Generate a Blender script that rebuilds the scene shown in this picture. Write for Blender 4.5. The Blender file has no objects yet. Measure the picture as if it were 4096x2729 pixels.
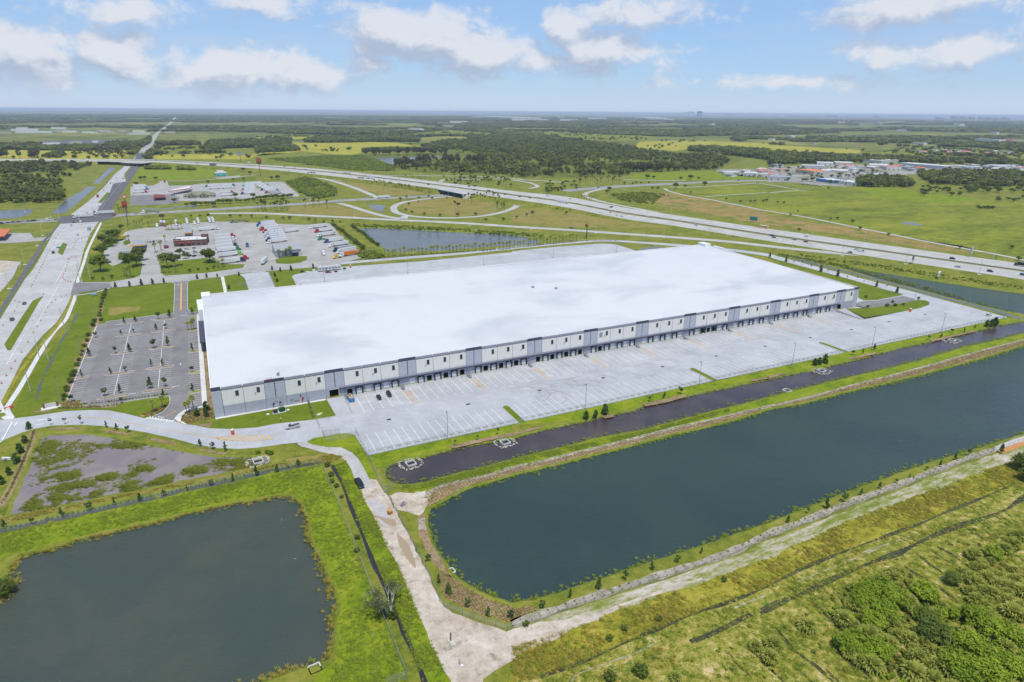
import bpy,bmesh,math,random
import numpy as np
from mathutils import Vector,Matrix
from mathutils.geometry import tessellate_polygon,delaunay_2d_cdt

# ------------------------------------------------------------------ camera
scene = bpy.context.scene
COL = scene.collection
CAMH = 122.0
FPX,CX,CY = 2558.0,2048.0,1364.5
RW = np.array([[0.9005980649,-0.1407485908,0.4112334613],
               [-0.4345965602,-0.3068225379,0.8467501167],
               [0.0069968086,-0.9413021642,-0.3374926374]])
cam_d = bpy.data.cameras.new('camera')
cam_d.sensor_fit = 'HORIZONTAL';cam_d.sensor_width = 36.0
cam_d.lens = 36.0*FPX/4096.0
cam_d.clip_start = 1.0;cam_d.clip_end = 200000.0
cam = bpy.data.objects.new('camera',cam_d);COL.objects.link(cam)
mw = Matrix.Identity(4)
for i in range(3):
 mw[i][0] = RW[i,0];mw[i][1] = -RW[i,1];mw[i][2] = -RW[i,2]
mw[2][3] = CAMH
cam.matrix_world = mw
scene.camera = cam

# ------------------------------------------------------------------ render settings
scene.render.engine = 'CYCLES'
scene.cycles.use_denoising = True
scene.cycles.max_bounces = 6
scene.cycles.diffuse_bounces = 2
scene.cycles.glossy_bounces = 3
scene.cycles.transmission_bounces = 3
scene.cycles.transparent_max_bounces = 12
scene.cycles.volume_bounces = 0
scene.cycles.caustics_reflective = False
scene.cycles.caustics_refractive = False
scene.view_settings.view_transform = 'Standard'
scene.view_settings.look = 'None'
scene.view_settings.exposure = -0.12
scene.view_settings.gamma = 1.0
scene.view_settings.use_curve_mapping = False

# ------------------------------------------------------------------ sun
SUN_DIR = Vector((-0.06,-0.38,1.0)).normalized()
sun_d = bpy.data.lights.new('sun','SUN');sun_d.energy = 4.2;sun_d.angle = math.radians(1.2)
sun_d.color = (1.0,0.955,0.875)
sun = bpy.data.objects.new('sun',sun_d);COL.objects.link(sun)
sun.rotation_euler = SUN_DIR.to_track_quat('Z','Y').to_euler()
sun.location = (0,0,500)

# ------------------------------------------------------------------ sky with clouds
world = bpy.data.worlds.new('World');scene.world = world;world.use_nodes = True

class NT:
 def __init__(s,tree): s.t = tree;s.n = tree.nodes;s.l = tree.links
 def add(s,typ,**kw):
  n = s.n.new(typ)
  for k,v in kw.items(): setattr(n,k,v)
  return n
 def put(s,sock,v):
  if isinstance(v,bpy.types.NodeSocket): s.l.new(v,sock)
  elif v is not None: sock.default_value = v
 def math(s,op,a,b=None,c=None,clamp=False):
  n = s.add('ShaderNodeMath',operation=op,use_clamp=clamp)
  s.put(n.inputs[0],a);s.put(n.inputs[1],b)
  if c is not None: s.put(n.inputs[2],c)
  return n.outputs[0]
 def vmath(s,op,a,b=None,out=0):
  n = s.add('ShaderNodeVectorMath',operation=op)
  s.put(n.inputs[0],a)
  if b is not None: s.put(n.inputs[1],b)
  return n.outputs[out]
 def noise(s,vec,scale,detail=4,rough=.55,dist=0.0,lac=2.0):
  n = s.add('ShaderNodeTexNoise');n.noise_dimensions = '3D'
  s.put(n.inputs['Vector'],vec);n.inputs['Scale'].default_value = scale
  n.inputs['Detail'].default_value = detail;n.inputs['Roughness'].default_value = rough
  n.inputs['Distortion'].default_value = dist;n.inputs['Lacunarity'].default_value = lac
  return n.outputs['Fac']
 def smooth(s,v,a,b,lo=0.0,hi=1.0):
  n = s.add('ShaderNodeMapRange',interpolation_type='SMOOTHSTEP')
  s.put(n.inputs['Value'],v)
  n.inputs['From Min'].default_value = a;n.inputs['From Max'].default_value = b
  n.inputs['To Min'].default_value = lo;n.inputs['To Max'].default_value = hi
  return n.outputs['Result']
 def mix(s,f,a,b,blend='MIX'):
  n = s.add('ShaderNodeMix',data_type='RGBA',blend_type=blend)
  s.put(n.inputs[0],f);s.put(n.inputs[6],a if isinstance(a,bpy.types.NodeSocket) else (*a[:3],1))
  s.put(n.inputs[7],b if isinstance(b,bpy.types.NodeSocket) else (*b[:3],1))
  return n.outputs[2]

def raydir(u,v):           # world direction of a photograph pixel, for placing far clouds
 d = RW @ np.array([u - CX,v - CY,FPX]);return d/np.linalg.norm(d)

# (centre u, centre v, half width, half height, strength) of the cumulus heaps seen in the sky
CLOUDS = [(1680,155,300,115,1.05),(1500,205,120,70,.8),(1880,215,260,75,.85),
          (2265,130,95,75,.8),(2430,205,220,72,.8),(2230,245,230,42,.55),
          (460,225,105,95,1.05),(525,165,60,52,.7),(60,235,150,105,.95),
          (1050,290,330,85,.9),(800,295,120,55,.6),(1060,20,230,42,.6),
          (480,45,200,50,.55),(3620,30,260,60,.6),(3900,195,160,60,.55),(3560,215,120,42,.45),(3180,330,260,25,.45),(2560,70,180,55,.45)]

g = bpy.data.node_groups.new('cloud_field','ShaderNodeTree')
g.interface.new_socket('Vector',in_out='INPUT',socket_type='NodeSocketVector')
g.interface.new_socket('Heaps',in_out='OUTPUT',socket_type='NodeSocketFloat')
q = NT(g);gi = q.add('NodeGroupInput');go = q.add('NodeGroupOutput')
AZ = math.atan2(RW[0,2],RW[1,2])
rot = q.add('ShaderNodeMapping',vector_type='POINT');rot.inputs['Rotation'].default_value = (0,0,AZ)
q.put(rot.inputs[0],gi.outputs[0])
best = None
for (u,v,ru,rv,st) in CLOUDS:
 c = raydir(u,v);cr_ = (c[0]*math.cos(AZ) - c[1]*math.sin(AZ),c[0]*math.sin(AZ) + c[1]*math.cos(AZ),c[2])
 dv = q.vmath('MULTIPLY',q.vmath('SUBTRACT',rot.outputs[0],cr_),(FPX/ru/1.1,FPX/ru*.5,FPX/rv))
 b = q.math('MULTIPLY_ADD',q.vmath('LENGTH',dv,out=1),-st,st)
 best = b if best is None else q.math('SMOOTH_MAX',best,b,.18)
q.put(go.inputs[0],q.math('MAXIMUM',best,-1.0))

w = NT(world.node_tree);w.n.clear()
tc = w.add('ShaderNodeTexCoord');dirv = w.vmath('NORMALIZE',tc.outputs['Generated'])
sky = w.add('ShaderNodeTexSky',sky_type='NISHITA');sky.sun_disc = False
sky.sun_elevation = math.asin(SUN_DIR.z);sky.sun_rotation = math.atan2(SUN_DIR.x,SUN_DIR.y)
sky.air_density = 1.0;sky.dust_density = 0.25;sky.ozone_density = 4.0;sky.altitude = 100
skyc = w.mix(1.0,sky.outputs[0],(0.112,0.126,0.148),'MULTIPLY')
def grp(vec):
 n = w.add('ShaderNodeGroup');n.node_tree = g;w.put(n.inputs[0],vec);return n.outputs[0]
def field(vec,det):
 st3 = w.vmath('MULTIPLY',vec,(1.0,1.0,1.5))
 nn = w.math('MULTIPLY_ADD',w.noise(st3,17.0,det,.64,0.35),2.3,-1.0)
 return w.math('ADD',grp(vec),nn)
zc = w.vmath('DOT_PRODUCT',dirv,(0,0,1),out=1)
# heaps of the same kind in the rest of the sky
loose = w.math('MULTIPLY',w.math('SUBTRACT',w.noise(w.vmath('MULTIPLY',dirv,(1,1,2.2)),3.2,5,.58,0.3),.61),5.0)
loose = w.math('ADD',loose,w.smooth(zc,.17,.30,-.8,-.2))
d0 = w.math('MAXIMUM',field(dirv,7),loose)
d1 = field(w.vmath('ADD',dirv,(0.012,-0.004,0.026)),3)
alpha = w.smooth(d0,-0.04,0.60)
lit = w.smooth(w.math('SUBTRACT',d0,d1),-0.42,0.50)
ccol = w.mix(lit,(0.47,0.55,0.71),(0.84,0.86,0.92))
# thin veils and flat streaks low over the horizon
veil = w.smooth(w.noise(w.vmath('MULTIPLY',dirv,(1,1,6.5)),4.2,6,.58,.6),.44,.80)
vcol = w.mix(w.noise(w.vmath('MULTIPLY',dirv,(1,1,9)),7.0,5,.6,.3),(0.48,0.59,0.78),(0.70,0.77,0.90))
base = w.mix(w.math('MULTIPLY',veil,.45),w.mix(.55,skyc,(.40,.61,.95)),vcol)
col = w.mix(w.math('MULTIPLY',alpha,.88),base,ccol)
low = w.smooth(zc,0.0,0.045,1.0,0.0)
col = w.mix(w.math('MULTIPLY',low,.6),col,(0.64,0.76,0.96))
bg = w.add('ShaderNodeBackground');w.put(bg.inputs[0],col);bg.inputs[1].default_value = 1.0
ow = w.add('ShaderNodeOutputWorld');w.put(ow.inputs[0],bg.outputs[0])
world.cycles.sampling_method = 'MANUAL';world.cycles.sample_map_resolution = 512

# ------------------------------------------------------------------ photograph pixel -> ground point
COLX = {'1': 0,'2': 1024,'3': 2048,'4': 3072};ROWY = {'1': 400,'2': 1000,'3': 1600,'4': 2047}
SC = 2.29883
def G(u,v,z=0.0):
 d = RW @ np.array([u - CX,v - CY,FPX]);t = (z - CAMH)/d[2]
 return (float(d[0]*t),float(d[1]*t))
def K(c,*a,z=0.0):
 x0,y0 = COLX[c[1]],ROWY[c[0]]
 return [G(x0 + a[i]/SC,y0 + a[i + 1]/SC,z) for i in range(0,len(a),2)]
def KK(*parts,z=0.0):
 r = []
 for p in parts: r += K(p[0],*p[1:],z=z)
 return r

# ------------------------------------------------------------------ materials
MATS = {}
def newmat(name):
 m = bpy.data.materials.new(name);m.use_nodes = True
 t = NT(m.node_tree);t.n.clear()
 b = t.add('ShaderNodeBsdfPrincipled');o = t.add('ShaderNodeOutputMaterial')
 t.put(o.inputs[0],b.outputs[0]);return m,t,b,o
def bump(t,b,h,strength,dist):
 n = t.add('ShaderNodeBump');n.inputs['Strength'].default_value = strength;n.inputs['Distance'].default_value = dist
 t.put(n.inputs['Height'],h);t.put(b.inputs['Normal'],n.outputs[0])
def plain(name,c,rough=.6,metal=0.0,var=.12,scale=2.0,spec=.4):
 """paint, metal, plastic: one colour with faint grain"""
 if name in MATS: return MATS[name]
 m,t,b,o = newmat(name)
 tc = t.add('ShaderNodeTexCoord')
 n = t.noise(tc.outputs['Object'],scale,5,.65)
 f = t.smooth(n,.3,.7,1 - var,1 + var)
 col = t.mix(1.0,(*c,1),(1,1,1,1),'MULTIPLY')
 v = t.add('ShaderNodeVectorMath',operation='SCALE');v.inputs[0].default_value = c;t.put(v.inputs['Scale'],f)
 t.put(b.inputs['Base Color'],v.outputs[0])
 b.inputs['Roughness'].default_value = rough;b.inputs['Metallic'].default_value = metal
 b.inputs['Specular IOR Level'].default_value = spec
 MATS[name] = m;return m
def ramp_node(t,fac,stops):
 r = t.add('ShaderNodeValToRGB');e = r.color_ramp.elements
 while len(e) < len(stops): e.new(0.5)
 for i,(p,c) in enumerate(stops): e[i].position = p;e[i].color = (*c,1)
 t.put(r.inputs[0],fac);return r.outputs[0]
def groundmat(name,cols,big=25.0,mid=4.0,fine=.7,rough=.95,wts=(.4,.35,.25),bmp=.25,stretch=None,patch=None,rot=0.0):
 """earth, turf, sand: colours mixed at three sizes (metres), optional patches of another colour"""
 if name in MATS: return MATS[name]
 m,t,b,o = newmat(name)
 geo = t.add('ShaderNodeNewGeometry');p = geo.outputs['Position']
 if stretch:
  mp = t.add('ShaderNodeMapping');mp.inputs['Rotation'].default_value = (0,0,rot);mp.inputs['Scale'].default_value = stretch
  t.put(mp.inputs[0],p);p = mp.outputs[0]
 nb = t.noise(p,1/big,4,.6,.4);nm = t.noise(p,1/mid,4,.62,.2);nf = t.noise(p,1/fine,3,.65)
 f = t.math('ADD',t.math('ADD',t.math('MULTIPLY',nb,wts[0]),t.math('MULTIPLY',nm,wts[1])),t.math('MULTIPLY',nf,wts[2]))
 if any(q_ in name for q_ in ('grass','field','wood','lawn','scrub')): cols = [(c[0]*1.2,c[1]*1.1,c[2]) for c in cols]   # warmer, brighter greens
 k = len(cols);st = [(.39 + .22*i/(k - 1),c) for i,c in enumerate(cols)]
 col = ramp_node(t,f,st)
 if patch:
  pc,psize,lo,hi2 = patch
  pn = t.noise(t.vmath('ADD',p,(37.,91.,5.)),1/psize,6,.66,.5)
  col = t.mix(t.smooth(pn,lo,hi2),col,pc)
 t.put(b.inputs['Base Color'],col);b.inputs['Roughness'].default_value = rough
 b.inputs['Specular IOR Level'].default_value = .15
 if bmp: bump(t,b,nf,bmp,fine*.35)
 MATS[name] = m;return m
def foliage(name,dark,light,trans=.25):
 """leaves: each leaf clump and each plant has its own tint"""
 if name in MATS: return MATS[name]
 m,t,b,o = newmat(name)
 dark,light = [(c[0]*1.28,c[1]*1.16,c[2]) for c in (dark,light)]
 at = t.add('ShaderNodeAttribute',attribute_name='tint',attribute_type='GEOMETRY')
 oi = t.add('ShaderNodeObjectInfo')
 f = t.math('ADD',t.math('MULTIPLY',at.outputs['Fac'],.62),t.math('MULTIPLY',oi.outputs['Random'],.38))
 col = t.mix(f,dark,light)
 t.put(b.inputs['Base Color'],col);b.inputs['Roughness'].default_value = .62;b.inputs['Specular IOR Level'].default_value = .25
 tr = t.add('ShaderNodeBsdfTranslucent');t.put(tr.inputs[0],t.mix(.5,col,light))
 ms = t.add('ShaderNodeMixShader');ms.inputs[0].default_value = trans
 t.put(ms.inputs[1],b.outputs[0]);t.put(ms.inputs[2],tr.outputs[0]);t.put(o.inputs[0],ms.outputs[0])
 MATS[name] = m;return m
def watermat(name,c,rough=.12,ripple=.35,size=1.2,c2=None,patch=30.):
 if name in MATS: return MATS[name]
 m,t,b,o = newmat(name)
 geo = t.add('ShaderNodeNewGeometry');p = geo.outputs['Position']
 col = t.mix(t.smooth(t.noise(p,1/patch,5,.6,.6),.35,.7),c,c2 or c)
 t.put(b.inputs['Base Color'],col);b.inputs['Roughness'].default_value = rough;b.inputs['IOR'].default_value = 1.33
 mp = t.add('ShaderNodeMapping');mp.inputs['Rotation'].default_value = (0,0,.6);mp.inputs['Scale'].default_value = (1,2.6,1)
 t.put(mp.inputs[0],p)
 b.inputs['Specular IOR Level'].default_value = .36
 h = t.math('ADD',t.noise(mp.outputs[0],1/size,4,.6,.4),t.math('MULTIPLY',t.noise(p,.12/size,3,.5),.6))
 bump(t,b,h,ripple,size*.25)
 MATS[name] = m;return m

# ------------------------------------------------------------------ object helpers
def tag(o,label=None,cat=None,group=None,kind=None):
 if label: o['label'] = label
 if cat: o['category'] = cat
 if group: o['group'] = group
 if kind: o['kind'] = kind
 return o
def link(name,data,parent=None,loc=(0,0,0),rz=0.0,scl=None):
 o = bpy.data.objects.new(name,data);COL.objects.link(o)
 o.parent = parent;o.location = loc;o.rotation_euler = (0,0,rz)
 if scl is not None: o.scale = scl if hasattr(scl,'__len__') else (scl,scl,scl)
 return o
def empty(name,loc,rz=0.0,scl=None):
 o = link(name,None,None,loc,rz,scl);o.empty_display_size = .3;return o
class MB:
 def __init__(s): s.v = [];s.f = [];s.mi = [];s.cur = 0
 def quadlist(s,vs,fs):
  k = len(s.v);s.v += [tuple(p) for p in vs]
  for f in fs: s.f.append(tuple(i + k for i in f));s.mi.append(s.cur)
  return s
 def box(s,c,d,rz=0.0,taper=(1,1)):
  x,y,z = d[0]/2,d[1]/2,d[2]/2;tx,ty = taper
  P = [(-x,-y,-z),(x,-y,-z),(x,y,-z),(-x,y,-z),(-x*tx,-y*ty,z),(x*tx,-y*ty,z),(x*tx,y*ty,z),(-x*tx,y*ty,z)]
  ca,sa = math.cos(rz),math.sin(rz)
  P = [(c[0] + a*ca - b*sa,c[1] + a*sa + b*ca,c[2] + e) for a,b,e in P]
  return s.quadlist(P,[(0,3,2,1),(4,5,6,7),(0,1,5,4),(1,2,6,5),(2,3,7,6),(3,0,4,7)])
 def prism(s,poly,z0,z1):
  n = len(poly)
  a = sum(poly[i][0]*poly[(i + 1) % n][1] - poly[(i + 1) % n][0]*poly[i][1] for i in range(n))
  if a < 0: poly = poly[::-1]
  vs = [(p[0],p[1],z0) for p in poly] + [(p[0],p[1],z1) for p in poly]
  return s.quadlist(vs,[tuple(range(n - 1,-1,-1)),tuple(range(n,2*n))] + [(i,(i + 1) % n,n + (i + 1) % n,n + i) for i in range(n)])
 def tube(s,a,b,r0,r1=None,n=6,cap=True):
  r1 = r0 if r1 is None else r1
  a,b = Vector(a),Vector(b);d = (b - a)
  if d.length < 1e-6: return s
  d.normalize();u = d.orthogonal().normalized();w_ = d.cross(u)
  vs = [a + (u*math.cos(2*math.pi*i/n) + w_*math.sin(2*math.pi*i/n))*r0 for i in range(n)]
  vs += [b + (u*math.cos(2*math.pi*i/n) + w_*math.sin(2*math.pi*i/n))*r1 for i in range(n)]
  fs = [(i,(i + 1) % n,n + (i + 1) % n,n + i) for i in range(n)]
  if cap: fs += [tuple(range(n - 1,-1,-1)),tuple(range(n,2*n))]
  return s.quadlist(vs,fs)
 def quad(s,a,b,c,d): return s.quadlist([a,b,c,d],[(0,1,2,3)])
 def mesh(s,name,mats=()):
  m = bpy.data.meshes.new(name);m.from_pydata(s.v,[],s.f);m.update()
  for x in (mats if isinstance(mats,(list,tuple)) else [mats]): m.materials.append(x)
  if any(s.mi): m.polygons.foreach_set('material_index',s.mi)
  return m
 def build(s,name,mats,parent=None,loc=(0,0,0),rz=0.0): return link(name,s.mesh(name,mats),parent,loc,rz)
def catmull(pts,sub=6,closed=False):
 P = [np.array(p,float) for p in pts];n = len(P);out = []
 for i in range(n if closed else n - 1):
  p1,p2 = P[i],P[(i + 1) % n]
  p0 = P[i - 1] if (closed or i > 0) else p1*2 - p2
  p3 = P[(i + 2) % n] if (closed or i + 2 < n) else p2*2 - p1
  for k in range(sub):
   t = k/sub
   out.append(.5*((2*p1) + (-p0 + p2)*t + (2*p0 - 5*p1 + 4*p2 - p3)*t*t + (-p0 + 3*p1 - 3*p2 + p3)*t ** 3))
 if not closed: out.append(P[-1])
 return [tuple(float(c) for c in p) for p in out]
def ragged(poly,step=3.0,amp=.6,seed=1,closed=True):
 r = random.Random(seed);out = [];n = len(poly)
 for i in range(n if closed else n - 1):
  a,b = poly[i],poly[(i + 1) % n];L = math.dist(a,b);k = max(1,min(60,int(L/step)))
  for j in range(k):
   t = j/k
   out.append((a[0] + (b[0] - a[0])*t + r.uniform(-amp,amp),a[1] + (b[1] - a[1])*t + r.uniform(-amp,amp)))
 if not closed: out.append(poly[-1])
 return out
def area(poly):
 n = len(poly);return .5*sum(poly[i][0]*poly[(i + 1) % n][1] - poly[(i + 1) % n][0]*poly[i][1] for i in range(n))
def offset(poly,d):
 """grow a closed outline by d metres"""
 if area(poly) < 0: poly = poly[::-1]
 n = len(poly);out = []
 for i in range(n):
  a,b,c = poly[i - 1],poly[i],poly[(i + 1) % n]
  e1 = Vector((b[0] - a[0],b[1] - a[1]));e2 = Vector((c[0] - b[0],c[1] - b[1]))
  if e1.length < 1e-6 or e2.length < 1e-6: out.append(b);continue
  e1.normalize();e2.normalize();nn_ = Vector((e1.y + e2.y,-e1.x - e2.x))
  if nn_.length < 1e-3: nn_ = Vector((e1.y,-e1.x))
  nn_.normalize();k = d/max(.5,nn_.dot(Vector((e1.y,-e1.x))))
  out.append((b[0] + nn_.x*k,b[1] + nn_.y*k))
 return out
def inside(poly,x,y):
 r = False;n = len(poly);j = n - 1
 for i in range(n):
  xi,yi = poly[i];xj,yj = poly[j]
  if (yi > y) != (yj > y) and x < (xj - xi)*(y - yi)/(yj - yi) + xi: r = not r
  j = i
 return r
def inside_np(poly,X,Y):
 r = np.zeros(len(X),bool);n = len(poly);j = n - 1
 for i in range(n):
  xi,yi = poly[i];xj,yj = poly[j]
  if yi != yj:
   c = ((yi > Y) != (yj > Y)) & (X < (xj - xi)*(Y - yi)/(yj - yi) + xi);r ^= c
  j = i
 return r
def sheetmesh(name,poly,z,mat):
 zf = z if callable(z) else (lambda x,y: z)
 if area(poly) < 0: poly = poly[::-1]
 tri = tessellate_polygon([[Vector((p[0],p[1],0)) for p in poly]])
 vs = [(p[0],p[1],zf(p[0],p[1])) for p in poly]
 fs = []
 for t in tri:
  a,b,c = [vs[i] for i in t]
  s_ = (b[0] - a[0])*(c[1] - a[1]) - (c[0] - a[0])*(b[1] - a[1])
  fs.append(tuple(t) if s_ > 0 else tuple(t[::-1]))
 m = bpy.data.meshes.new(name);m.from_pydata(vs,[],fs);m.update();m.materials.append(mat);return m
def sheet(name,poly,z,mat,parent=None,kind='structure'):
 o = link(name,sheetmesh(name,poly,z,mat),parent)
 if not parent and kind: o['kind'] = kind
 return o
def ribbonpts(pts,width,sub=6):
 """left and right edges of a band along a centre line; points may carry their own height"""
 P = catmull(pts,sub) if sub > 1 else [tuple(p) for p in pts]
 L,R_ = [],[]
 for i,p in enumerate(P):
  a = P[max(0,i - 1)];b = P[min(len(P) - 1,i + 1)]
  d = Vector((b[0] - a[0],b[1] - a[1]));d.normalize()
  wd = width(i/max(1,len(P) - 1)) if callable(width) else width
  h = p[2] if len(p) > 2 else None
  L.append((p[0] - d.y*wd/2,p[1] + d.x*wd/2,h));R_.append((p[0] + d.y*wd/2,p[1] - d.x*wd/2,h))
 return P,L,R_
def ribbon(name,pts,width,z,mat,sub=6,parent=None,kind='structure',skirt=None,skirtmat=None):
 P,L,R_ = ribbonpts(pts,width,sub);m = MB()
 Z = lambda h: z if h is None else h + z
 vs = []
 for a,b in zip(L,R_): vs += [(a[0],a[1],Z(a[2])),(b[0],b[1],Z(b[2]))]
 m.quadlist(vs,[(2*i,2*i + 1,2*i + 3,2*i + 2) for i in range(len(P) - 1)])
 o = m.build(name,mat,parent)
 if not parent and kind: o['kind'] = kind
 if skirt:
  k = MB()
  for E_,sg in ((L,1),(R_,-1)):
   vs = []
   for i,p in enumerate(E_):
    c = P[i];d = Vector((p[0] - c[0],p[1] - c[1])).normalized();hz = Z(p[2])
    run = max(.3,hz*skirt)
    vs += [(p[0],p[1],hz - .03),(p[0] + d.x*run,p[1] + d.y*run,-.05)]
   n = len(E_)
   k.quadlist(vs,[(2*i,2*i + 2,2*i + 3,2*i + 1) if sg > 0 else (2*i,2*i + 1,2*i + 3,2*i + 2) for i in range(n - 1)])
  s_ = k.build('embankment',skirtmat,o)
 return o
def stripes(mb,pts,width,z,dash=None):
 """painted line along points"""
 P = pts
 for a,b in zip(P[:-1],P[1:]):
  L = math.dist(a[:2],b[:2])
  if L < .01: continue
  d = ((b[0] - a[0])/L,(b[1] - a[1])/L);nx,ny = -d[1]*width/2,d[0]*width/2
  za = (a[2] if len(a) > 2 else 0) + z;zb = (b[2] if len(b) > 2 else 0) + z
  segs = [(0,L)]
  if dash:
   segs = [];s0 = 0
   while s0 < L: segs.append((s0,min(L,s0 + dash[0])));s0 += dash[0] + dash[1]
  for s0,s1 in segs:
   p = (a[0] + d[0]*s0,a[1] + d[1]*s0);q_ = (a[0] + d[0]*s1,a[1] + d[1]*s1)
   z0 = za + (zb - za)*s0/L;z1 = za + (zb - za)*s1/L
   mb.quad((p[0] - nx,p[1] - ny,z0),(q_[0] - nx,q_[1] - ny,z1),(q_[0] + nx,q_[1] + ny,z1),(p[0] + nx,p[1] + ny,z0))
def kerb(mb,pts,z0=0.0,h=.14,wd=.22,closed=False):
 P = list(pts) + ([pts[0]] if closed else [])
 for a,b in zip(P[:-1],P[1:]):
  L = math.dist(a[:2],b[:2])
  if L < .02: continue
  mb.box(((a[0] + b[0])/2,(a[1] + b[1])/2,z0 + h/2),(L + wd*.6,wd,h),math.atan2(b[1] - a[1],b[0] - a[0]))
ORD = ('first second third fourth fifth sixth seventh eighth ninth tenth eleventh twelfth thirteenth fourteenth fifteenth sixteenth seventeenth eighteenth '
       'nineteenth twentieth').split()
for t_,n_ in (('twenty','twentieth'),('thirty','thirtieth'),('forty','fortieth'),('fifty','fiftieth'),('sixty','sixtieth'),('seventy','seventieth'),('eighty','eightieth')):
 if t_ != 'twenty': ORD.append(n_)
 ORD += [f'{t_}-{x}' for x in ORD[:9]]
# ------------------------------------------------------------------ ground materials
def broken(m,size,lo=.36,hi=.52):
 """weeds grow through: the sheet is patchy, what lies below shows in the gaps"""
 t = NT(m.node_tree);o = [n for n in t.n if n.type == 'OUTPUT_MATERIAL'][0];b = [n for n in t.n if n.type == 'BSDF_PRINCIPLED'][0]
 geo = t.add('ShaderNodeNewGeometry');tr = t.add('ShaderNodeBsdfTransparent');mx = t.add('ShaderNodeMixShader')
 t.put(mx.inputs[0],t.smooth(t.noise(geo.outputs['Position'],1/size,5,.65,.4),lo,hi));t.put(mx.inputs[1],tr.outputs[0]);t.put(mx.inputs[2],b.outputs[0]);t.put(o.inputs[0],mx.outputs[0])
wild = groundmat('wild_grass',[(.065,.095,.012),(.115,.145,.018),(.165,.180,.026),(.215,.205,.055)],16,3,.7,patch=((.20,.165,.085),9,.63,.74))
lush = groundmat('lush_grass',[(.058,.105,.005),(.115,.175,.007),(.160,.212,.010),(.220,.240,.026)],11,2.4,.5,patch=((.16,.19,.04),7,.62,.75),bmp=.4)
lawn = groundmat('mown_lawn',[(.070,.112,.008),(.100,.145,.010),(.135,.168,.014)],14,3,.4,patch=((.155,.150,.05),6,.68,.8),bmp=.15)
olive = groundmat('olive_grass',[(.090,.105,.012),(.165,.172,.018),(.235,.228,.026),(.32,.28,.07)],10,2.0,.55,patch=((.30,.21,.11),6,.66,.74),bmp=.5,stretch=(1,1.6,1))
drygrass = groundmat('dry_grass',[(.12,.13,.025),(.19,.175,.045),(.24,.20,.07)],20,5,.8,patch=((.26,.20,.10),14,.58,.72))
yellowfield = groundmat('yellow_field',[(.19,.21,.02),(.27,.27,.03),(.33,.30,.055)],90,22,5,patch=((.10,.15,.02),60,.58,.75),bmp=0)
greenfield = groundmat('green_field',[(.070,.095,.012),(.110,.140,.015),(.165,.195,.018),(.215,.225,.030)],110,16,3,patch=((.20,.185,.045),45,.56,.75),bmp=0,stretch=(1,2.2,1))
brownfield = groundmat('bare_field',[(.13,.15,.025),(.22,.17,.06),(.30,.20,.09)],30,8,2,patch=((.09,.15,.015),18,.5,.62),bmp=0)
woodfloor = groundmat('wood_floor',[(.055,.075,.012),(.10,.125,.018),(.17,.18,.03)],160,35,9,bmp=0)
farwood = groundmat('far_wood',[(.050,.075,.018),(.085,.115,.025),(.150,.165,.035),(.24,.23,.06)],700,160,45,bmp=0,stretch=(1,.7,1),patch=((.23,.23,.05),800,.60,.70))
sand = groundmat('pale_sand',[(.32,.255,.19),(.46,.39,.31),(.57,.50,.42)],9,2,.4,bmp=.3,patch=((.27,.22,.165),4,.54,.70))
gravel = groundmat('gravel_track',[(.30,.28,.265),(.40,.38,.36),(.47,.45,.43)],8,1.5,.25,patch=((.44,.38,.31),6,.62,.8))
mulch = groundmat('mulch',[(.15,.10,.055),(.26,.18,.10),(.36,.26,.155)],7,1.2,.35,bmp=.4,patch=((.14,.16,.03),4,.62,.74))
rubble = groundmat('stone_rubble',[(.19,.16,.105),(.32,.275,.21),(.47,.42,.35)],4,.9,.3,bmp=.6,patch=((.15,.16,.05),3,.54,.66))
mud = groundmat('ditch_mud',[(.026,.027,.018),(.050,.050,.026),(.095,.10,.035)],5,1.2,.4,rough=.6)
broken(mud,1.3)
bankm = groundmat('pond_bank',[(.10,.145,.012),(.16,.195,.018),(.22,.205,.05)],9,2,.5,bmp=.5,patch=((.27,.19,.10),4,.60,.72))
def concretemat(name,cols,joint=4.6,tint=.9):
 if name in MATS: return MATS[name]
 m,t,b,o = newmat(name)
 geo = t.add('ShaderNodeNewGeometry');p = geo.outputs['Position']
 f = t.math('ADD',t.math('MULTIPLY',t.noise(p,.045,5,.62,.5),.65),t.math('MULTIPLY',t.noise(p,.6,5,.7),.35))
 col = ramp_node(t,f,[(.36,cols[0]),(.5,cols[1]),(.64,cols[2])])
 # each slab its own tone, fine sawn joints
 br = t.add('ShaderNodeTexBrick');br.offset = 0.0;br.squash = 1.0
 br.inputs['Scale'].default_value = 1.0;br.inputs['Mortar Size'].default_value = .035;br.inputs['Mortar Smooth'].default_value = .4
 br.inputs['Brick Width'].default_value = joint;br.inputs['Row Height'].default_value = joint
 br.inputs['Color1'].default_value = (.93,.93,.94,1);br.inputs['Color2'].default_value = (1.04,1.04,1.03,1);br.inputs['Mortar'].default_value = (.80,.80,.80,1)
 t.put(br.inputs['Vector'],p)
 col = t.mix(1.0,col,br.outputs[0],'MULTIPLY')
 wear = t.smooth(t.noise(t.vmath('MULTIPLY',p,(.28,1,1)),.16,6,.7,1.0),.50,.74)
 col = t.mix(t.math('MULTIPLY',wear,.42),col,(.30,.28,.25))
 t.put(b.inputs['Base Color'],col);b.inputs['Roughness'].default_value = .85;b.inputs['Specular IOR Level'].default_value = .25
 MATS[name] = m;return m
yardconc = concretemat('yard_concrete',[(.345,.347,.358),(.400,.402,.412),(.455,.456,.462)])
roadconc = concretemat('road_concrete',[(.35,.34,.325),(.42,.41,.395),(.48,.47,.455)],4.0)
oldconc = concretemat('old_concrete',[(.29,.272,.25),(.355,.336,.312),(.41,.392,.365)],5.0)
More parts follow.
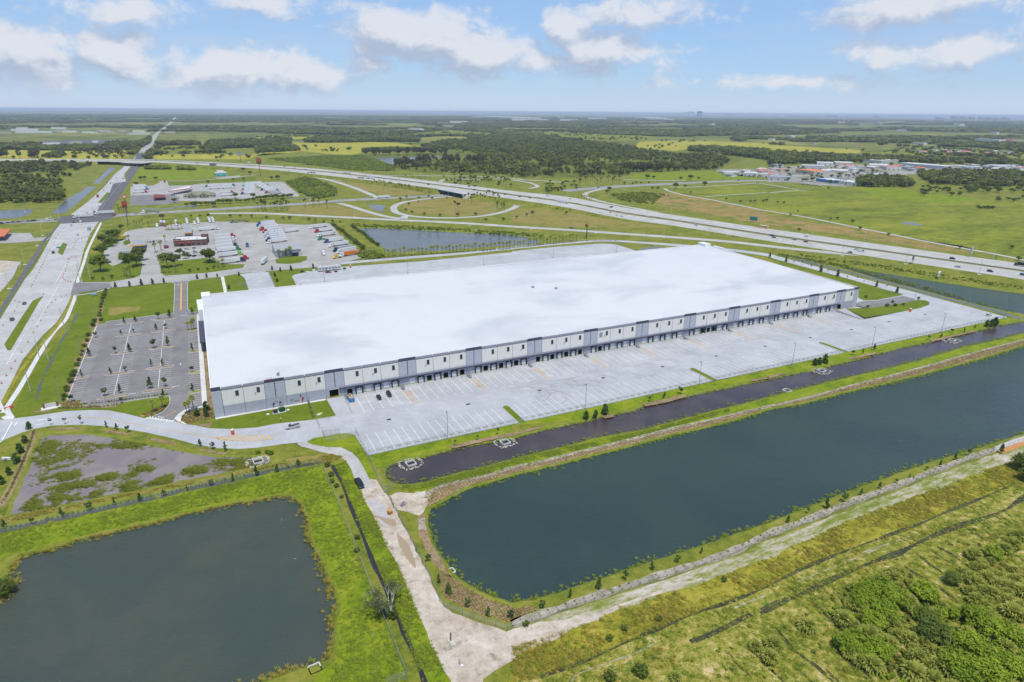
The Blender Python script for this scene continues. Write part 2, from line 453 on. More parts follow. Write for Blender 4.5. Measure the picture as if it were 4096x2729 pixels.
hwyconc = concretemat('highway_concrete',[(.36,.345,.315),(.42,.405,.37),(.47,.455,.42)],7.3)
walkconc = concretemat('walk_concrete',[(.52,.51,.49),(.58,.57,.55),(.64,.63,.61)],1.6)
asphalt = groundmat('asphalt',[(.162,.150,.150),(.200,.186,.184),(.235,.220,.215)],16,4,.3,rough=.9,bmp=.05,patch=((.30,.28,.265),12,.56,.8))
darkasphalt = groundmat('dark_asphalt',[(.090,.088,.094),(.120,.117,.121),(.155,.15,.152)],18,4,.3,rough=.9,bmp=.05)
paleasphalt = groundmat('pale_asphalt',[(.22,.21,.20),(.28,.27,.26),(.33,.315,.30)],20,5,.4,rough=.9,bmp=.05,stretch=(1,.3,1))
whitepaint = plain('white_paint',(.78,.78,.76),.7,var=.12)
yellowpaint = plain('yellow_paint',(.62,.36,.07),.7,var=.15)
deepwater = watermat('deep_water',(.046,.062,.052),.07,1.0,1.5,(.062,.072,.052),26)
bluewater = watermat('blue_water',(.032,.054,.047),.07,1.0,1.8,(.026,.044,.044),50)
purplewater = watermat('dark_water',(.048,.038,.043),.08,.3,1.0,(.078,.060,.056),20)
marshwater = watermat('marsh_water',(.185,.155,.160),.4,.10,.4,(.24,.205,.185),12)
canalwater = watermat('canal_water',(.105,.110,.105),.22,.25,.8,(.13,.13,.115),20)
seawater = watermat('sea_water',(.030,.085,.130),.18,.2,6.0)
weedwater = watermat('weedy_water',(.085,.090,.085),.2,.2,.8);broken(weedwater,2.2,.38,.5)
channelwater = watermat('channel_water',(.030,.028,.034),.1,.1,.6);broken(channelwater,1.6,.33,.44)
puddle = watermat('muddy_water',(.33,.25,.16),.10,.04,.4)

# ------------------------------------------------------------------ ponds (outlines on the photograph, at water level)
NL = KK(('41',0,830,120,700,130,640,60,600,110,520,135,450,200,400,400,370,560,320,700,270,850,235,1000,190,1230,140,1400,110,1690,33),
  ('31',1980,990,2200,945),('32',0,930,100,900,220,880,330,900,410,950,450,1050,470,1150,480,1250,540,1380,600,1480),
  ('42',640,540,690,680,730,800,745,880,722,960,700,1050,718,1150,705,1250,685,1330,600,1400,480,1430,380,1450,250,1500,150,1540,50,1575),
  ('41',1900,1700,1000,1800,0,1800,-500,1500,-500,1000),z=-.5)
BIG = KK(('32',1580,1090,1600,1010,1680,960,1800,900,1950,820,2150,760),('33',0,700,300,630,600,555,900,480,1200,400,1500,325,1800,255,2100,180),
         ('24',0,1475,300,1420,700,1320,1100,1230,1500,1130,1900,1020,2354,885,2900,740),('34',3000,60,2354,305,2100,390,1800,480,1500,570,1200,670,900,780,600,890,300,1010),
         ('43',2354,100,2100,190,1800,290,1500,390,1200,480,900,590,600,680,400,750,200,805,0,830),
         ('42',2200,780,2050,730,1950,670,1850,600,1790,520,1720,420,1660,330,1610,230,1590,130),z=-.5)
STRIP = KK(('32',1190,660,1205,625,1260,590,1330,570,1500,545,1800,460,2000,420,2180,385),('33',0,360,250,290,700,195,900,145,1150,90),
           ('23',1200,1445,1600,1350,1900,1290),('24',0,1195,300,1130,420,1110,600,1065,900,990,1200,910,1500,845,1800,780,2100,700,2354,660,2700,580,2700,690,
   2354,760,2100,830,1800,890,1540,965,1400,1010,1000,1110,600,1200,200,1300),('33',2354,-30,2100,40,1800,110,1500,190,1200,270,800,340,500,420,200,490),
           ('32',2354,545,2100,610,1900,660,1700,710,1560,755,1420,775,1330,775,1240,750,1200,710),z=-.6)
MARSH = KK(('31',95,1055,130,950,220,740,300,540,340,440,375,350,480,325,740,318,860,320,1000,350,1200,390,1400,430,1700,480,1980,525),
           ('32',0,528,60,525,120,545,110,590,0,608),('31',2200,640,1900,700,1600,755,1300,815,1000,870,800,920,500,985,250,1035),z=-.3)
REARP = KK(('12',950,1180,1100,1178,1400,1190,1800,1215,2354,1240),('13',100,1258,230,1275,260,1300,200,1325),('12',2200,1345,1700,1385,1180,1400,1140,1340,1050,1285,980,1225),z=-.5)
RIGHTP = KK(('24',630,150,760,165,1000,205,1300,255,1600,300,1900,345,2354,405,2800,470,2800,680,2354,590,2100,545,1700,445,1300,340,1000,260,800,200),z=-.6)
PONDS = [('near_pond',NL,-.5,1.1,deepwater,2.2,.35),('long_pond',BIG,-.5,.9,bluewater,2.4,.25),('narrow_pond',STRIP,-.6,1.6,purplewater,2.2,.3),
         ('marsh_basin',MARSH,-.3,1.2,marshwater,2.5,.4),('rear_pond',REARP,-.5,2.0,canalwater,4,.6),('roadside_pond',RIGHTP,-.6,2.0,bluewater,4,.5)]
DRIVE_LOW = KK(('32',915,330,880,312,840,305,760,310,620,335,530,350,465,385,350,395,250,405,0,440),('31',2200,450,2000,442,1800,410,1600,355,1350,300,1150,265,960,240,740,228,480,235,330,262,200,300,40,365,-60,440))
DRIVE_UP = KK(('31',-60,200,0,185,130,170,300,150,600,105,820,93,1000,97,1150,125,1290,160,1380,175,1600,195,1700,225,1800,235,1930,262,2120,268),('32',0,255,170,222,530,180,735,145))
XR = lambda y: 389.9 + (y - 272)*.052          # east end of the warehouse
YARD = [(39.4,271.6),(389.9,271.6),(392.5,300.0),(447.0,303.0),(461.6,274.2),(457.3,213.9),(44.0,213.9)] + DRIVE_LOW + DRIVE_UP
def clamp(v,a=0.0,b=1.0): return max(a,min(b,v))
def zy(x,y):
 S = clamp((x - 25)/20.9) if x < 46 else clamp((400 - x)/24)
 D = clamp((y - 226)/30)
 return -1.25*S*D
GRASS_FINGERS = [(108.8,3.2),(213.4,3.4),(306.4,3.0)]

HOLES = []
for i,(nm,sh,zw,bw,wm,st,am) in enumerate(PONDS):
 shore = ragged(sh,st,am,10 + i);rim = offset(shore,bw)
 if area(shore) < 0: shore = shore[::-1]
 HOLES.append(rim)
 wo = sheet(nm,offset(shore,.35),zw,wm)
 b = MB();n = len(rim);inner = offset(shore,-1.6)
 vs = [(x,y,0.0) for x,y in rim] + [(x,y,zw + .02) for x,y in shore] + [(x,y,zw - .5) for x,y in inner]
 b.quadlist(vs,[(k + i2*n,(k + 1) % n + i2*n,(k + 1) % n + (i2 + 1)*n,k + (i2 + 1)*n) for i2 in (0,1) for k in range(n)])
 bo = b.build('pond_bank',bankm if nm != 'rear_pond' else lush);bo['kind'] = 'structure'
HOLES.append(YARD)
def holed_ground():
 vs,es = [],[]
 far = 60000.0
 rings = [[(far*math.cos(a*math.pi/24),far*math.sin(a*math.pi/24)) for a in range(48)],
             [(4000*math.cos(a*math.pi/12),4000*math.sin(a*math.pi/12)) for a in range(24)]] + HOLES
 for r in rings:
  k = len(vs);vs += [Vector((p[0],p[1])) for p in r];es += [(k + i,k + (i + 1) % len(r)) for i in range(len(r))]
 V,E_,F,*_ = delaunay_2d_cdt(vs,es,[],0,1e-5)
 cen = np.array([[(V[a].x + V[b].x + V[c].x)/3,(V[a].y + V[b].y + V[c].y)/3] for a,b,c in F])
 kill = np.zeros(len(F),bool)
 for h in HOLES: kill |= inside_np(h,cen[:,0],cen[:,1])
 fs = []
 for f,k in zip(F,kill):
  if k: continue
  a,b,c = [V[i] for i in f]
  fs.append(tuple(f) if (b.x - a.x)*(c.y - a.y) - (c.x - a.x)*(b.y - a.y) > 0 else tuple(f[::-1]))
 m = bpy.data.meshes.new('ground');m.from_pydata([(v.x,v.y,0) for v in V],[],fs);m.update();m.materials.append(wild)
 o = link('ground',m);o['kind'] = 'structure';return o
ground = holed_ground()

# truck court and driveway: a concrete sheet that falls towards the docks
def gridsheet(name,poly,step,zf,mat):
 vs,es = [],[];n = len(poly)
 ring = []
 for i in range(n):
  a,b = poly[i],poly[(i + 1) % n];k = max(1,int(math.dist(a,b)/step))
  ring += [(a[0] + (b[0] - a[0])*j/k,a[1] + (b[1] - a[1])*j/k) for j in range(k)]
 vs = [Vector(p) for p in ring];es = [(i,(i + 1) % len(ring)) for i in range(len(ring))]
 xs = [p[0] for p in ring];ys = [p[1] for p in ring]
 y = min(ys)
 while y < max(ys):
  x = min(xs)
  while x < max(xs):
   if inside(poly,x,y): vs.append(Vector((x,y)))
   x += step*2
  y += step
 V,E_,F,*_ = delaunay_2d_cdt(vs,es,[],1,1e-4)
 fs = []
 for f in F:
  a,b,c = [V[i] for i in f]
  fs.append(tuple(f) if (b.x - a.x)*(c.y - a.y) - (c.x - a.x)*(b.y - a.y) > 0 else tuple(f[::-1]))
 m = bpy.data.meshes.new(name);m.from_pydata([(v.x,v.y,zf(v.x,v.y)) for v in V],[],fs);m.update();m.materials.append(mat)
 o = link(name,m);o['kind'] = 'structure'
 sk = MB();k = len(ring)
 sk.quadlist([(x,y,.0) for x,y in ring] + [(x,y,zf(x,y) - .3) for x,y in ring],[(i,k + i,k + (i + 1) % k,(i + 1) % k) for i in range(k)])
 sk.build('yard_edge',walkconc,o)
 return o
yard = gridsheet('truck_court',YARD,5.0,lambda x,y: zy(x,y) + .02,yardconc)

# ------------------------------------------------------------------ large ground covers, far ones first
def cover(name,poly,mat,z=.03,rag=None,seed=3):
 if rag: poly = ragged(poly,rag[0],rag[1],seed)
 P = np.array(poly);hs = [h for h in HOLES if min(math.hypot(*p) for p in poly) < 700 and name not in ('puddle',) and
          (inside_np(poly,np.array(h)[:,0],np.array(h)[:,1]).any() or inside_np(h,P[:,0],P[:,1]).any())]
 if not hs: return sheet(name,poly,z,mat)
 vs,es = [],[]                          # cut the ponds and the court out of the cover
 for r in [poly] + hs: k = len(vs);vs += [Vector(p) for p in r];es += [(k + i,k + (i + 1) % len(r)) for i in range(len(r))]
 V,E_,F,*_ = delaunay_2d_cdt(vs,es,[],0,1e-4);c = np.array([[sum(V[i].x for i in f)/3,sum(V[i].y for i in f)/3] for f in F])
 ok = inside_np(poly,c[:,0],c[:,1])
 for h in hs: ok &= ~inside_np(h,c[:,0],c[:,1])
 fs = [tuple(f) if (V[f[1]].x - V[f[0]].x)*(V[f[2]].y - V[f[0]].y) - (V[f[2]].x - V[f[0]].x)*(V[f[1]].y - V[f[0]].y) > 0 else tuple(f[::-1]) for f,q_ in zip(F,ok) if q_]
 m = bpy.data.meshes.new(name);m.from_pydata([(v.x,v.y,z) for v in V],[],fs);m.update();m.materials.append(mat);o = link(name,m);o['kind'] = 'structure';return o
def polar(r0,r1,a0,a1,n=24):   # azimuth in degrees from +Y towards +X
 A = [math.radians(a0 + (a1 - a0)*i/n) for i in range(n + 1)]
 return [(r0*math.sin(a),r0*math.cos(a)) for a in A] + [(r1*math.sin(a),r1*math.cos(a)) for a in A[::-1]]
cover('far_woodland',polar(2600,59000,-32,88,40),farwood,.05)
cover('meadow',KK(('11',0,460,700,470,1230,455,1180,520,1100,545,0,545)),yellowfield,.12)
cover('meadow',KK(('11',1380,520,1500,500,2354,500),('12',0,495,300,490,420,470,700,500,900,505,960,490,1000,440,1200,425,1500,430,1300,395,1000,385,600,395,400,400,330,380,340,410),('11',2354,515,2300,548,1400,545)),yellowfield,.12)
cover('meadow',KK(('12',0,345,300,330,700,335,720,350,450,355,200,370,0,385)),yellowfield,.12)
cover('meadow',KK(('11',1430,415,1980,405,1960,440,1700,460,1430,465)),greenfield,.14)
cover('meadow',KK(('12',1180,325,1500,300,1800,275,2200,305,2180,325,1700,330)),greenfield,.14)
cover('meadow',KK(('13',0,290,400,285,900,320,1250,330,1400,350,1300,370,900,380,600,360,200,320)),greenfield,.14)
cover('meadow',KK(('13',1180,385,1600,375,2354,400),('14',0,410,500,440,900,465,800,495,400,480,0,500),('13',2354,450,1700,440,1500,470,1100,440)),yellowfield,.16)
cover('meadow',KK(('14',1300,440,1700,450,2354,480,2354,540,1800,510,1300,500,1000,490)),greenfield,.16)
cover('brush_patch',KK(('12',100,540,600,515,980,505,1150,560,1280,610,1280,660,900,650,400,600,100,575)),greenfield,.14)
cover('bare_plot',KK(('11',170,390,640,370,1220,365,1200,385,900,400,500,405,170,405)),darkasphalt,.2)
cover('bare_plot',KK(('11',390,395,560,390,540,410,400,412)),oldconc,.26)
cover('wood_ground',KK(('12',980,500,1500,425,2354,330),('13',0,330,1000,400,2000,460,2354,460,2100,560,1900,640,1400,660,1080,680,1000,710,100,720),('12',2354,710,1650,680,1280,640)),woodfloor,.10)
cover('far_lake',KK(('12',1080,540,1250,530,1700,515,1690,530,1300,560,1280,600,1180,580)),canalwater,.2)
cover('paddock',KK(('13',1080,690,1400,665,1900,660,2354,710,2354,725,1900,735,1340,740,1080,725)),lush,.1)
# big paddock at the right, beyond the highway
cover('paddock',KK(('13',1400,815,1700,800,2354,775),('14',0,780,300,820,600,800,1000,800,1400,850,1900,890,2354,950,2900,1050,2900,1580,2354,1475,1500,1310,1000,1210,500,1110,0,1020),('13',2354,1020,1800,910,1500,850)),greenfield,.07,(25,4),5)
cover('paddock',KK(('14',850,830,1100,810,1500,860,1900,910,1800,960,1400,940,1000,900)),lush,.12,(15,6),6)
cover('rough_field',KK(('13',950,890,1100,860,1400,850,1700,890,2354,1020),('14',0,1060,400,1130,700,1160,1300,1260,1900,1370,2000,1420,1500,1370,900,1280,500,1210,0,1150),('13',2354,1140,1800,1060,1500,1000,1350,950)),brownfield,.07,(12,4),7)
cover('rough_field',KK(('13',0,1000,300,1000,700,1040,1050,1090,1500,1170,1000,1180,500,1160,0,1130)),drygrass,.07,(10,3),8)
cover('rough_field',KK(('12',1350,960,1600,900,1900,900,2100,930,2250,980,2200,1040,1900,1070,1500,1050,1360,1010)),drygrass,.07,(10,3),9)
cover('rough_field',KK(('12',300,985,700,965,900,1010,1200,1075,700,1065,300,1040)),drygrass,.07,(10,2),10)
cover('rough_field',KK(('12',700,745,1000,760,1500,800,1640,830,1600,870,1200,880,1000,830)),drygrass,.07,(10,2),11)
cover('wood_ground',KK(('11',0,600,400,590,850,600,700,640,600,780,600,900,400,960,0,980)),wild,.05)
# sea, lagoon
far_pts = [raydir(u,v) for u,v in ((3400,462),(4096,466),(5200,470))]
cover('sea',[(8500,25000),(58000*.2,58000*.95),(30000,47000),(45000,34000),(54000,20000)] + K('14',2900,196,2354,186,1600,176,800,160,0,145),seawater,1.5)
for pts in (('13',0,120,300,118,560,124,560,130,200,128),('13',690,128,930,133,930,140,700,138),('13',1040,133,1250,138,1250,144,1050,142),('14',510,196,870,202,860,211,520,204),
   ('14',2000,228,2300,224,2354,236,2150,246,2010,240),('12',1430,92,2050,98,2050,106,1700,100),('12',820,152,1020,150,1010,159,840,159),('14',1400,188,1900,205,1850,216,1500,205),('14',100,183,450,190,440,198,120,190)):
 cover('lagoon',K(*pts),seawater,1.8)
for pts in (('11',470,1050,620,905,740,845,800,798,885,795,770,900,600,1040),('11',850,768,930,700,1010,620,1060,625,960,720,920,770)):
 cover('roadside_canal',K(*pts),canalwater,.05)
cover('small_pond',K('11',0,1022,100,1012,310,1007,280,1050,150,1088,0,1095),canalwater,.05)
cover('small_pond',K('12',1020,965,1150,965,1190,975,1160,1030,1100,1020),canalwater,.07)
cover('small_pond',K('14',1215,1125,1330,1125,1430,1150,1400,1160,1260,1145),canalwater,.12)
ribbon('roadside_ditch',K('12',300,905,480,905,650,890),7,.05,canalwater)
ribbon('roadside_ditch',K('11',1290,1000,1500,1005,1720,975,1800,985),9,.05,canalwater)
ribbon('swale',K('24',250,85,600,175,1000,275,1500,415,2000,535,2330,635),4.0,.04,canalwater)
cover('wet_pool',K('13',1150,1385,1220,1358,1330,1350,1400,1360,1300,1378),canalwater,.05)

# ------------------------------------------------------------------ near ground covers
cover('lawn',KK(('21',110,1540,200,1300,360,1020,640,740,700,520,720,425,960,375,1030,350,1600,300,1605,575,990,660,890,690,610,1395,740,1390,745,1430,960,1440,1560,1345,1568,1440,1480,1510,1310,1545,1000,1475,600,1480,300,1530,130,1550)),lawn,.03)
cover('lawn',K('21',1725,290,2030,245,2060,405,1815,560,1735,560,1722,500),lawn,.03)
cover('lawn',K('21',2070,240,2200,235,2250,260,2290,385,2090,400),lawn,.03)
cover('lawn',KK(('22',120,205,330,180,770,155,570,180,360,225,330,240,375,340,180,355)),lawn,.03)
cover('lawn',K('21',700,410,800,360,1000,345,1040,350,960,375,720,420),lawn,.03)
cover('lawn',KK(('31',1800,232,1980,195,2354,118),('32',0,118,480,20,670,-4,735,140,530,175,170,218,0,250),('31',2354,255,2120,262,1930,255)),lawn,.03)
cover('lawn',KK(('32',470,378,620,340,760,316,850,308,900,325,930,380,1110,715,1045,725,985,610,900,480,790,438,650,430,520,405)),lush,.04)
cover('lawn',K('21',760,200,830,60,950,20,1250,40,1310,130,1280,240,1000,300,750,305),lawn,.03)
cover('lawn',K('21',1480,100,1640,110,2000,90,2250,135,2220,170,1900,210,1520,238,1480,215),lawn,.03)
sheet('lawn',K('24',715,540,890,624,1200,576,1400,535,1480,505,1487,480,1450,465,1380,458,1150,500,950,530,830,535),.05,lawn)
sheet('lawn',KK(('24',0,80,435,218,838,335,828,440,880,465,1000,462,1240,415,1235,405,900,320,0,65)),.05,lawn)
cover('verge',KK(('23',150,1568,400,1525,1300,1320,1890,1205,2354,1110),('24',0,1100,700,945,1600,765,2190,628,2330,655,2100,695,1800,775,1500,840,1200,905,600,1060,300,1125,0,1190),
               ('23',1900,1285,1600,1345,1200,1440,900,1515,600,1568),('32',2354,235,2354,330,2180,380,1800,455,1500,538,1330,560,1260,580,1200,612,1100,620,1040,510,2000,315)),lush,.03)
cover('near_verge',KK(('32',0,620,300,600,600,585,700,780,800,1030,900,1290,990,1560),('42',1050,700,1180,1000,1390,1530,1400,1650,500,1650,560,1500,720,1380,760,1150,735,1000,780,880,760,780,720,660,660,520),('32',560,1380,510,1250,500,1150,480,1040,440,940,340,880,220,860,100,880,0,905),('31',2000,970,1690,1030),('41',1230,110,700,240,200,370,-100,450,-100,300,0,210,860,20),('31',1200,960,1900,800)),lush,.03)
cover('track_verge',KK(('32',700,490,830,560,910,720,980,880,1120,1150,1330,1568),('42',1260,420,1420,760,1570,1110,1780,1568,1780,1650,1560,1650,1330,1030,1160,600),('32',1100,1530,930,1100,800,760,720,610,640,560)),lush,.03)
cover('dry_bank',KK(('31',0,1060,90,1075,800,940,1600,775,2354,625),('32',0,625,290,570,270,545,420,520,700,500,660,570,400,600,0,670),('31',2354,660,1200,880,0,1140)),drygrass,.04,(3,.5),21)
cover('dry_bank',KK(('32',400,570,420,540,600,500,780,500,820,560,700,590,620,580,480,600)),drygrass,.045,(3,.6),22)
cover('road_verge',KK(('31',0,400,60,370,330,270,340,330,290,500,200,740,80,1000,0,1050)),wild,.03)
ribbon('mulch_bed',KK(('31',310,290,260,450,180,640,90,830,0,980)),2.6,.05,mulch)
ribbon('hedge_swale',KK(('31',0,1215,200,1170,480,1110,700,1065,1000,995,1400,910,1800,810,2100,755),('32',0,690,300,630,590,585)),2.2,.06,weedwater)
# berm between the two ponds
bermU = KK(('32',1560,905,1600,850,1700,795,1900,740,2150,690),('33',0,625,300,560,600,485,900,412,1200,335,1500,258,1800,192,2100,118),('24',0,1442,400,1350,800,1240,1200,1140,1600,1030,2000,918,2354,828,2800,710))
bermL = KK(('32',1590,985,1670,945,1790,885,1940,808,2150,748),('33',0,690,300,618,600,543,900,468,1200,388,1500,313,1800,243,2100,170),('24',0,1466,300,1408,700,1306,1100,1216,1500,1116,1900,1008,2354,872,2800,760))
cover('mulch_slope',ragged(bermU,3,.3,4,False) + ragged(bermL,3,.4,5,False)[::-1],mulch,.04)
ribbon('stone_edge',bermU,1.8,.07,rubble,4)
cover('berm_grass',KK(('32',1340,782,1560,765,1700,722,1900,672,2100,622),('33',0,540,500,432,800,352,1200,284,1500,202,1800,122,2354,-10),('24',200,1312,600,1212,1000,1122,1400,1022,1800,902,2354,775,2800,700,2354,815,2000,905,1600,1018,1200,1128,800,1228,400,1338,0,1430),('33',2100,112,1800,182,1200,322,600,472,0,610),('32',2150,682,1900,732,1700,782,1500,850,1400,840)),lush,.035)
# tracks, sand
cover('gravel_track',KK(('32',375,398,465,382,520,410,650,435,780,440,880,480,940,540,985,620,1045,728,1100,800,960,830,910,720,870,630,830,560,760,515,600,480,480,445,420,430)),gravel,.05,(3,.15),30)
cover('sand_track',KK(('32',930,750,1050,730,1110,730,1190,860,1225,900,1290,1030,1400,1240,1560,1560),('42',1600,600,1690,830,1730,890,1900,965,2100,1040,2310,1100),('43',0,1085,250,1020,420,1010,600,960,790,930,1000,850,1200,780,1500,680,1740,600,1750,620,1500,710,1200,810,1000,880,800,990,700,1030,560,1080,400,1180,250,1220,120,1270,0,1380),
                     ('42',2200,1470,2100,1540,2080,1650,1830,1650,1730,1450,1650,1300,1570,1110,1500,950,1420,760,1350,600,1260,420,1150,200,1060,0),('32',980,880)),sand,.045,(2.5,.35),31)
cover('sand_patch',K('32',1235,880,1330,850,1440,862,1560,830,1585,900,1560,1000,1510,1070,1350,1020,1280,1000),sand,.05,(1.5,.4),32)
cover('sand_patch',KK(('32',1500,1070,1580,1040,1570,1140,1600,1250,1650,1340,1700,1430,1740,1530),('42',1800,600,1720,560,1600,420,1500,230,1480,60)),mulch,.05,(1.5,.4),33)
cover('sand_patch',KK(('32',1490,1100,1550,1090,1570,1200,1500,1190)),rubble,.06,(1.2,.35),34)
cover('planted_bank',KK(('42',1660,560,1790,590,1900,680,2050,770,2200,830,2354,870),('43',30,890,200,870,240,900,0,1010),('42',2310,1010,2100,950,1900,870,1750,800,1700,700)),mulch,.05,(1.5,.3),35)
# outer bank of the long pond: grass lip, stony strip inside the wall, scrub outside
outl = KK(('43',0,1035,500,865,1000,702,1500,542,2000,378,2354,208),('34',300,1125,600,1005,900,890,1200,780,1500,665,1800,550,2080,455,2354,352,2700,230))
ribbon('stony_strip',outl,lambda t: 2.6 + .5*math.sin(t*71) + .4*math.sin(t*173),.05,rubble,10)
o1 = KK(('43',0,1085,500,918,1000,758,1500,595,2000,430,2354,262),('34',300,1185,600,1065,900,950,1200,835,1600,675,2000,525,2354,410,2700,290))
o2 = KK(('43',0,1250,500,1080,800,990,1000,890,1500,730,2000,560,2354,430),('34',400,1270,800,1090,1200,950,1600,800,2000,650,2354,530,2700,420))
patchy = groundmat('patchy_sand',[(.12,.16,.02),(.20,.22,.05),(.38,.34,.24),(.50,.45,.39)],9,3,.8,bmp=.4,stretch=(.5,1.5,1))
cover('patchy_verge',ragged(o1,3,.3,6,False) + ragged(o2,3,.7,7,False)[::-1],patchy,.035)
o3 = KK(('43',0,1610,300,1500,700,1360,1100,1180,1400,1050,1700,930,2000,830,2354,690),('34',370,1510,750,1360,1100,1230,1400,1120,1650,1010,1900,910,2250,760,2600,620))
cover('olive_band',ragged(o2,3,.7,7,False) + ragged(o3,3,.8,8,False)[::-1],olive,.03)
scrub = groundmat('scrub_land',[(.040,.060,.009),(.110,.135,.016),(.185,.195,.030),(.265,.245,.070),(.42,.36,.20)],8,2.2,.5,wts=(.3,.4,.3),bmp=.6,patch=((.075,.14,.012),6,.58,.7))
OUTSCRUB = K('44',-900,1330,0,960,950,540,1400,330,2150,40,2600,-100) + [(300,90),(300,20),(90,20)]
cover('scrub_land',ragged(o3,3,.8,8,False) + [(300,90),(300,20),(120,20),(60,60)],scrub,.025)
def ditch(name,pts,wd,mat=None): return ribbon(name,pts,wd,.05,mat or mud,5)
ditch('ditch',KK(('43',250,1520,700,1360,1100,1180,1400,1050,1700,930,2000,830,2300,710),('44',370,500,750,350,1100,220,1400,110,1650,0),('34',1900,930,2250,780)),lambda t: 1.0 + .5*math.sin(t*37))
ditch('ditch',KK(('44',-80,930,150,820,350,740,550,640,950,470,1180,390,1400,280,1700,150,2150,0),('34',2354,900,2600,790)),lambda t: 1.6 + .7*math.sin(t*29))
ditch('ditch',KK(('43',1640,1200,1800,1140,1950,1070,2200,940)),1.4)
FU = np.array(K('44',1400,590)[0]);FD = np.array(K('44',1760,835)[0]) - FU;FD /= np.linalg.norm(FD);FN = np.array([-FD[1],FD[0]]);rf_ = random.Random(12)
furrowm = groundmat('furrow_soil',[(.030,.036,.014),(.055,.062,.018),(.09,.10,.03)],5,1.2,.4);broken(furrowm,1.2,.42,.56)
for k in range(-11,9):
 for j in range(3):
  s0 = rf_.uniform(-28,55);L_ = rf_.uniform(6,17);o_ = FU + FN*(k*6.3 + rf_.uniform(-.8,.8));ph = rf_.uniform(.25,.55)
  pts = [tuple(o_ + FD*(s0 + L_*i/5) + FN*rf_.uniform(-.3,.3)) for i in range(6)]
  if all(inside(OUTSCRUB,*p) for p in pts): ribbon('furrow',pts,(lambda q_: lambda t: .12 + q_*1.6*math.sin(t*3.1))(ph),.045,furrowm,4)
for a in ((1350,370,1480,480,1610,565),(1550,320,1680,390,1790,465),(1400,590,1560,690,1760,835),(380,790,500,920,660,1070),(1820,150,1920,210,2010,270),(2000,400,2180,500,2354,610),(270,1300,440,1420,600,1568),(740,1370,860,1450,960,1545),(1250,500,1340,560,1420,600),(2250,380,2400,480,2500,540),(60,1050,200,1230,280,1310),(640,740,740,800,790,830)):
 ditch('furrow',K('44',*a),lambda t: .35 + .8*math.sin(t*3.1))
for a,wd in ((('43',540,1568,620,1490,800,1420,1000,1350,1130,1310,1330,1200),.7),(('43',2040,890,2180,830,2330,775),.7),(('44',280,640,560,530,800,430,1030,335),.6),(('44',860,380,1150,280,1330,220),.5)):
 ribbon('foot_track',K(*a),(lambda q_: lambda t: q_*(.55 + .35*math.sin(t*23)))(wd),.055,groundmat('track_soil',[(.20,.19,.10),(.32,.29,.19),(.44,.40,.31)],5,1,.3),8)
ditch('water_channel',KK(('32',695,600,780,740,850,930,930,1120,1010,1320,1100,1550),('42',1140,600,1240,800,1310,990,1370,1130,1480,1370,1560,1600)),lambda t: 1.15 + .3*math.sin(t*33),channelwater)
for a in (('32',1295,1205,1330,1260,1390,1310,1440,1420,1470,1520,1455,1545,1390,1460,1320,1340),('32',1100,1060,1200,1090,1280,1110,1290,1160,1250,1160,1180,1130)):
 cover('puddle',ragged(catmull(K(*a),5,True),.6,.12,3),puddle,.06)
ribbon('dark_soil',K('32',1060,920,1140,1010,1180,1110,1240,1140),3.2,.055,gravel)
# ------------------------------------------------------------------ highways and roads
def band(name,top,bot,z,mat,sub=4,kind='structure',skirt=None):
 """road between two edge lines; every point is (crop, u, v, height)"""
 T = catmull([K(c,u,v,z=h)[0] + (h,) for c,u,v,h in top],sub);B = catmull([K(c,u,v,z=h)[0] + (h,) for c,u,v,h in bot],sub)
 n = len(T);m = MB();vs = []
 for a,b in zip(T,B): vs += [(a[0],a[1],a[2] + z),(b[0],b[1],b[2] + z)]
 m.quadlist(vs,[(2*i,2*i + 1,2*i + 3,2*i + 2) for i in range(n - 1)])
 o = m.build(name,mat);o['kind'] = kind
 return o,T,B
ZS = {('14',2900): .4,('14',2354): .4,('14',1500): .5,('14',0): .8,('13',1500): 1.2,('13',1000): 2.2,('13',500): 4.0,('13',0): 5.8,('12',2000): 7.2,('12',1500): 6.4,('12',1000): 5.2,('12',500): 5.0,('12',0): 5.6,('11',2000): 6.2,('11',1500): 7.0,('11',1200): 7.3,('11',1000): 7.0,('11',500): 5.5,('11',0): 4.5,('11',-600): 4.0}
def E3(*rows): return [(c,u,v,ZS[(c,u)]) for c,u,v in rows]
up_top = E3(('14',2900,1588),('14',2354,1509),('14',1500,1394),('14',0,1185),('13',1500,1060),('13',1000,985),('13',500,890),('13',0,838),('12',1500,733),('12',1000,680),('12',500,628),('12',0,595),('11',1500,552),('11',1200,547),('11',1000,545),('11',500,544),('11',0,544),('11',-600,546))
up_bot = E3(('14',2900,1654),('14',2354,1575),('14',1500,1455),('14',0,1240),('13',1500,1108),('13',1000,1035),('13',500,940),('13',0,872),('12',1500,760),('12',1000,700),('12',500,648),('12',0,608),('11',1500,560),('11',1200,555),('11',1000,553),('11',500,553),('11',0,553),('11',-600,555))
lo_top = E3(('14',2900,1668),('14',2354,1584),('14',1500,1463),('14',0,1250),('13',1500,1118),('13',1000,1045),('13',500,948),('13',0,880),('12',1500,766),('12',1000,707),('12',500,653),('12',0,612),('11',1500,564),('11',1200,558),('11',1000,556),('11',500,556),('11',0,556),('11',-600,558))
lo_bot = E3(('14',2900,1734),('14',2354,1654),('14',1500,1526),('14',0,1298),('13',1500,1160),('13',1000,1090),('13',500,990),('13',0,912),('12',1500,795),('12',1000,735),('12',500,680),('12',0,632),('11',1500,578),('11',1200,572),('11',1000,568),('11',500,566),('11',0,566),('11',-600,568))
hw1,T1,B1 = band('highway',up_top,up_bot,.12,hwyconc)
hw2,T2,B2 = band('highway',lo_top,lo_bot,.12,hwyconc)
md = MB();vs = []
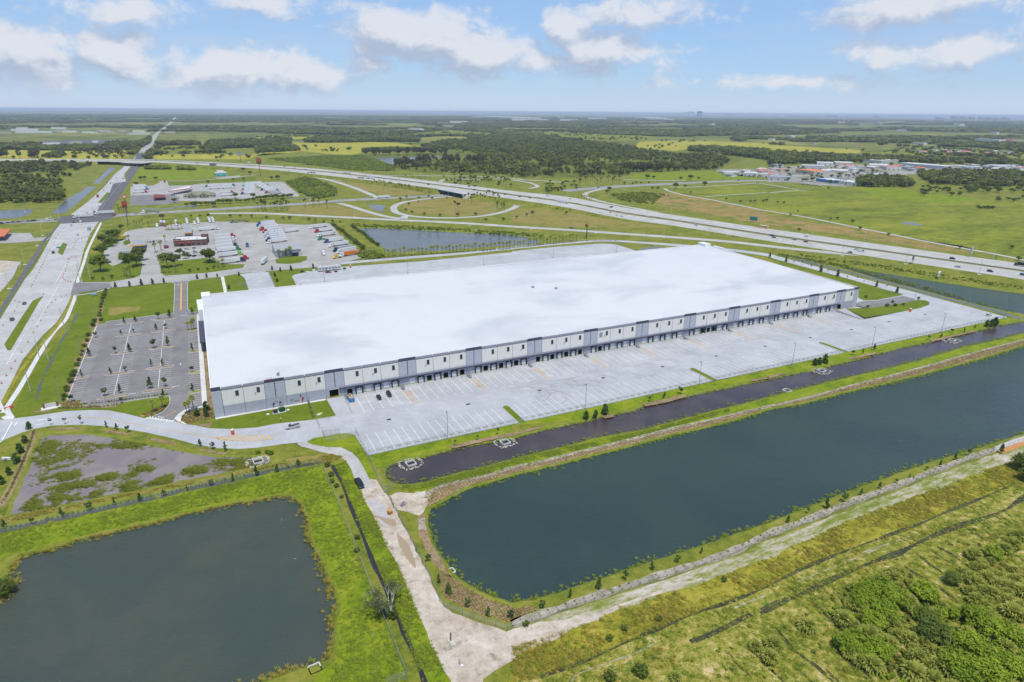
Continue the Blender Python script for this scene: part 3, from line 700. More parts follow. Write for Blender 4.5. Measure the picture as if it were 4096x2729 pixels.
for a,b in zip(B1,T2): vs += [(a[0],a[1],a[2] + .02),(b[0],b[1],b[2] + .02)]
md.quadlist(vs,[(2*i,2*i + 1,2*i + 3,2*i + 2) for i in range(len(B1) - 1)])
mo = md.build('median',drygrass);mo['kind'] = 'structure'
def gap(p,q,r):                                    # leave the embankment open where a road passes below
 return math.dist(p[:2],q) < r
UNDER = [(K('12',1790,860)[0],34),(K('11',1205,580)[0],75)]
for E_,sg,nm in ((T1,1,'embankment'),(B2,-1,'embankment')):
 k = MB();other = B1 if sg > 0 else T2;vs = []
 for p,c in zip(E_,other):
  d = Vector((p[0] - c[0],p[1] - c[1])).normalized();run = max(.5,p[2]*2.6)
  vs.append(((p[0],p[1],p[2] + .08),(p[0] + d.x*run,p[1] + d.y*run,-.05)))
 for (a,a2),(b,b2) in zip(vs[:-1],vs[1:]):
  mid = ((a[0] + b[0])/2,(a[1] + b[1])/2)
  if any(math.dist(mid,q_) < r for q_,r in UNDER): continue
  k.quadlist([a,a2,b2,b],[(0,1,2,3) if sg < 0 else (0,3,2,1)])
 eo = k.build(nm,wild);eo['kind'] = 'structure'
mk = MB()
for T_,B_,dsh in ((T1,B1,3),(T2,B2,3)):
 for fr in (.10,.90): stripes(mk,[tuple(np.array(a)*(1 - fr) + np.array(b)*fr) for a,b in zip(T_,B_)][:52],.28,.16)
 for fr in (.34,.60): stripes(mk,[tuple(np.array(a)*(1 - fr) + np.array(b)*fr) for a,b in zip(T_,B_)][:44],.25,.16,(3.5,8))
mk.build('lane_markings',whitepaint,hw1)
rail = MB()
for a,b in zip(B1[:52],B1[1:53]): rail.box(((a[0] + b[0])/2,(a[1] + b[1])/2,(a[2] + b[2])/2 + .5),(math.dist(a[:2],b[:2]),.35,.9),math.atan2(b[1] - a[1],b[0] - a[0]))
tag(rail.build('barrier_wall',plain('barrier',(.30,.29,.26),.8)),'low grey concrete barrier running between the two highway carriageways','barrier')

def bridge(name,ctr_up,ctr_lo,half,girder,label):
 r = empty(name,(*ctr_lo[:2],0));inv = (-ctr_lo[0],-ctr_lo[1],0)
 return r,inv
# overpass at the interchange: turquoise girders, white abutments
teal = plain('teal_girder',(.010,.17,.22),.55,var=.2);white_wall = plain('white_concrete',(.62,.61,.58),.8)
lowe = [p for p in B2 if math.dist(p[:2],UNDER[0][0]) < 70]
a,b = np.array(K('12',1670,822,z=6.5)[0]),np.array(K('12',1905,868,z=6.5)[0])
d = (b - a)/np.linalg.norm(b - a);nrm = np.array([-d[1],d[0]]); nrm = nrm if nrm[1] > 0 else -nrm
r = tag(empty('highway_overpass',(*a,0)),'concrete highway overpass with turquoise side girder beyond the loop ramp','overpass')
ang = math.atan2(d[1],d[0]);L = np.linalg.norm(b - a)
def part_at(m,name,mat,root): return m.build(name,mat,root,tuple(-v for v in root.location))
for k in range(4):
 c = (a + b)/2 + nrm*(1 + k*9);part_at(MB().box((c[0],c[1],5.7),(L,.5,1.9),ang),'girder',teal,r)
c = (a + b)/2 + nrm*16;part_at(MB().box((c[0],c[1],6.75),(L + 2,34,.35),ang),'deck',hwyconc,r)
for k,t_ in enumerate((.36,.62)):
 for j in range(3):
  c = a + d*L*t_ + nrm*(3 + 12*j);part_at(MB().tube((c[0],c[1],0),(c[0],c[1],4.8),.6,n=8),'pier',white_wall,r)
for p in (a,b):
 c = p + nrm*16;part_at(MB().box((c[0],c[1],3.2),(1.5,34,6.4),ang),'abutment',white_wall,r)
# overpass over the straight road
a,b = np.array(K('11',1110,582,z=6)[0]),np.array(K('11',1300,588,z=6)[0])
d = (b - a)/np.linalg.norm(b - a);nrm = np.array([-d[1],d[0]]);nrm = nrm if nrm[1] > 0 else -nrm;ang = math.atan2(d[1],d[0]);L = np.linalg.norm(b - a)
r = tag(empty('highway_overpass',(*a,0)),'dark highway overpass crossing the long straight road','overpass')
brown = plain('weathered_girder',(.07,.05,.045),.7)
for k in range(4):
 c = (a + b)/2 + nrm*(1 + k*14);part_at(MB().box((c[0],c[1],5.4),(L,.6,2.6),ang),'girder',brown,r)
c = (a + b)/2 + nrm*24;part_at(MB().box((c[0],c[1],6.8),(L + 3,52,.4),ang),'deck',hwyconc,r)
for t_ in (.3,.5,.7):
 for j in range(3):
  c = a + d*L*t_ + nrm*(4 + 18*j);part_at(MB().tube((c[0],c[1],0),(c[0],c[1],4.4),.8,n=8),'pier',white_wall,r)

# ramps
def road(name,pts,wd,mat,z=.10,sub=6): return ribbon(name,pts,wd,z,mat,sub)
road('ramp',KK(('11',1900,1046,2354,1042),('12',400,1060,800,1080,1200,1100,1600,1118,2000,1140),('13',0,1165,500,1195,1000,1230,1500,1265,2000,1305),('14',0,1345,500,1398,1000,1440,1500,1500)),12,hwyconc)
road('ramp',KK(('12',1930,880,1700,895,1480,922,1360,942,1285,970,1265,1000,1300,1038,1420,1068,1650,1085,1900,1082,2120,1062,2290,1025),('13',30,985,45,960,20,935),('12',2270,895)),9,hwyconc)
road('ramp',K('12',760,950,860,975,1000,1020,1150,1062,1330,1095),9,hwyconc)
road('ramp',K('12',0,648,250,675,500,705,700,745,880,800,1020,855,1130,905),9,hwyconc)
road('ramp',K('12',600,728,800,742,1000,752,1080,755),7,hwyconc,.14)
road('ramp',KK(('12',880,665,1100,690,1500,698,2000,702,2354,722),('13',100,735,300,745,520,765)),8,hwyconc)
road('ramp',KK(('13',1500,1075,1200,1010,900,952,740,912,675,880,690,855,770,832,880,812)),8,hwyconc)
road('ramp',KK(('13',0,735,150,760,225,785,230,800,160,815)),7,hwyconc)
road('ramp',KK(('12',1700,752,1715,738,1800,728,2000,730,2300,725)),8,hwyconc)
road('cross_road',KK(('11',-200,1138,0,1130,540,1107,930,1075,1500,1035,2354,985),('12',400,957,800,925,1000,915,1400,895,1750,875,1830,862,2050,845)),21,paleasphalt,.12)
road('cross_road',KK(('13',480,838,700,818,1000,796,1460,772,2000,748,2354,742),('14',300,735,700,700)),26,paleasphalt,.12)
road('cross_road',KK(('13',1020,732,1300,740,1600,742)),8,hwyconc,.10)
for a_ in (('13',1400,815,1450,840,1600,880,1800,912,2100,972,2354,1022),):
 road('frontage_lane',KK(a_,('14',300,1070,700,1150,1100,1230,1500,1310,2000,1402,2354,1472,2900,1580)),5.5,hwyconc)
road('frontage_lane',KK(('13',1450,805,1700,800,2100,775,2250,765)),5,hwyconc);road('frontage_lane',KK(('13',1780,890,2100,868,2354,852),('14',0,855,200,838,350,835)),4,hwyconc);road('frontage_lane',KK(('13',2260,765,2354,778),('14',150,805,280,825)),5,hwyconc)

# straight road running away at the left
mr = KK(('21',-400,1900,0,1430,210,1010,390,790,520,670,590,560,650,440,690,290,735,150,770,0),('11',830,1230,900,1130,960,1075,850,1090,640,1110,560,1135,500,1210,420,1340,300,1568),('21',230,270,100,470,0,640,-400,1250))
sheet('main_road',mr,.10,roadconc)
sheet('main_road',KK(('11',650,1058,800,1045,900,1035,1000,920,1050,850,1080,830,1160,750,1140,700,1225,610,1160,596,1050,690,960,800,820,930)),.10,roadconc)
sheet('main_road',KK(('11',880,1040,1010,1035,1090,905,1180,770,1290,610,1225,600,1160,690,1160,750,1040,770,1010,850,940,950)),.11,darkasphalt)
sheet('road_junction',K('11',500,1090,640,1065,860,1045,1010,1030,1090,1050,1000,1100,930,1120,760,1130,560,1140),.145,darkasphalt)
sheet('main_road',KK(('11',1225,545,1330,545,1345,500,1420,390,1460,310,1560,235,1640,148,1618,148,1530,235,1400,330,1310,440,1270,490)),.25,oldconc)
sheet('main_road',KK(('11',1240,545,1310,545,1320,485,1265,490)),.3,darkasphalt)
for p in (('11',900,945,985,850,1010,855,935,948),('11',1140,685,1200,612,1215,612,1160,688),('11',530,1405,580,1312,620,1330,575,1432),('21',40,870,70,925,100,925,260,650,360,480,405,420,300,470,200,620)):
 sheet('road_median',K(*p),.15,lawn)
sheet('cycle_path',KK(('21',-300,1000,0,540,330,0),('11',240,1540,390,1300,530,1150,545,1150,420,1300,290,1540),('21',390,0,60,520,-200,920)),.11,darkasphalt)
sheet('main_verge',KK(('21',-200,980,0,600,390,0),('11',290,1550,430,1300,470,1250,450,1300,310,1560),('21',385,20,0,640,-200,1010)),.13,lawn)
wk = MB()
sidewalk = KK(('21',30,1500,200,1240,400,900,500,755,600,650,650,540,690,430),('21',720,270,780,90),('11',800,1400,850,1290,930,1130))
ribbon('sidewalk',sidewalk,2.2,.14,walkconc,5)
ribbon('grass_strip',KK(('21',5,1450,180,1130,390,860,480,760),('21',560,650,620,540,660,440)),1.8,.15,olive,5)
ribbon('sidewalk',KK(('21',700,420,860,395,1000,355,1060,340)),1.5,.14,walkconc,5)
ribbon('drain_ditch',KK(('21',720,580,650,700,590,800,520,920,440,1090,380,1220,330,1380)),lambda t: .9 + .5*math.sin(t*23),.06,weedwater,5)
sheet('sidewalk',KK(('31',0,0,30,60,90,90,135,160,120,185,40,185,10,165,60,140,20,100,-60,60)),.16,walkconc)
mm = MB()
for a_ in (('21',60,1060,180,850,330,590,420,400),('11',410,1500,560,1230,640,1140)): stripes(mm,catmull(K(*a_),5),.2,.14,(6,6))
for a_ in (('21',330,700,480,430,600,230),('21',500,320,620,110)): stripes(mm,catmull(K(*a_),5),.2,.14)
stripes(mm,catmull(KK(('11',760,1000,900,820,1100,640)),5),.25,.15,(4,6));stripes(mm,catmull(KK(('11',930,1000,1080,800,1200,680)),5),.25,.15,(4,6))
mm.build('lane_markings',whitepaint,None)['kind'] = 'structure'
# petrol forecourt at the left edge, bare plot
sheet('forecourt',KK(('11',-200,1220,0,1225,280,1225,310,1270,450,1260,460,1290,200,1310,0,1320,-200,1330)),.10,oldconc)
sheet('bare_plot',KK(('11',-100,1490,60,1480,190,1490,180,1568),('21',180,120,120,250,0,390,-100,450,-100,100)),.07,gravel);sheet('bare_plot',KK(('21',-100,100,60,100,150,125,40,220,-100,290)),.09,sand)

# ------------------------------------------------------------------ truck stop ground and rear court
TS1 = KK(('21',740,352,1030,352,1600,297,1730,287,2030,247,2200,217),('22',110,197,570,157,780,132),('12',790,1500,960,1455,985,1425,880,1345,780,1255,690,1140,640,1135,450,1150,200,1140,0,1130),('11',2000,1118,1620,1140,1450,1170,1250,1190,1150,1215,1120,1260,1090,1310,960,1370,950,1568),('21',900,130,740,290))
sheet('truck_stop_lot',TS1,.10,oldconc)
sheet('entry_apron',K('21',650,415,680,300,750,305,1010,310,1030,350,740,395,690,420),.175,asphalt)
LAWNS = [K('21',755,300,775,160,830,60,950,15,1000,130,1040,150,1250,60,1310,130,1290,235,1230,260,1000,297),K('21',1475,110,1640,100,1900,75,2050,130,2250,135,2235,165,1900,212,1520,238,1478,215),
         K('12',175,1470,230,1450,350,1435,470,1440,470,1470,400,1500,300,1510,190,1505),K('11',950,1360,1000,1280,1080,1260,1090,1310,960,1380),K('11',1130,1330,1140,1300,1190,1280,1200,1320,1160,1340),K('11',1515,1195,1680,1185,1690,1190,1530,1202)]
for p in LAWNS: sheet('lawn',ragged(p,4,.15,5),.16,lawn)
REAR = KK(('22',400,380,330,245,360,226,570,188,780,158,1500,107,2354,22),('13',0,1392,400,1352,820,1322,900,1323,960,1332,1050,1357,1150,1393,1150,1480,0,1600))
REAR = [p for p in REAR if p[1] > 440] + [(366,431),(41,431)]
sheet('rear_court',REAR,.08,yardconc)
rl = MB()
for k in range(70):
 x = 62 + k*4.2
 if x < 355: stripes(rl,[(x,440),(x,457)],.14,.12)
 if x < 340: rl.box((x + 2.1,478 + .03*(x - 60),.18),(1.9,.2,.14),.03)
rl.build('stall_markings',whitepaint,None)['kind'] = 'structure'
sheet('rear_apron',KK(('21',2205,225,2354,207),('22',60,200,112,205,182,356,0,382),('21',2354,392,2292,386,2252,262)),.09,yardconc)
sheet('sidewalk',K('21',2030,247,2058,245,2092,402,2062,406),.10,walkconc)
outer = KK(('12',770,1492,1400,1440,1900,1402),('13',0,1352,400,1315,700,1291,850,1286,1000,1292,1300,1312,1700,1340,2080,1378),('14',0,1415)) + [(466.5,400),(463.5,330),(461.6,274.2)]
inner = KK(('12',780,1514,1400,1462,1900,1422),('13',0,1374,400,1335,700,1309,850,1303,1000,1308,1300,1330,1700,1362,2080,1400),('14',0,1440)) + [(455.5,400),(452.5,330),(449,276)]
sheet('perimeter_drive',catmull(outer,4) + catmull(inner,4)[::-1],.085,yardconc)

# ------------------------------------------------------------------ car park
LOT = KK(('21',610,1395,890,690,960,682,985,660,1600,580)) + [(-24.0,446),(-24.1,500),(-24.3,524),(-26.5,530),(-13.5,531),(-15.6,525),(-15.9,500),(-16.0,448),(-14.5,443),(-9.4,439),(-9.6,432),(-11.0,284.5)] + \
      KK(('31',1860,65,1750,80,1660,130,1610,170,1600,200,1370,172,1420,150,1500,110,1550,60,1568,10),('21',1568,1440,1560,1345,1500,1348,1250,1380,960,1434,830,1442,765,1430,742,1405,735,1392))
lot = sheet('car_park',LOT,.06,asphalt)
sheet('crosswalk_apron',KK(('31',1350,160,1600,190,1600,205,1340,175)),.07,walkconc)
lm = MB()
GAPS = [(316.5,342.0),(346.2,373.0),(377.4,404.5),(408.4,428.6)]
def stallrow(x0,x1,gaps,n=None):
 for a_,b_ in gaps:
  k = max(2,round((b_ - a_)/2.78))
  for i in range(k + 1): y = a_ + (b_ - a_)*i/k;stripes(lm,[(x0,y),(x1,y)],.16,.10)
stallrow(-64.8,-59.5,[(317.0,342.8),(347.0,373.5),(377.6,405.0),(409.5,434)])
for cx_ in (-46.7,-28.9):
 stallrow(cx_ - 5.2,cx_ + 5.2,GAPS)
 for a_,b_ in GAPS: stripes(lm,[(cx_,a_),(cx_,b_)],.24,.105)
stallrow(-16.2,-11.1,[(286.5,302.5),(306.5,327.5),(331.5,360.0),(364.5,397.5)])
stripes(lm,[(-64.9,317),(-64.9,434)],.22,.10)
for i in range(9): y = 403 + i*2.9;stripes(lm,[(-16.2,y),(-11.1,y)],.17,.10)
for y in (371,380,389):
 for i in range(5): stripes(lm,[(-15.9 + i,y - .4),(-15.2 + i,y + .8)],.14,.10)
for k in range(9):   # zebra at the entrance
 p = K('31',1375 + k*26,172 + k*5)[0];stripes(lm,[p,(p[0] + .2,p[1] + 2.2)],.45,.105)
for a_ in (('21',1575,1263,1655,1250),('21',1170,1330,1250,1318),('21',1060,688,1120,684),('21',1380,646,1425,643),('21',1660,606,1725,602),('31',1450,155,1510,165)): stripes(lm,K(*a_),.5,.105)
for u,v in ((1640,318),(1660,1050)):
 p = K('21',u,v)[0];lm.quad((p[0] - .25,p[1] - 1.5,.1),(p[0] + .25,p[1] - 1.5,.1),(p[0] + .25,p[1] + 1,.1),(p[0] - .25,p[1] + 1,.1))
lm.build('stall_markings',plain('worn_paint',(.64,.63,.61),.8,var=.2,scale=.8),lot)
ym = MB()
for dx in (-.12,.12): stripes(ym,[(-19.9 + dx,446),(-19.9 + dx,527)],.14,.10)
ym.box((-19.9,486,.1),(.9,74,.09));stripes(ym,K('31',1515,160,1625,100),.3,.10)
ym.build('centre_line',yellowpaint,lot)
km = MB()
def isl(pts,name='planting_island',mat=None):
 pts = catmull(pts,4,True)
 o = sheet(name,pts,.15,mat or mulch);kb = MB();kerb(kb,pts,.05,.15,.26,True);kb.build('kerb',walkconc,o);return o
for cx_ in (-46.7,-28.9):
 for y in (313.6,344.1,375.2,406.4,431.0): isl([(cx_ - 5.6,y - .9),(cx_ - 5.6,y + .9),(cx_,y + 1.2),(cx_ + 5.6,y + .9),(cx_ + 5.6,y - .9),(cx_,y - 1.2)])
for y in (344.9,375.5,407.2): isl([(-64.6,y - .9),(-64.6,y + .9),(-60.6,y + 1.0),(-59.4,y),(-60.6,y - 1.0)])
for y in (304.4,329.5,362.2,400.5,430.5): isl([(-11.2,y - 1.1),(-11.2,y + 1.1),(-15.2,y + 1.2),(-16.3,y),(-15.2,y - 1.2)],mat=olive)
kb = MB();kerb(kb,LOT[0:5] + LOT[5:9],.03,.15,.25);kerb(kb,LOT[9:14],.03,.15,.25);kerb(kb,LOT[16:],.03,.15,.25);kb.build('kerb',walkconc,lot)
sheet('sidewalk',[(-11.0,284),(-8.9,284),(-8.9,432),(-9.6,434),(-11.0,434)],.16,walkconc)
for y0,y1 in ((280,304),(305,330),(331,357),(358,395)): sheet('mulch_bed',[(-8.7,y0),(-6.6,y0),(-6.6,y1),(-8.7,y1)],.10,mulch)
sheet('sidewalk',KK(('31',1620,190,1605,170,1640,130,1700,90,1860,55)) + [(-9.5,285),(-9.5,282)] + KK(('31',1860,70,1720,108,1670,150,1665,195,1720,225,1700,228)),.13,walkconc)
sheet('planting_bed',KK(('31',1670,195,1668,160,1720,112,1860,75,1960,80,1975,165,1850,190,1730,222)),.09,mulch)
sheet('planting_bed',KK(('31',1800,235,1960,205,1930,250)),.09,mulch)
sheet('planting_bed',KK(('31',1300,140,1400,95,1550,20,1565,20,1545,60,1480,115,1360,155)),.09,mulch)
sheet('planting_bed',KK(('31',520,70,600,10,735,-2,750,45,830,62,960,55,1100,30,1080,60,960,75,700,80,530,85)),.09,mulch)
sheet('planting_bed',ragged(KK(('31',290,118,410,88,500,90,380,118)),2,.2),.09,mulch)
ribbon('walk',[(-6.3,271.0),(20,271.0),(39,270.9)],1.7,.10,walkconc,1)
for a_ in (('31',450,262,600,255,760,255,750,270,600,272,470,276),('31',970,278,1080,285,1220,318,1210,330,1090,310,980,295),('31',1390,350,1480,362,1620,395,1625,412,1500,395,1395,372),('31',1840,452,1960,468,2080,492,2085,505,1950,492,1845,468)):
 sheet('mulch_bed',ragged(K(*a_),1.5,.15),.06,mulch)
ribbon('hedge_bed',KK(('21',960,400,930,560,880,700,820,830,740,990,690,1140,620,1330)),2.0,.07,mulch,4)
for a_ in (('21',690,990,745,985,740,1040,690,1050),('21',765,825,800,815,790,860,765,865),('21',820,680,850,670,845,715,822,720),('21',620,1190,650,1170,640,1250,615,1250)): sheet('mulch_bed',ragged(K(*a_),1.5,.2),.065,mulch)
# dirt patch on the lawn
sheet('worn_patch',ragged(K('21',1000,530,1150,520,1290,525,1280,560,1140,575,1060,600,1000,600),3,.5,9),.05,drygrass)
# verge mulch strips beside the narrow pond
for a_ in (('32',1790,420,2000,370,2354,300,2354,330,2100,380,1900,430,1800,450),('33',0,310,100,280,260,245,265,265,120,295,0,335),('23',1205,1412,1400,1370,1590,1330,1600,1350,1430,1400,1230,1440),('23',830,1530,920,1510,940,1535,850,1550),('24',0,1160,150,1128,165,1140,0,1185),('24',745,993,990,938,995,955,760,1010),('24',1495,828,1890,742,1895,755,1510,845),('23',2190,1195,2354,1165,2354,1185,2210,1210)):
 sheet('mulch_bed',ragged(K(*a_),2,.25),.05,mulch)

# ------------------------------------------------------------------ truck court markings
cm = MB();hm = MB()
def zl(x,y): return (x,y,zy(x,y))
def yline(mb,x,y0,y1,wd): 
 n = 5
 stripes(mb,[zl(x,y0 + (y1 - y0)*i/n) for i in range(n + 1)],wd,.05)
BW = 8.44;BX = lambda k: 5.85 + BW*k
GREY = [1,4] + [4 + 4*i for i in range(1,10)] + [43]
for k in range(5,43):
 for s in (0,.5):
  x = BX(k) + s*BW
  if (k in GREY and s == .5) or (k - 1 in GREY and s == 0): pass
  if x > 366: continue
  yline(cm,x,270.5,253.5,.15)
x = 47.5
k = 0
while x < 452:
 if not any(abs(x - fx) < 3.3 for fx,_ in GRASS_FINGERS): yline(cm,x,214.6,231.5,.15)
 x += 3.66
yline(cm,44.6,214.6,231,.15)
stripes(cm,[zl(44.5 + i*8,214.6) for i in range(52)],.15,.05)
cm.build('stall_markings',whitepaint,yard)
ws = MB();x = 49.3
while x < 452:
 if not any(abs(x - fx) < 3.6 for fx,_ in GRASS_FINGERS): ws.box((x,216.2,zy(x,216.2) + .1),(1.9,.2,.14))
 x += 3.66
ws.build('wheel_stops',plain('wheel_stop',(.20,.21,.24),.8),yard)['kind'] = 'stuff'
for k in GREY[1:]:
 x0 = BX(k) + .3;x1 = x0 + 3.3
 if k == 4: x0,x1 = 47.2,50.2
 if k == 43: continue
 for i in range(14):
  y = 252.5 + i*1.05;stripes(hm,[zl(x0,y),zl(x1,y + 1.6)],.20,.05)
 for x in (x0,x1): yline(hm,x,252.5,268,.15)
p0 = K('31',1960,350)[0];p1 = K('32',180,350)[0]
c0 = K('31',1960,350,2100,372,2240,380,2354,378) + K('32',100,370,178,352);stripes(hm,c0,.22,.06)
c1 = K('31',1960,350,2100,338,2354,325) + K('32',80,318);stripes(hm,c1,.22,.06)
for u in (2010,2060,2110,2160,2210,2265,2320,2375,2430,2480): stripes(hm,K('31',u - 25,342 - (u - 2000)*.03,u + 30,375 - max(0,u - 2300)*.04),.5,.06)
stripes(hm,catmull(K('31',640,165,820,160,1000,178,1250,225,1500,270,1750,312,1950,350),5),.26,.06)
for u,v in ((1300,150),(1640,205)): p = K('31',u,v)[0];hm.box((p[0] + 1.0,p[1] - .3,.1),(3.0,.5,.09),-.35)
hm.build('yellow_markings',yellowpaint,yard)
wm_ = MB()
for a_ in (('31',130,240,160,205),('31',20,370,110,205),('31',335,228,400,220)): stripes(wm_,K(*a_),.35,.06)
stripes(wm_,K('31',340,190,440,175),.5,.06);wm_.build('stop_markings',whitepaint,yard)
gm = plain('iron_grate',(.03,.03,.03),.7)
for c,u,v in (('22',1950,1408),('22',1222,1548),('23',840,1167),('23',255,1282),('23',1385,1064),('23',1878,967),('23',2330,877),('24',390,797),('24',768,723),('24',1115,654),('24',1443,592)):
 p = K(c,u,v)[0];m = MB()
 for i in range(6): m.box((p[0] - .75 + i*.3,p[1],zy(*p) + .05),(.2,1.1,.06))
 m.box((p[0],p[1],zy(*p) + .035),(1.8,1.3,.03));m.build('drain_grate',gm,yard)
for fx,wd in GRASS_FINGERS:
 pts = [(fx - wd/2,213.9),(fx - wd/2,229.5),(fx - wd/4,231.2),(fx + wd/4,231.2),(fx + wd/2,229.5),(fx + wd/2,213.9)]
 o = sheet('grass_finger',pts,.16,lawn);kb = MB();kerb(kb,pts,.02,.16,.22);kb.build('kerb',walkconc,o)
# skid circles burnt onto the concrete
sk = MB();rs = random.Random(4)
for u,v,r in ((280,1230,7),(360,1300,6),(450,1260,5),(610,1200,6),(640,1180,4.5),(860,1190,5),(130,1330,11),(330,1350,8),(480,1230,6.5),(240,1280,9),(1200,1110,6),(420,1220,4),(300,1345,4.5),(700,1230,5)):
 p = K('23',u,v)[0];a0 = rs.uniform(0,6.28);a1 = a0 + rs.uniform(2.2,5.6);e = rs.uniform(.75,1.25)
 pts = [zl(p[0] + r*math.cos(a0 + (a1 - a0)*i/20),p[1] + r*e*math.sin(a0 + (a1 - a0)*i/20)) for i in range(21)]
 for dr in (0,1.7):
  stripes(sk,[(x + dr*.4,y + dr*.3,z) for x,y,z in pts],.13,.045)
sk.build('tyre_marks',plain('rubber_marks',(.30,.30,.305),.8,var=.3,scale=.5),yard)
# ------------------------------------------------------------------ warehouse
cream = plain('cream_wall',(.70,.675,.63),.85,var=.05,scale=.4)
greyw = plain('grey_wall',(.36,.375,.43),.85,var=.06,scale=.4)
greyp = plain('grey_panel',(.44,.455,.51),.85,var=.05,scale=.4)
capg = plain('parapet_grey',(.27,.28,.33),.7,var=.06)
capn = plain('parapet_navy',(.055,.058,.095),.7,var=.12)
jointm = plain('joint_shadow',(.13,.135,.155),.9)  # even dark grey of the panel joints, also on doors and posts
darkm = plain('dark_line',(.03,.03,.045),.7)
doorw = plain('door_white',(.66,.67,.68),.6,var=.05)
sealm = plain('dock_seal_rubber',(.018,.022,.028),.8)
steel = plain('galvanised_steel',(.42,.43,.44),.45,.6)
glassd = plain('dark_glass',(.020,.030,.028),.12,0,.3,1.0,.6)
inner_m = plain('interior',(.05,.06,.07),.9)
floor_m = plain('slab',(.35,.35,.36),.8)
def roofmat():
 m,t,b,o = newmat('white_roof')
 geo = t.add('ShaderNodeNewGeometry');p = geo.outputs['Position']
 st = t.smooth(t.noise(t.vmath('MULTIPLY',p,(1,1.35,1)),.0135,4,.55,.6),.47,.68)
 col = t.mix(t.math('MULTIPLY',st,.9),(.592,.586,.580),(.455,.462,.468))
 fine = t.smooth(t.noise(p,.09,6,.65,.4),.35,.75)
 col = t.mix(t.math('MULTIPLY',fine,.18),col,(.49,.485,.48))
 br = t.add('ShaderNodeTexBrick');br.offset = .5;br.inputs['Scale'].default_value = 1.0
 br.inputs['Brick Width'].default_value = 30.0;br.inputs['Row Height'].default_value = 3.05;br.inputs['Mortar Size'].default_value = .05;br.inputs['Mortar Smooth'].default_value = .5
 br.inputs['Color1'].default_value = (1,1,1,1);br.inputs['Color2'].default_value = (.985,.985,.985,1);br.inputs['Mortar'].default_value = (.925,.925,.93,1)
 sw = t.add('ShaderNodeMapping');sw.inputs['Rotation'].default_value = (0,0,math.pi/2);t.put(sw.inputs[0],p);t.put(br.inputs['Vector'],sw.outputs[0])
 col = t.mix(1.0,col,br.outputs[0],'MULTIPLY')
 t.put(b.inputs['Base Color'],col);b.inputs['Roughness'].default_value = .55;b.inputs['Specular IOR Level'].default_value = .35
 MATS['white_roof'] = m;return m
roofm = roofmat()
YW,YB = 272.0,431.5
WL = (190.0,350.0,0.0)
wh = tag(empty('warehouse',WL),'enormous white-roofed distribution warehouse with cream and grey panels and a row of loading docks','warehouse')
inv = tuple(-v for v in WL)
def wp(m,name,mats,parent=wh): 
 o = m.build(name,mats,parent)
 if parent is wh: o.location = inv
 return o
# roof with a faint fall to both long sides
m = MB();RX0,RX1 = -6.0,lambda y: XR(y) - .3
prof = [(272.35,12.35),(352,13.15),(431.3,12.35)]
vs = []
for y,z in prof: vs += [(RX0,y,z),(RX1(y),y,z)]
m.quadlist(vs,[(0,1,3,2),(2,3,5,4)])
roof = wp(m,'roof',roofm)
m = MB().quadlist([(-6,272.4,-.02),(XR(272) - .3,272.4,-.02),(XR(431) - .3,431.3,-.02),(-6,431.3,-.02)],[(0,1,2,3)]);wp(m,'floor_slab',floor_m)
# panel meshes, shared by alike bays (origin at the bay's left joint on the wall face)
PW = BW - .14
def opening_wall(m,holes,z1):
 """lower wall from the court up to z1 with door holes (x0, x1, z0, z1)"""
 xs = sorted(set([0.07,.07 + PW] + [h[0] for h in holes] + [h[1] for h in holes]))
 for a,b in zip(xs[:-1],xs[1:]):
  hh = [h for h in holes if h[0] <= a + 1e-6 and h[1] >= b - 1e-6]
  if hh:
   h = hh[0]
   if h[2] > -1.55: m.box(((a + b)/2,.15,(h[2] - 1.6)/2),(b - a,.3,h[2] + 1.6))
   m.box(((a + b)/2,.15,(h[3] + z1)/2),(b - a,.3,z1 - h[3]))
  else: m.box(((a + b)/2,.15,(z1 - 1.6)/2),(b - a,.3,z1 + 1.6))
DOORL,DOORR = (.91,3.31,.0,2.75),(5.13,7.53,.0,2.75)
MANL = (.35,1.35,0.0,2.2)
def cream_panel(holes,split=4.7):
 m = MB();opening_wall(m,holes,split)
 m.cur = 1;m.box((.07 + PW/2,.14,(split + 11.75)/2),(PW,.32,11.75 - split))
 m.cur = 2;m.box((.07 + PW/2,.12,11.83),(PW,.34,.16))
 return m.mesh('wall_panel',[greyw,cream,darkm])
def grey_panel(holes):
 m = MB();opening_wall(m,holes,4.7);n = 8;h = (11.9 - 4.7)/n
 m.cur = 1
 for i in range(n):
  for x0,x1 in ((.07,4.05),(4.39,.07 + PW)): m.box(((x0 + x1)/2,.14,4.7 + h*(i + .5)),(x1 - x0,.3,h - .09))
 m.cur = 2;m.box((.07 + PW/2,.22,8.3),(PW,.12,7.2));m.cur = 3;m.box((4.22,.16,8.3),(.22,.12,7.2))
 return m.mesh('wall_panel',[greyw,greyp,jointm,darkm])
P_CREAM0 = cream_panel([]);P_CREAM2 = cream_panel([DOORL,DOORR])
P_GREY0 = grey_panel([(5.2,6.2,0,2.3)]);P_GREYS = grey_panel([MANL,DOORR]);P_GREYD = grey_panel([(1.4,5.5,-.02,3.7)]);P_GREYR = grey_panel([(2.4,6.2,-.02,3.2)])
def cap(w_,navy):
 m = MB();zz = (11.91,13.25) if navy else (11.91,13.05)
 c = (zz[0] + zz[1])/2;h = zz[1] - zz[0]
 m.box((.07 + w_/2,.25,c),(w_,.45,h),0,(1.0,1.0) if navy else (.955,1.0));return m.mesh('parapet',capn if navy else capg)
CAP_C,CAP_N = cap(PW,False),cap(PW,True)
WIN = MB();WIN.box((0,-.03,0),(1.5,.12,2.65));WINF = WIN.mesh('window',doorw)
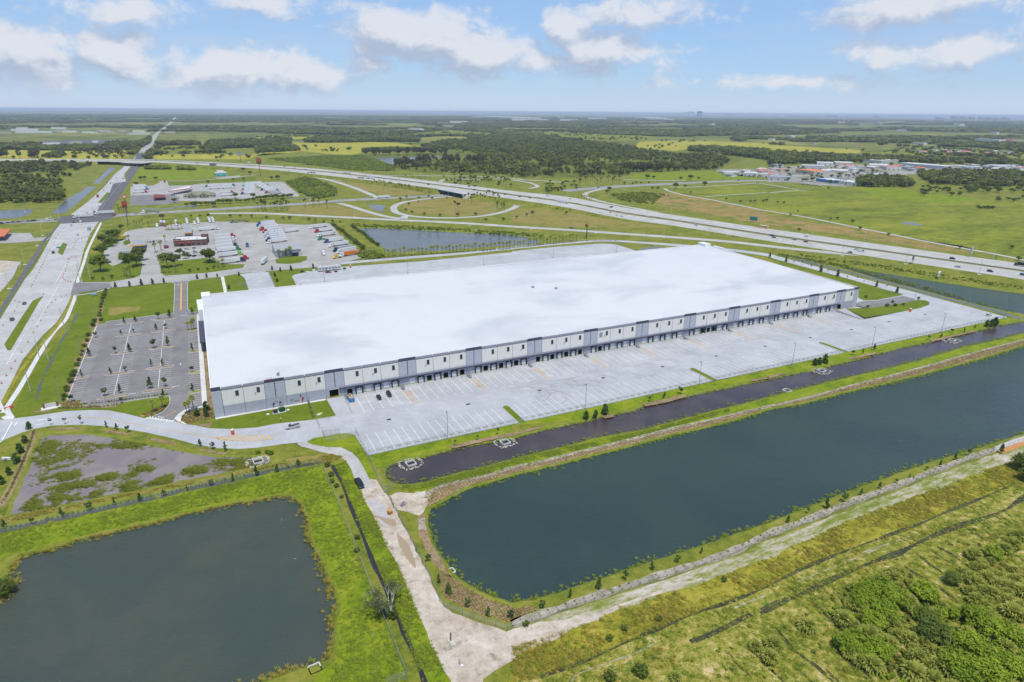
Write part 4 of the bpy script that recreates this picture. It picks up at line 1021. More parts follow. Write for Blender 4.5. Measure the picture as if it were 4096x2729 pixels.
WINP = MB().box((0,-.08,0),(1.32,.10,2.4)).mesh('pane',glassd)
DD = MB();DD.box((0,.14,1.37),(2.4,.06,2.75))
for i in range(4): DD.box((0,.10,.33 + i*.69),(2.36,.04,.60))
DD.cur = 1;DD.box((.45,.07,1.75),(.55,.04,.14));DOOR = DD.mesh('dock_door',[doorw,darkm])
DS = MB();DS.box((-1.5,-.22,1.45),(.5,.5,3.5));DS.box((1.5,-.22,1.45),(.5,.5,3.5));DS.box((0,-.22,3.0),(2.6,.5,.75))
DS.box((0,-.14,-.28),(2.6,.3,.22));DS.cur = 1;DS.box((.1,-.48,3.0),(.35,.02,.2));SEAL = DS.mesh('dock_seal',[sealm,doorw])
BUMP = MB().box((0,-.14,-.22),(.25,.26,.45)).mesh('dock_bumper',sealm)
MAND = MB().box((0,.16,1.08),(.96,.06,2.16)).box((.35,.10,1.05),(.06,.08,.12)).mesh('man_door',greyp)
def stair_mesh():
 m = MB()
 m.box((0,-.6,-.08),(1.5,1.15,.12))
 for i in range(7): m.box((0,-1.3 - i*.28,-.22 - i*.165),(1.35,.27,.05))
 for s in (-.72,.72): m.quadlist([(s - .04,-1.15,-.1),(s + .04,-1.15,-.1),(s + .04,-3.2,-1.3),(s - .04,-3.2,-1.3),(s - .04,-1.15,-.35),(s + .04,-1.15,-.35),(s + .04,-3.2,-1.55),(s - .04,-3.2,-1.55)],[(0,1,2,3),(4,7,6,5),(0,3,7,4),(1,5,6,2)])
 r = MB()
 for s in (0,):
  for hgt in (.55,1.05):
   r.tube((s,-.1,hgt),(s,-1.15,hgt),.035,n=5);r.tube((s,-1.15,hgt),(s,-3.2,hgt - 1.25),.035,n=5)
  for y,z in ((-.1,0),(-1.15,0),(-2.2,-.62),(-3.2,-1.25)): r.tube((s,y,z - .1),(s,y,z + 1.05),.035,n=5)
 return m.mesh('dock_stair',steel),r.mesh('railing',steel)
STAIR,RAILS = stair_mesh()
def at(mesh,name,x,z=0.0,dy=0.0,parent=None):
 if parent is None: return link(name,mesh,wh,(inv[0] + x,inv[1] + YW + dy,inv[2] + z))
 return link(name,mesh,parent,(x,dy,z))
SEQ = {5: 'oS',6: 'pS',7: 'pS',8: '*p',9: 'So',10: 'So',11: 'So',12: '*S',13: 'oS',14: 'oS',15: 'oS',16: '*o',17: 'So',18: 'So',19: 'So',20: '*S',21: 'oS',22: 'pS',23: 'pS',24: '*p',25: 'Sp',26: 'Sp',27: 'Sp',
       28: '*S',29: 'pX',30: 'oX',31: 'pS',32: '*p',33: 'Sp',34: 'Sp',35: 'Sp',36: '*S',37: 'pS',38: 'pS',39: 'pS',40: '*p',41: 'Sp',42: 'Sp'}
for k in range(-1,45):
 x = BX(k)
 grey = k in GREY
 if k == 4: mesh = P_GREYD
 elif k == 43: mesh = P_GREYR
 elif grey and k == 1: mesh = P_GREY0
 elif grey: mesh = P_GREYS
 elif k in SEQ: mesh = P_CREAM2
 else: mesh = P_CREAM0
 pn = at(mesh,'wall_panel',x)
 at(CAP_N if grey else CAP_C,'parapet',x)
 if not grey:
  wn = link('window',WINF,pn,(5.95,0,9.6));link('pane',WINP,pn,(5.95,0,9.6))
  if k % 3 == 0: link('wall_light',MB().box((0,-.2,0),(.35,.5,.16)).mesh('wall_light',darkm),pn,(4.7,0,8.3))
 if k in SEQ:
  for side,ch in zip((2.11,6.33),SEQ[k]):
   if ch == '*':
    at(MAND,'man_door',x + .85);st_ = at(STAIR,'dock_stair',x + .95);link('railing',RAILS,st_,(-.72,0,0));link('railing',RAILS,st_,(.72,0,0))
    at(MB().box((0,-.1,2.75),(.3,.25,.2)).mesh('door_light',darkm),'door_light',x + .85)
    continue
   cx_ = x + side
   if ch in 'pS': at(DOOR,'dock_door',cx_)
   if ch in 'SX': at(SEAL,'dock_seal',cx_)
   else: at(BUMP,'dock_bumper',cx_ - 1.15);at(BUMP,'dock_bumper',cx_ + 1.15)
# corners
def corner(x0,x1):
 m = MB();n = 13;h = 13.3/n;w_ = x1 - x0
 for i in range(n): m.box((w_/2,.14,-1.4 + h*(i + .5)),(w_ - .1,.34,h - .09))
 m.cur = 1;m.box((w_/2,.24,5.2),(w_ - .15,.12,13));return m.mesh('corner_panel',[greyp,jointm])
at(corner(-6.4,-2.66),'corner_panel',-6.4);at(corner(385.65,389.9),'corner_panel',385.65)
for x0,x1 in ((-6.4,-2.66),(385.65,389.9)): at(MB().box(((x1 - x0)/2,.25,12.65),(x1 - x0,.5,1.5)).mesh('parapet',capn),'parapet',x0)
# joints, back wall strips
m = MB()
m.box((191.7,YW + .42,8.5),(396,.16,7.6))
for k in range(-1,46): m.box((BX(k),YW + .25,1.6),(.5,.2,6.4))
wp(m,'wall_backing',jointm)
wp(MB().box((209,YW - .45,3.85),(327.4,.9,.14)).box((209,YW - .88,3.80),(327.4,.06,.42)),'dock_canopy',capn)
for k in range(5,44): at(MB().box((0,-.04,4.35),(.06,.05,.7)).mesh('canopy_hanger',jointm),'canopy_hanger',BX(k))
dm = plain('downpipe',(.16,.165,.185),.6)
DP = MB().box((0,.02,5.2),(.15,.16,13.0)).mesh('downpipe',dm)
for k in range(0,46): at(DP,'downpipe',BX(k))
# other three sides
def side_panel(w_,navy=False):
 m = MB();m.box((w_/2,0,2.3),(w_ - .14,.3,4.8));m.cur = 1;m.box((w_/2,0,8.75),(w_ - .14,.3,7.9));return m.mesh('wall_panel',[greyw,cream])
nS = 19;wS = (YB - 272.4)/nS;SP = side_panel(wS)
for i in range(nS):
 y = 272.4 + i*wS
 link('wall_panel',SP,wh,(inv[0] - 6.2,inv[1] + y,0),math.pi/2)
 link('wall_panel',SP,wh,(inv[0] + XR(y + wS/2) - .1,inv[1] + y,0),math.pi/2)
nB = 47;wB = (XR(YB) + 6.2)/nB;BPn = side_panel(wB)
for i in range(nB): link('wall_panel',BPn,wh,(inv[0] - 6.2 + i*wB,inv[1] + YB,0))
whitecap = plain('white_cap',(.72,.72,.73),.6,var=.04)
m = MB();m.box((-6.2,(272.4 + YB)/2,12.85),(.42,YB - 272.4,.5));wp(m,'coping',whitecap)
m = MB();m.box(((XR(YB) - 6.2)/2,YB,12.8),(XR(YB) + 6.2,.4,.45));wp(m,'coping',whitecap)
m = MB();a_,b_ = (XR(272.4),272.4),(XR(YB),YB);m.box(((a_[0] + b_[0])/2,(a_[1] + b_[1])/2,12.85),(math.dist(a_,b_),.42,.5),math.atan2(b_[1] - a_[1],b_[0] - a_[0]));wp(m,'coping',whitecap)
SCU = MB().box((0,0,0),(.9,.5,.4)).mesh('scupper',capg)
for i in range(26): at(SCU,'scupper',22 + i*14.2,12.7,YB - YW + .3)
# office corner, far end: stepped white parapets and a navy entrance canopy
for x0,x1,y0,y1,z0,z1 in ((-6.5,-1.6,424,433.6,9,14.0),(-9.3,-6.0,409,419,5,13.4),(-8.9,-6.0,397,409,5,13.0)): wp(MB().box(((x0 + x1)/2,(y0 + y1)/2,(z0 + z1)/2),(x1 - x0,y1 - y0,z1 - z0)),'parapet_tower',whitecap)
wp(MB().box((-8.0,377.5,6.0),(3.4,41,.5)),'entrance_canopy',capn)
for y in (360,372,384,396): wp(MB().tube((-9.3,y,0),(-9.3,y,5.8),.15),'canopy_post',darkm)
for x0,x1,y0,y1,z1 in ((XR(431) - 6,XR(431) + .4,424,433.4,14.6),(XR(415) + .2,XR(415) + 2.4,408,420,13.6),(XR(396),XR(396) + 1.0,392,398,12.9)): wp(MB().box(((x0 + x1)/2,(y0 + y1)/2,z1 - 2.4),(x1 - x0,y1 - y0,4.8)),'parapet_tower',whitecap)
# things on the roof
for c,u,v in (('23',193,350),('23',405,362)):
 p = G(COLX[c[1]] + u/SC,ROWY[c[0]] + v/SC,12.9)
 vn = wp(MB().box((p[0],p[1],13.3),(1.2,1.2,.9)),'roof_vent',steel)
 link('vent_hood',MB().box((p[0],p[1],14.0),(1.9,1.9,.35),0,(.7,.7)).mesh('vent_hood',plain('hood_green',(.20,.27,.25),.5)),vn)
p = G(1024 + 122/SC,1000 + 1200/SC,12.6);m = MB()
for dx in (-1,1):
 for dy in (-.6,.6): m.tube((p[0] + dx,p[1] + dy,12.35),(p[0] + dx,p[1] + dy,13.5),.05,n=5)
for z in (12.9,13.5):
 m.tube((p[0] - 1,p[1] - .6,z),(p[0] + 1,p[1] - .6,z),.05,n=5);m.tube((p[0] - 1,p[1] + .6,z),(p[0] + 1,p[1] + .6,z),.05,n=5);m.tube((p[0] - 1,p[1] - .6,z),(p[0] - 1,p[1] + .6,z),.05,n=5)
wp(m,'hatch_rail',plain('safety_red',(.60,.16,.12),.6))
p = G(1024 + 203/SC,1000 + 1150/SC,12.6);wp(MB().box((p[0],p[1],12.9),(1.1,.9,1.1)).box((p[0] + .3,p[1] - .1,13.6),(.9,.7,.25)),'roof_unit',plain('unit_grey',(.25,.26,.27),.5))
# drive-in doors, door frames, wall fittings
for k,x0,x1,z1 in ((4,1.4,5.5,3.7),(43,2.4,6.2,3.2)):
 x = BX(k);m = MB();m.box((x + x0 - .12,YW - .06,z1/2),(.24,.14,z1));m.box((x + x1 + .12,YW - .06,z1/2),(.24,.14,z1));m.box((x + (x0 + x1)/2,YW - .06,z1 + .15),(x1 - x0 + .48,.14,.3));wp(m,'door_frame',greyp)
 for xx in (x + x0 - .35,x + x1 + .35): wp(MB().tube((xx,YW - .7,-.9),(xx,YW - .7,1.2),.12,n=8),'bollard',yellowpaint)
at(MB().box((0,.1,1.1),(.95,.06,2.2)).mesh('man_door',greyp),'man_door',BX(1) + 5.7 + 1.0);
for x,z,w_,h_,mt in ((20.2,1.0,1.1,1.3,capg),(16.9,1.1,.25,2.2,darkm),(17.3,2.1,.7,.25,darkm),(18.6,3.0,.5,.35,capg),(29.2,1.4,.35,2.3,plain('hydrant_red',(.42,.03,.04),.5)),(29.6,2.3,.7,.3,plain('hydrant_red',(.42,.03,.04),.5)),(28.6,3.6,.5,.4,darkm),(26.8,1.7,2.0,.1,steel),(25.2,2.4,.4,.4,jointm),(24.4,2.0,.12,1.6,jointm)):
 at(MB().box((0,-.15,0),(w_,.3,h_)).mesh('wall_fitting',mt),'wall_fitting',x,z)
at(MB().box((0,-.06,0),(1.9,.1,2.7)).mesh('louvre',capg),'louvre',BX(21) + 2.2,9.2)
# ramps up to the drive-in doors, with a kerbed retaining wall
def ramp_to(x0,x1,y1,name):
 m = MB();n = 8;vs = []
 for i in range(n + 1):
  t = i/n;y = YW - .35 - (YW - y1)*t;z = 0.0 + (zy(x1,y1) + .03)*t
  vs += [(x0,y,z),(x1,y,z),(x0,y,-2.0),(x1,y,-2.0)]
 fs = []
 for i in range(n): a = 4*i;b = a + 4;fs += [(a,b,b + 1,a + 1),(a + 1,b + 1,b + 3,a + 3),(b,a,a + 2,b + 2)]
 m.quadlist(vs,fs);o = m.build(name,yardconc);o['kind'] = 'structure';return o
rp = ramp_to(39.4,46.6,250.5,'dock_ramp');r2 = ramp_to(370.2,379.5,252.5,'dock_ramp')
m = MB();m.quadlist([(46.6,271.6,-1.5),(46.9,271.6,-1.5),(46.9,252,-1.2),(46.6,252,-1.2),(46.6,271.6,.35),(46.9,271.6,.35),(46.9,252,-.7),(46.6,252,-.7)],[(0,1,2,3),(4,7,6,5),(0,3,7,4),(1,5,6,2),(3,2,6,7)]);m.build('retaining_wall',walkconc,rp)
m = MB()
for i in range(9): y = 271 - i*2.3;z = .35 - i*.125;m.tube((46.75,y,z),(46.75,y,z + 1.0),.04,n=5)
for dz in (.5,1.0): m.tube((46.75,271,.35 + dz),(46.75,252.6,-.65 + dz),.04,n=5)
m.build('railing',steel,rp)
m = MB();m.quadlist([(370.0,271.6,-1.5),(370.2,271.6,-1.5),(370.2,252,-1.3),(370.0,252,-1.3),(370.0,271.6,.4),(370.2,271.6,.4),(370.2,252,-.7),(370.0,252,-.7)],[(0,1,2,3),(4,7,6,5),(0,3,7,4),(1,5,6,2),(3,2,6,7)]);m.build('retaining_wall',walkconc,r2)
st_ = at(STAIR,'dock_stair',48.6);link('railing',RAILS,st_,(-.72,0,0));link('railing',RAILS,st_,(.72,0,0))
# small car park at the east end
sheet('small_car_park',KK(('24',812,490,880,472,1000,468,1240,425,1340,448,1345,470,1150,505,950,532,870,528,805,512)),.07,asphalt)
m = MB()
for i in range(15):
 p = K('24',900 + i*31,512 - i*4.2)[0];stripes(m,[p,(p[0] + .3,p[1] + 4.6)],.16,.11)
m.build('stall_markings',whitepaint,None)['kind'] = 'structure'
# the narrow lawn pad behind the office is edged with shrubs later
# ------------------------------------------------------------------ vehicles
tyre = plain('tyre',(.018,.018,.018),.85);rimm = plain('rim',(.45,.45,.46),.35,.7)
glass = plain('car_glass',(.015,.020,.024),.08,0,.2,1,.7)
lampr = plain('tail_lamp',(.35,.02,.02),.3);lampw = plain('head_lamp',(.75,.75,.72),.2);blackp = plain('black_trim',(.02,.02,.022),.5)
PAINT = {n: plain('paint_' + n,c,.28,.15,.05,1.0,.55) for n,c in dict(white=(.72,.72,.71),silver=(.46,.47,.48),grey=(.16,.165,.17),black=(.018,.018,.022),red=(.42,.03,.03),blue=(.04,.10,.30),navy=(.02,.035,.09),green=(.02,.22,.10),yellow=(.70,.46,.03),orange=(.72,.20,.02),teal=(.10,.35,.36),tan=(.45,.38,.28),maroon=(.20,.02,.03),lime=(.25,.50,.06)).items()}
def loft(m,secs):
 """closed rings of equal length, joined one to the next and capped"""
 n = len(secs[0]);vs = [p for s_ in secs for p in s_]
 fs = [(k*n + i,k*n + (i + 1) % n,(k + 1)*n + (i + 1) % n,(k + 1)*n + i) for k in range(len(secs) - 1) for i in range(n)]
 fs += [tuple(range(n - 1,-1,-1)),tuple((len(secs) - 1)*n + i for i in range(n))]
 return m.quadlist(vs,fs)
def ring(x,w0,w1,z0,z1,zm=None):
 zm = z0 + (z1 - z0)*.55 if zm is None else zm
 return [(x,-w0*.92,z0),(x,w0*.92,z0),(x,w0,zm),(x,w1,z1),(x,-w1,z1),(x,-w0,zm)]
def car_meshes(kind):
 L,W,Hh = dict(sedan=(4.7,1.82,1.45),suv=(4.7,1.92,1.75),pickup=(5.8,2.0,1.9),van=(5.6,2.05,2.4))[kind]
 h,w_ = L/2,W/2;gc = .28;bl = dict(sedan=.92,suv=1.05,pickup=1.12,van=1.15)[kind]
 B = MB()
 loft(B,[ring(-h,w_*.85,w_*.8,gc + .1,bl*.85),ring(-h + .25,w_,w_*.92,gc,bl),ring(h - 1.3,w_,w_*.92,gc,bl),ring(h - .35,w_*.97,w_*.86,gc,bl*.88),ring(h,w_*.82,w_*.76,gc + .1,bl*.70)])
 if kind == 'pickup':
  # crew cab forward, open bed behind
  C = MB();loft(C,[ring(-.75,w_*.90,w_*.80,bl - .02,Hh - .12),ring(-.55,w_*.92,w_*.80,bl - .02,Hh),ring(.75,w_*.92,w_*.80,bl - .02,Hh),ring(1.55,w_*.92,w_*.86,bl - .02,bl + .02)])
  R_ = MB();loft(R_,[ring(-.68,w_*.80,w_*.74,Hh - .10,Hh + .03),ring(.62,w_*.80,w_*.74,Hh - .10,Hh + .03)])
  X = MB();X.box((-h + 1.15,0,bl + .01),(1.95,W*.72,.06))
  for s in (-1,1): B.box((-h + 1.15,s*w_*.86,bl + .10),(2.2,.14,.28))
  B.box((-h + .08,0,bl + .08),(.12,W*.8,.26))
 else:
  r0,r1,f1,f0 = dict(sedan=(-1.9,-1.1,.45,1.35),suv=(-2.2,-1.9,.55,1.35),van=(-2.65,-2.45,1.2,2.0))[kind]
  C = MB();loft(C,[ring(r0,w_*.90,w_*.84,bl - .02,bl + .03),ring(r1,w_*.92,w_*.76,bl - .02,Hh),ring(f1,w_*.92,w_*.76,bl - .02,Hh),ring(f0,w_*.92,w_*.86,bl - .02,bl + .03)])
  R_ = MB();loft(R_,[ring(r1 - .02,w_*.77,w_*.70,Hh - .10,Hh + .03),ring(f1 + .02,w_*.77,w_*.70,Hh - .10,Hh + .03)])
  if kind == 'van': B.box((-.9,0,(bl + Hh - .3)/2 + .1),(3.4,W*.93,Hh - bl - .25))
  X = None
 Wm = MB();Wm.tube((0,-.11,0),(0,.11,0),.36,n=10);Wm.cur = 1;Wm.tube((0,-.12,0),(0,.12,0),.20,n=8)
 T = MB();
 return dict(body=B.mesh('body',blackp),glass=C.mesh('windows',glass),roof=R_.mesh('roof_panel',blackp),bed=X.mesh('bed_liner',blackp) if X else None,wheel=Wm.mesh('wheel',[tyre,rimm]),
    lamp=MB().box((0,0,0),(.1,.42,.16)).mesh('lamp',lampw),tail=MB().box((0,0,0),(.1,.36,.18)).mesh('tail_lamp',lampr),L=L,W=W,bl=bl,bx=(h*.62))
CARM = {k: car_meshes(k) for k in ('sedan','suv','pickup','van')}
def setmat(o,mat): o.material_slots[0].link = 'OBJECT';o.material_slots[0].material = mat
def vehicle(kind,color,p,rz,label,group=None,z=.12,detail=True):
 M_ = CARM[kind];r = tag(empty(dict(sedan='car',suv='car',pickup='pickup_truck',van='van')[kind],(p[0],p[1],z),rz),label,dict(sedan='car',suv='car',pickup='pickup',van='van')[kind],group)
 b = link('body',M_['body'],r);setmat(b,PAINT[color]);link('windows',M_['glass'],r);rf = link('roof_panel',M_['roof'],r);setmat(rf,PAINT[color])
 if M_['bed']: link('bed_liner',M_['bed'],r)
 for sx in (-1,1):
  for sy in (-1,1): link('wheel',M_['wheel'],r,(sx*M_['bx'],sy*(M_['W']/2 - .1),.36))
 if detail:
  for s in (-1,1): link('headlamp',M_['lamp'],r,(M_['L']/2 - .06,s*M_['W']*.33,M_['bl']*.66));link('tail_lamp',M_['tail'],r,(-M_['L']/2 + .04,s*M_['W']*.36,M_['bl']*.75))
 return r
# articulated lorries
def tractor_mesh():
 B = MB();loft(B,[ring(-1.3,1.22,1.15,1.0,3.75),ring(.9,1.22,1.15,1.0,3.75),ring(1.25,1.18,1.05,1.0,2.75)])
 loft(B,[ring(1.1,1.05,.85,.6,2.05),ring(2.7,.95,.70,.55,1.75),ring(3.1,.85,.6,.6,1.4)])
 for s in (-1,1): B.box((2.2,s*1.02,.85),(1.5,.35,.7));B.tube((-.2,s*1.05,.75),(1.2,s*1.05,.75),.32,n=8)
 loft(B,[ring(-1.3,1.1,.9,3.7,3.8),ring(.7,1.0,.8,3.6,4.05)])
 W_ = MB();W_.quadlist([(1.27,-1.0,2.15),(1.27,1.0,2.15),(.98,.95,2.95),(.98,-.95,2.95),(1.30,-1.0,2.15),(1.30,1.0,2.15),(1.02,.95,2.95),(1.02,-.95,2.95)],[(0,1,2,3),(4,7,6,5),(0,3,7,4),(1,5,6,2)])
 for s in (-1,1): W_.box((.55,s*1.20,2.4),(.9,.06,.7))
 F = MB();F.box((-2.2,0,.95),(4.2,.9,.25))
 return B.mesh('cab',blackp),W_.mesh('windscreen',glass),F.mesh('chassis',blackp)
TRC = tractor_mesh()
DW = MB();DW.tube((0,-.28,0),(0,.28,0),.5,n=10);DW.cur = 1;DW.tube((0,-.29,0),(0,.29,0),.26,n=8);BIGW = DW.mesh('wheel',[tyre,rimm])
def trailer_mesh(L=16.0,Hb=2.85):
 m = MB();m.box((0,0,1.25 + Hb/2),(L,2.55,Hb))
 u = MB();u.box((0,0,1.1),(L - .4,1.2,.25));u.box((L/2 - 3.0,.8,.55),(.15,.15,1.1));u.box((L/2 - 3.0,-.8,.55),(.15,.15,1.1));u.box((-L/2 + .1,0,.65),(.15,2.3,.15))
 d = MB();d.box((-L/2 - .03,-.62,2.65),(.05,1.18,2.6));d.box((-L/2 - .03,.62,2.65),(.05,1.18,2.6))
 return m.mesh('trailer_box',blackp),u.mesh('underframe',blackp),d.mesh('rear_doors',blackp)
TRL = trailer_mesh();TRS = trailer_mesh(8.0,2.6)
FLAT = MB().box((0,0,1.35),(14.6,2.5,.25)).mesh('flatbed',plain('timber_deck',(.22,.17,.12),.8))
LOADM = MB().box((-3,0,2.0),(3.5,2.1,1.0)).box((2,0,1.9),(4.5,2.0,.8)).mesh('load',plain('steel_load',(.12,.12,.13),.6))
RIDGE = MB()
for i in range(20): RIDGE.box((-7.7 + i*.81,0,4.12),(.08,2.5,.03))
RIDGEM = RIDGE.mesh('roof_bows',steel)
def semi(p,rz,cab,label,trailer='white',group=None,z=.1,kind='semi'):
 """p is the middle of the rig's trailer; the cab points along rz"""
 r = tag(empty('semi_truck' if kind != 'trailer' else 'box_trailer',(p[0],p[1],z),rz),label,'truck' if kind != 'trailer' else 'trailer',group)
 if kind in ('semi','trailer'):
  b = link('trailer_box',TRL[0],r);setmat(b,PAINT[trailer]);link('underframe',TRL[1],r);d_ = link('rear_doors',TRL[2],r);setmat(d_,PAINT[trailer]);link('roof_bows',RIDGEM,b)
 if kind == 'flatbed': link('flatbed',FLAT,r);link('load',LOADM,r)
 if kind != 'bobtail':
  for x in (-5.2,-6.5):
   for s in (-.95,.95): link('wheel',BIGW,r,(x,s,.5))
 x0 = 9.2 if kind != 'bobtail' else 0
 if kind != 'trailer':
  c = link('cab',TRC[0],r,(x0 + .6,0,0));setmat(c,PAINT[cab]);link('windscreen',TRC[1],r,(x0 + .6,0,0));link('chassis',TRC[2],r,(x0 + .6,0,0))
  for x,ys in ((3.0,(-.98,.98)),(-1.9,(-.95,.95)),(-3.1,(-.95,.95))):
   for s in ys: link('wheel',BIGW,r,(x0 + x - .3,s,.5))
 return r
def boxtruck(p,rz,color,label,z=.1,group=None):
 r = tag(empty('box_truck',(p[0],p[1],z),rz),label,'truck',group)
 b = link('box_body',TRS[0],r,(-1.2,0,-.35));setmat(b,PAINT[color]);c = link('cab',MB().box((3.9,0,1.5),(2.0,2.2,1.9),0,(.8,.92)).mesh('cab',blackp),r);setmat(c,PAINT[color])
 link('windscreen',MB().box((4.75,0,1.9),(.12,1.8,.8)).mesh('windscreen',glass),r)
 for x in (3.7,-3.2):
  for s in (-.98,.98): link('wheel',BIGW,r,(x,s,.5))
 return r
HD = lambda a,b: math.atan2(b[1] - a[1],b[0] - a[0])
HWY_L = [tuple((np.array(a) + np.array(b))/2) for a,b in zip(T1,B2)]
def hwy_dir(p):
 i = min(range(len(HWY_L)),key=lambda k: math.dist(HWY_L[k][:2],p));i = min(max(i,1),len(HWY_L) - 2)
 return HD(HWY_L[i - 1],HWY_L[i + 1]),HWY_L[i][2]
def on_hwy(c,u,v):
 p = K(c,u,v)[0];z = hwy_dir(p)[1]
 for _ in range(3): p = K(c,u,v,z=z)[0];a,z = hwy_dir(p)
 return p,a,z + .14
HC = [('11',765,549,'sedan','grey','dark grey car on the far highway before the overpass'),('11',300,549,'suv','silver','pale car far along the highway beside the wood'),('11',1432,556,'suv','blue','dark blue car just past the overpass on the highway'),('11',1815,585,'sedan','black','black car on the highway behind the teal building'),
      ('12',262,617,'suv','grey','grey car ahead of two dark cars on the far carriageway'),('12',355,630,'sedan','black','black car following a grey one on the far carriageway'),('12',455,645,'suv','black','black car last of three on the far carriageway'),('12',300,652,'sedan','white','white car on the near carriageway below three dark cars'),('12',725,668,'sedan','silver','silver car beside the white lorry on the highway'),
      ('12',1320,728,'sedan','white','white car on the highway above the palm slope'),('12',1585,782,'suv','black','black car about to cross the turquoise overpass'),('12',2012,797,'van','navy','dark blue van on the highway right of the overpass'),('12',1960,799,'sedan','grey','grey car just behind the dark blue van'),('12',2290,872,'suv','black','black car where the loop ramp leaves the highway'),
      ('13',70,894,'suv','black','black car leading on the near carriageway past the loop'),('13',165,905,'sedan','black','black car following along the near carriageway past the loop'),('13',330,880,'van','white','white van on the far carriageway by the thicket'),('13',535,913,'sedan','white','white car beside the long white lorry on the highway'),('13',910,990,'suv','navy','navy car alone on the far carriageway'),('13',1695,1158,'suv','white','white car on the near carriageway above the rear court'),('13',905,1040,'sedan','silver','silver car passing behind roadside trees on the highway'),
      ('14',30,1252,'suv','navy','navy car first of a pair under the bus'),('14',52,1270,'sedan','blue','blue car second of a pair under the bus'),('14',240,1290,'sedan','teal','blue green car ahead of a red one on the highway'),('14',345,1309,'sedan','maroon','dark red car on the near carriageway'),('14',350,1260,'sedan','white','white car opposite the dark red one on the highway'),
      ('14',752,1408,'sedan','grey','dark grey car on the near carriageway by a lamp post'),('14',812,1381,'sedan','white','white car next to a white van on the highway'),('14',860,1399,'van','white','white van next to a white car on the highway'),('14',1695,1466,'suv','black','black car on the far carriageway near the tall sign'),('14',1740,1540,'sedan','silver','silver car on the near carriageway at the right'),('24',2040,203,'suv','navy','dark car on the near carriageway behind the white box sign'),('24',2345,236,'suv','blue','blue car at the right edge of the picture on the highway')]
for c,u,v,kd,cl,lb in HC:
 p,a,z = on_hwy(c,u,v);near = c in ('14','24');vehicle(kd,cl,p,a + (math.pi if (u + v) % 2 else 0),lb,'cars on the highway',z,near)
for c,u,v,kd,lb in (('12',525,674,'flatbed','flatbed lorry on the far highway beyond the motel sign'),('12',845,680,'semi','white lorry on the far highway behind roadside palms'),('12',970,722,'flatbed','dark flatbed lorry followed by a white one on the highway'),('12',1055,727,'semi','white lorry right behind the dark flatbed on the highway'),('13',470,948,'semi','long white lorry on the near carriageway past the overpass')):
 p,a,z = on_hwy(c,u,v);semi(p,a,'white',lb,'white','lorries on the highway',z,kd)
p,a,z = on_hwy('11',2290,585);boxtruck(p,a,'white','white box truck on the highway above the teal building',z)
p,a,z = on_hwy('24',2325,152);boxtruck(p,a,'black','dark truck at the right edge on the far carriageway',z)
# school bus
p,a,z = on_hwy('13',2310,1178)
r = tag(empty('school_bus',(p[0],p[1],z),a),'orange yellow school bus with white roof on the highway','bus')
by = plain('bus_yellow',(.72,.33,.03),.4)
link('body',MB().box((-.8,0,1.6),(9.6,2.4,2.1)).box((4.9,0,1.2),(1.8,2.1,1.2),0,(.85,.9)).mesh('body',by),r);link('roof_panel',MB().box((-.8,0,2.8),(9.4,2.2,.3),0,(.97,.8)).mesh('roof_panel',PAINT['white']),r)
for s in (-1,1):
 for i in range(8): link('window',MB().box((0,0,0),(.9,.05,.7)).mesh('window',glass),r,(-4.9 + i*1.15,s*1.21,2.1))
for x in (4.6,-3.4):
 for s in (-1,1): link('wheel',BIGW,r,(x,s,.5))
# ramps and crossing road
for c,u,v,kd,cl,lb,a in (('13',548,1184,'suv','grey','dark grey car alone on the slip road',-.35),('12',815,918,'suv','white','white car waiting at the ramp junction',.1),('12',910,932,'van','white','white van turning at the ramp junction',.1),('12',1385,896,'sedan','black','black car on the crossing road near the overpass',.3),('12',1500,901,'suv','navy','navy car on the crossing road by the loop ramp',.3),('12',1590,888,'suv','black','black car entering below the turquoise overpass',.3),('12',1730,884,'sedan','white','white car below the turquoise overpass',.3),('12',1010,905,'suv','silver','silver car between the ramp junction and a white lorry',.15),
                           ('13',1340,762,'suv','white','white car on the crossing road beyond the highway',.2),('13',2085,741,'suv','navy','navy car on the crossing road near the shops',.2),('13',795,808,'sedan','black','black car at the far ramp junction',.3)):
 vehicle(kd,cl,K(c,u,v)[0],a,lb,'cars on ramps and the crossing road',.2,False)
semi(K('12',1165,905)[0],.18,'white','white lorry on the crossing road by the ramp junction','white',None,.2);boxtruck(K('12',1062,892)[0],-1.9,'white','white truck coming down the ramp to the junction',.2)
boxtruck(K('12',1358,1100)[0],2.9,'white','white box truck on the slip road by the rear pond',.15)
XD = HD(K('11',0,1130)[0],K('11',900,1078)[0])
for i,(u,v,kd,cl) in enumerate(((20,1140,'suv','black'),(75,1134,'sedan','navy'),(125,1130,'suv','grey'),(170,1127,'sedan','black'),(215,1123,'suv','silver'),(262,1120,'sedan','grey'),(310,1117,'pickup','black'),(355,1112,'suv','white'),(445,1106,'van','white'),(520,1110,'suv','tan'))):
 vehicle(kd,cl,K('11',u,v)[0],XD,f'{cl} {dict(suv="car", sedan="car", pickup="pickup", van="van")[kd]}, {ORD[i]} from the far left in the queue at the crossroads','queue at the crossroads',.2,False)
for u,v,kd,cl,lb in ((1045,1068,'suv','red','red car waiting on the crossing road beside a lorry'),(1185,1068,'sedan','white','white car behind the red one on the crossing road'),(1250,1050,'suv','silver','silver car in the far lane of the crossing road'),(1970,988,'sedan','navy','dark car on the crossing road beside the pines')): vehicle(kd,cl,K('11',u,v)[0],XD + math.pi,lb,'cars on ramps and the crossing road',.2,False)
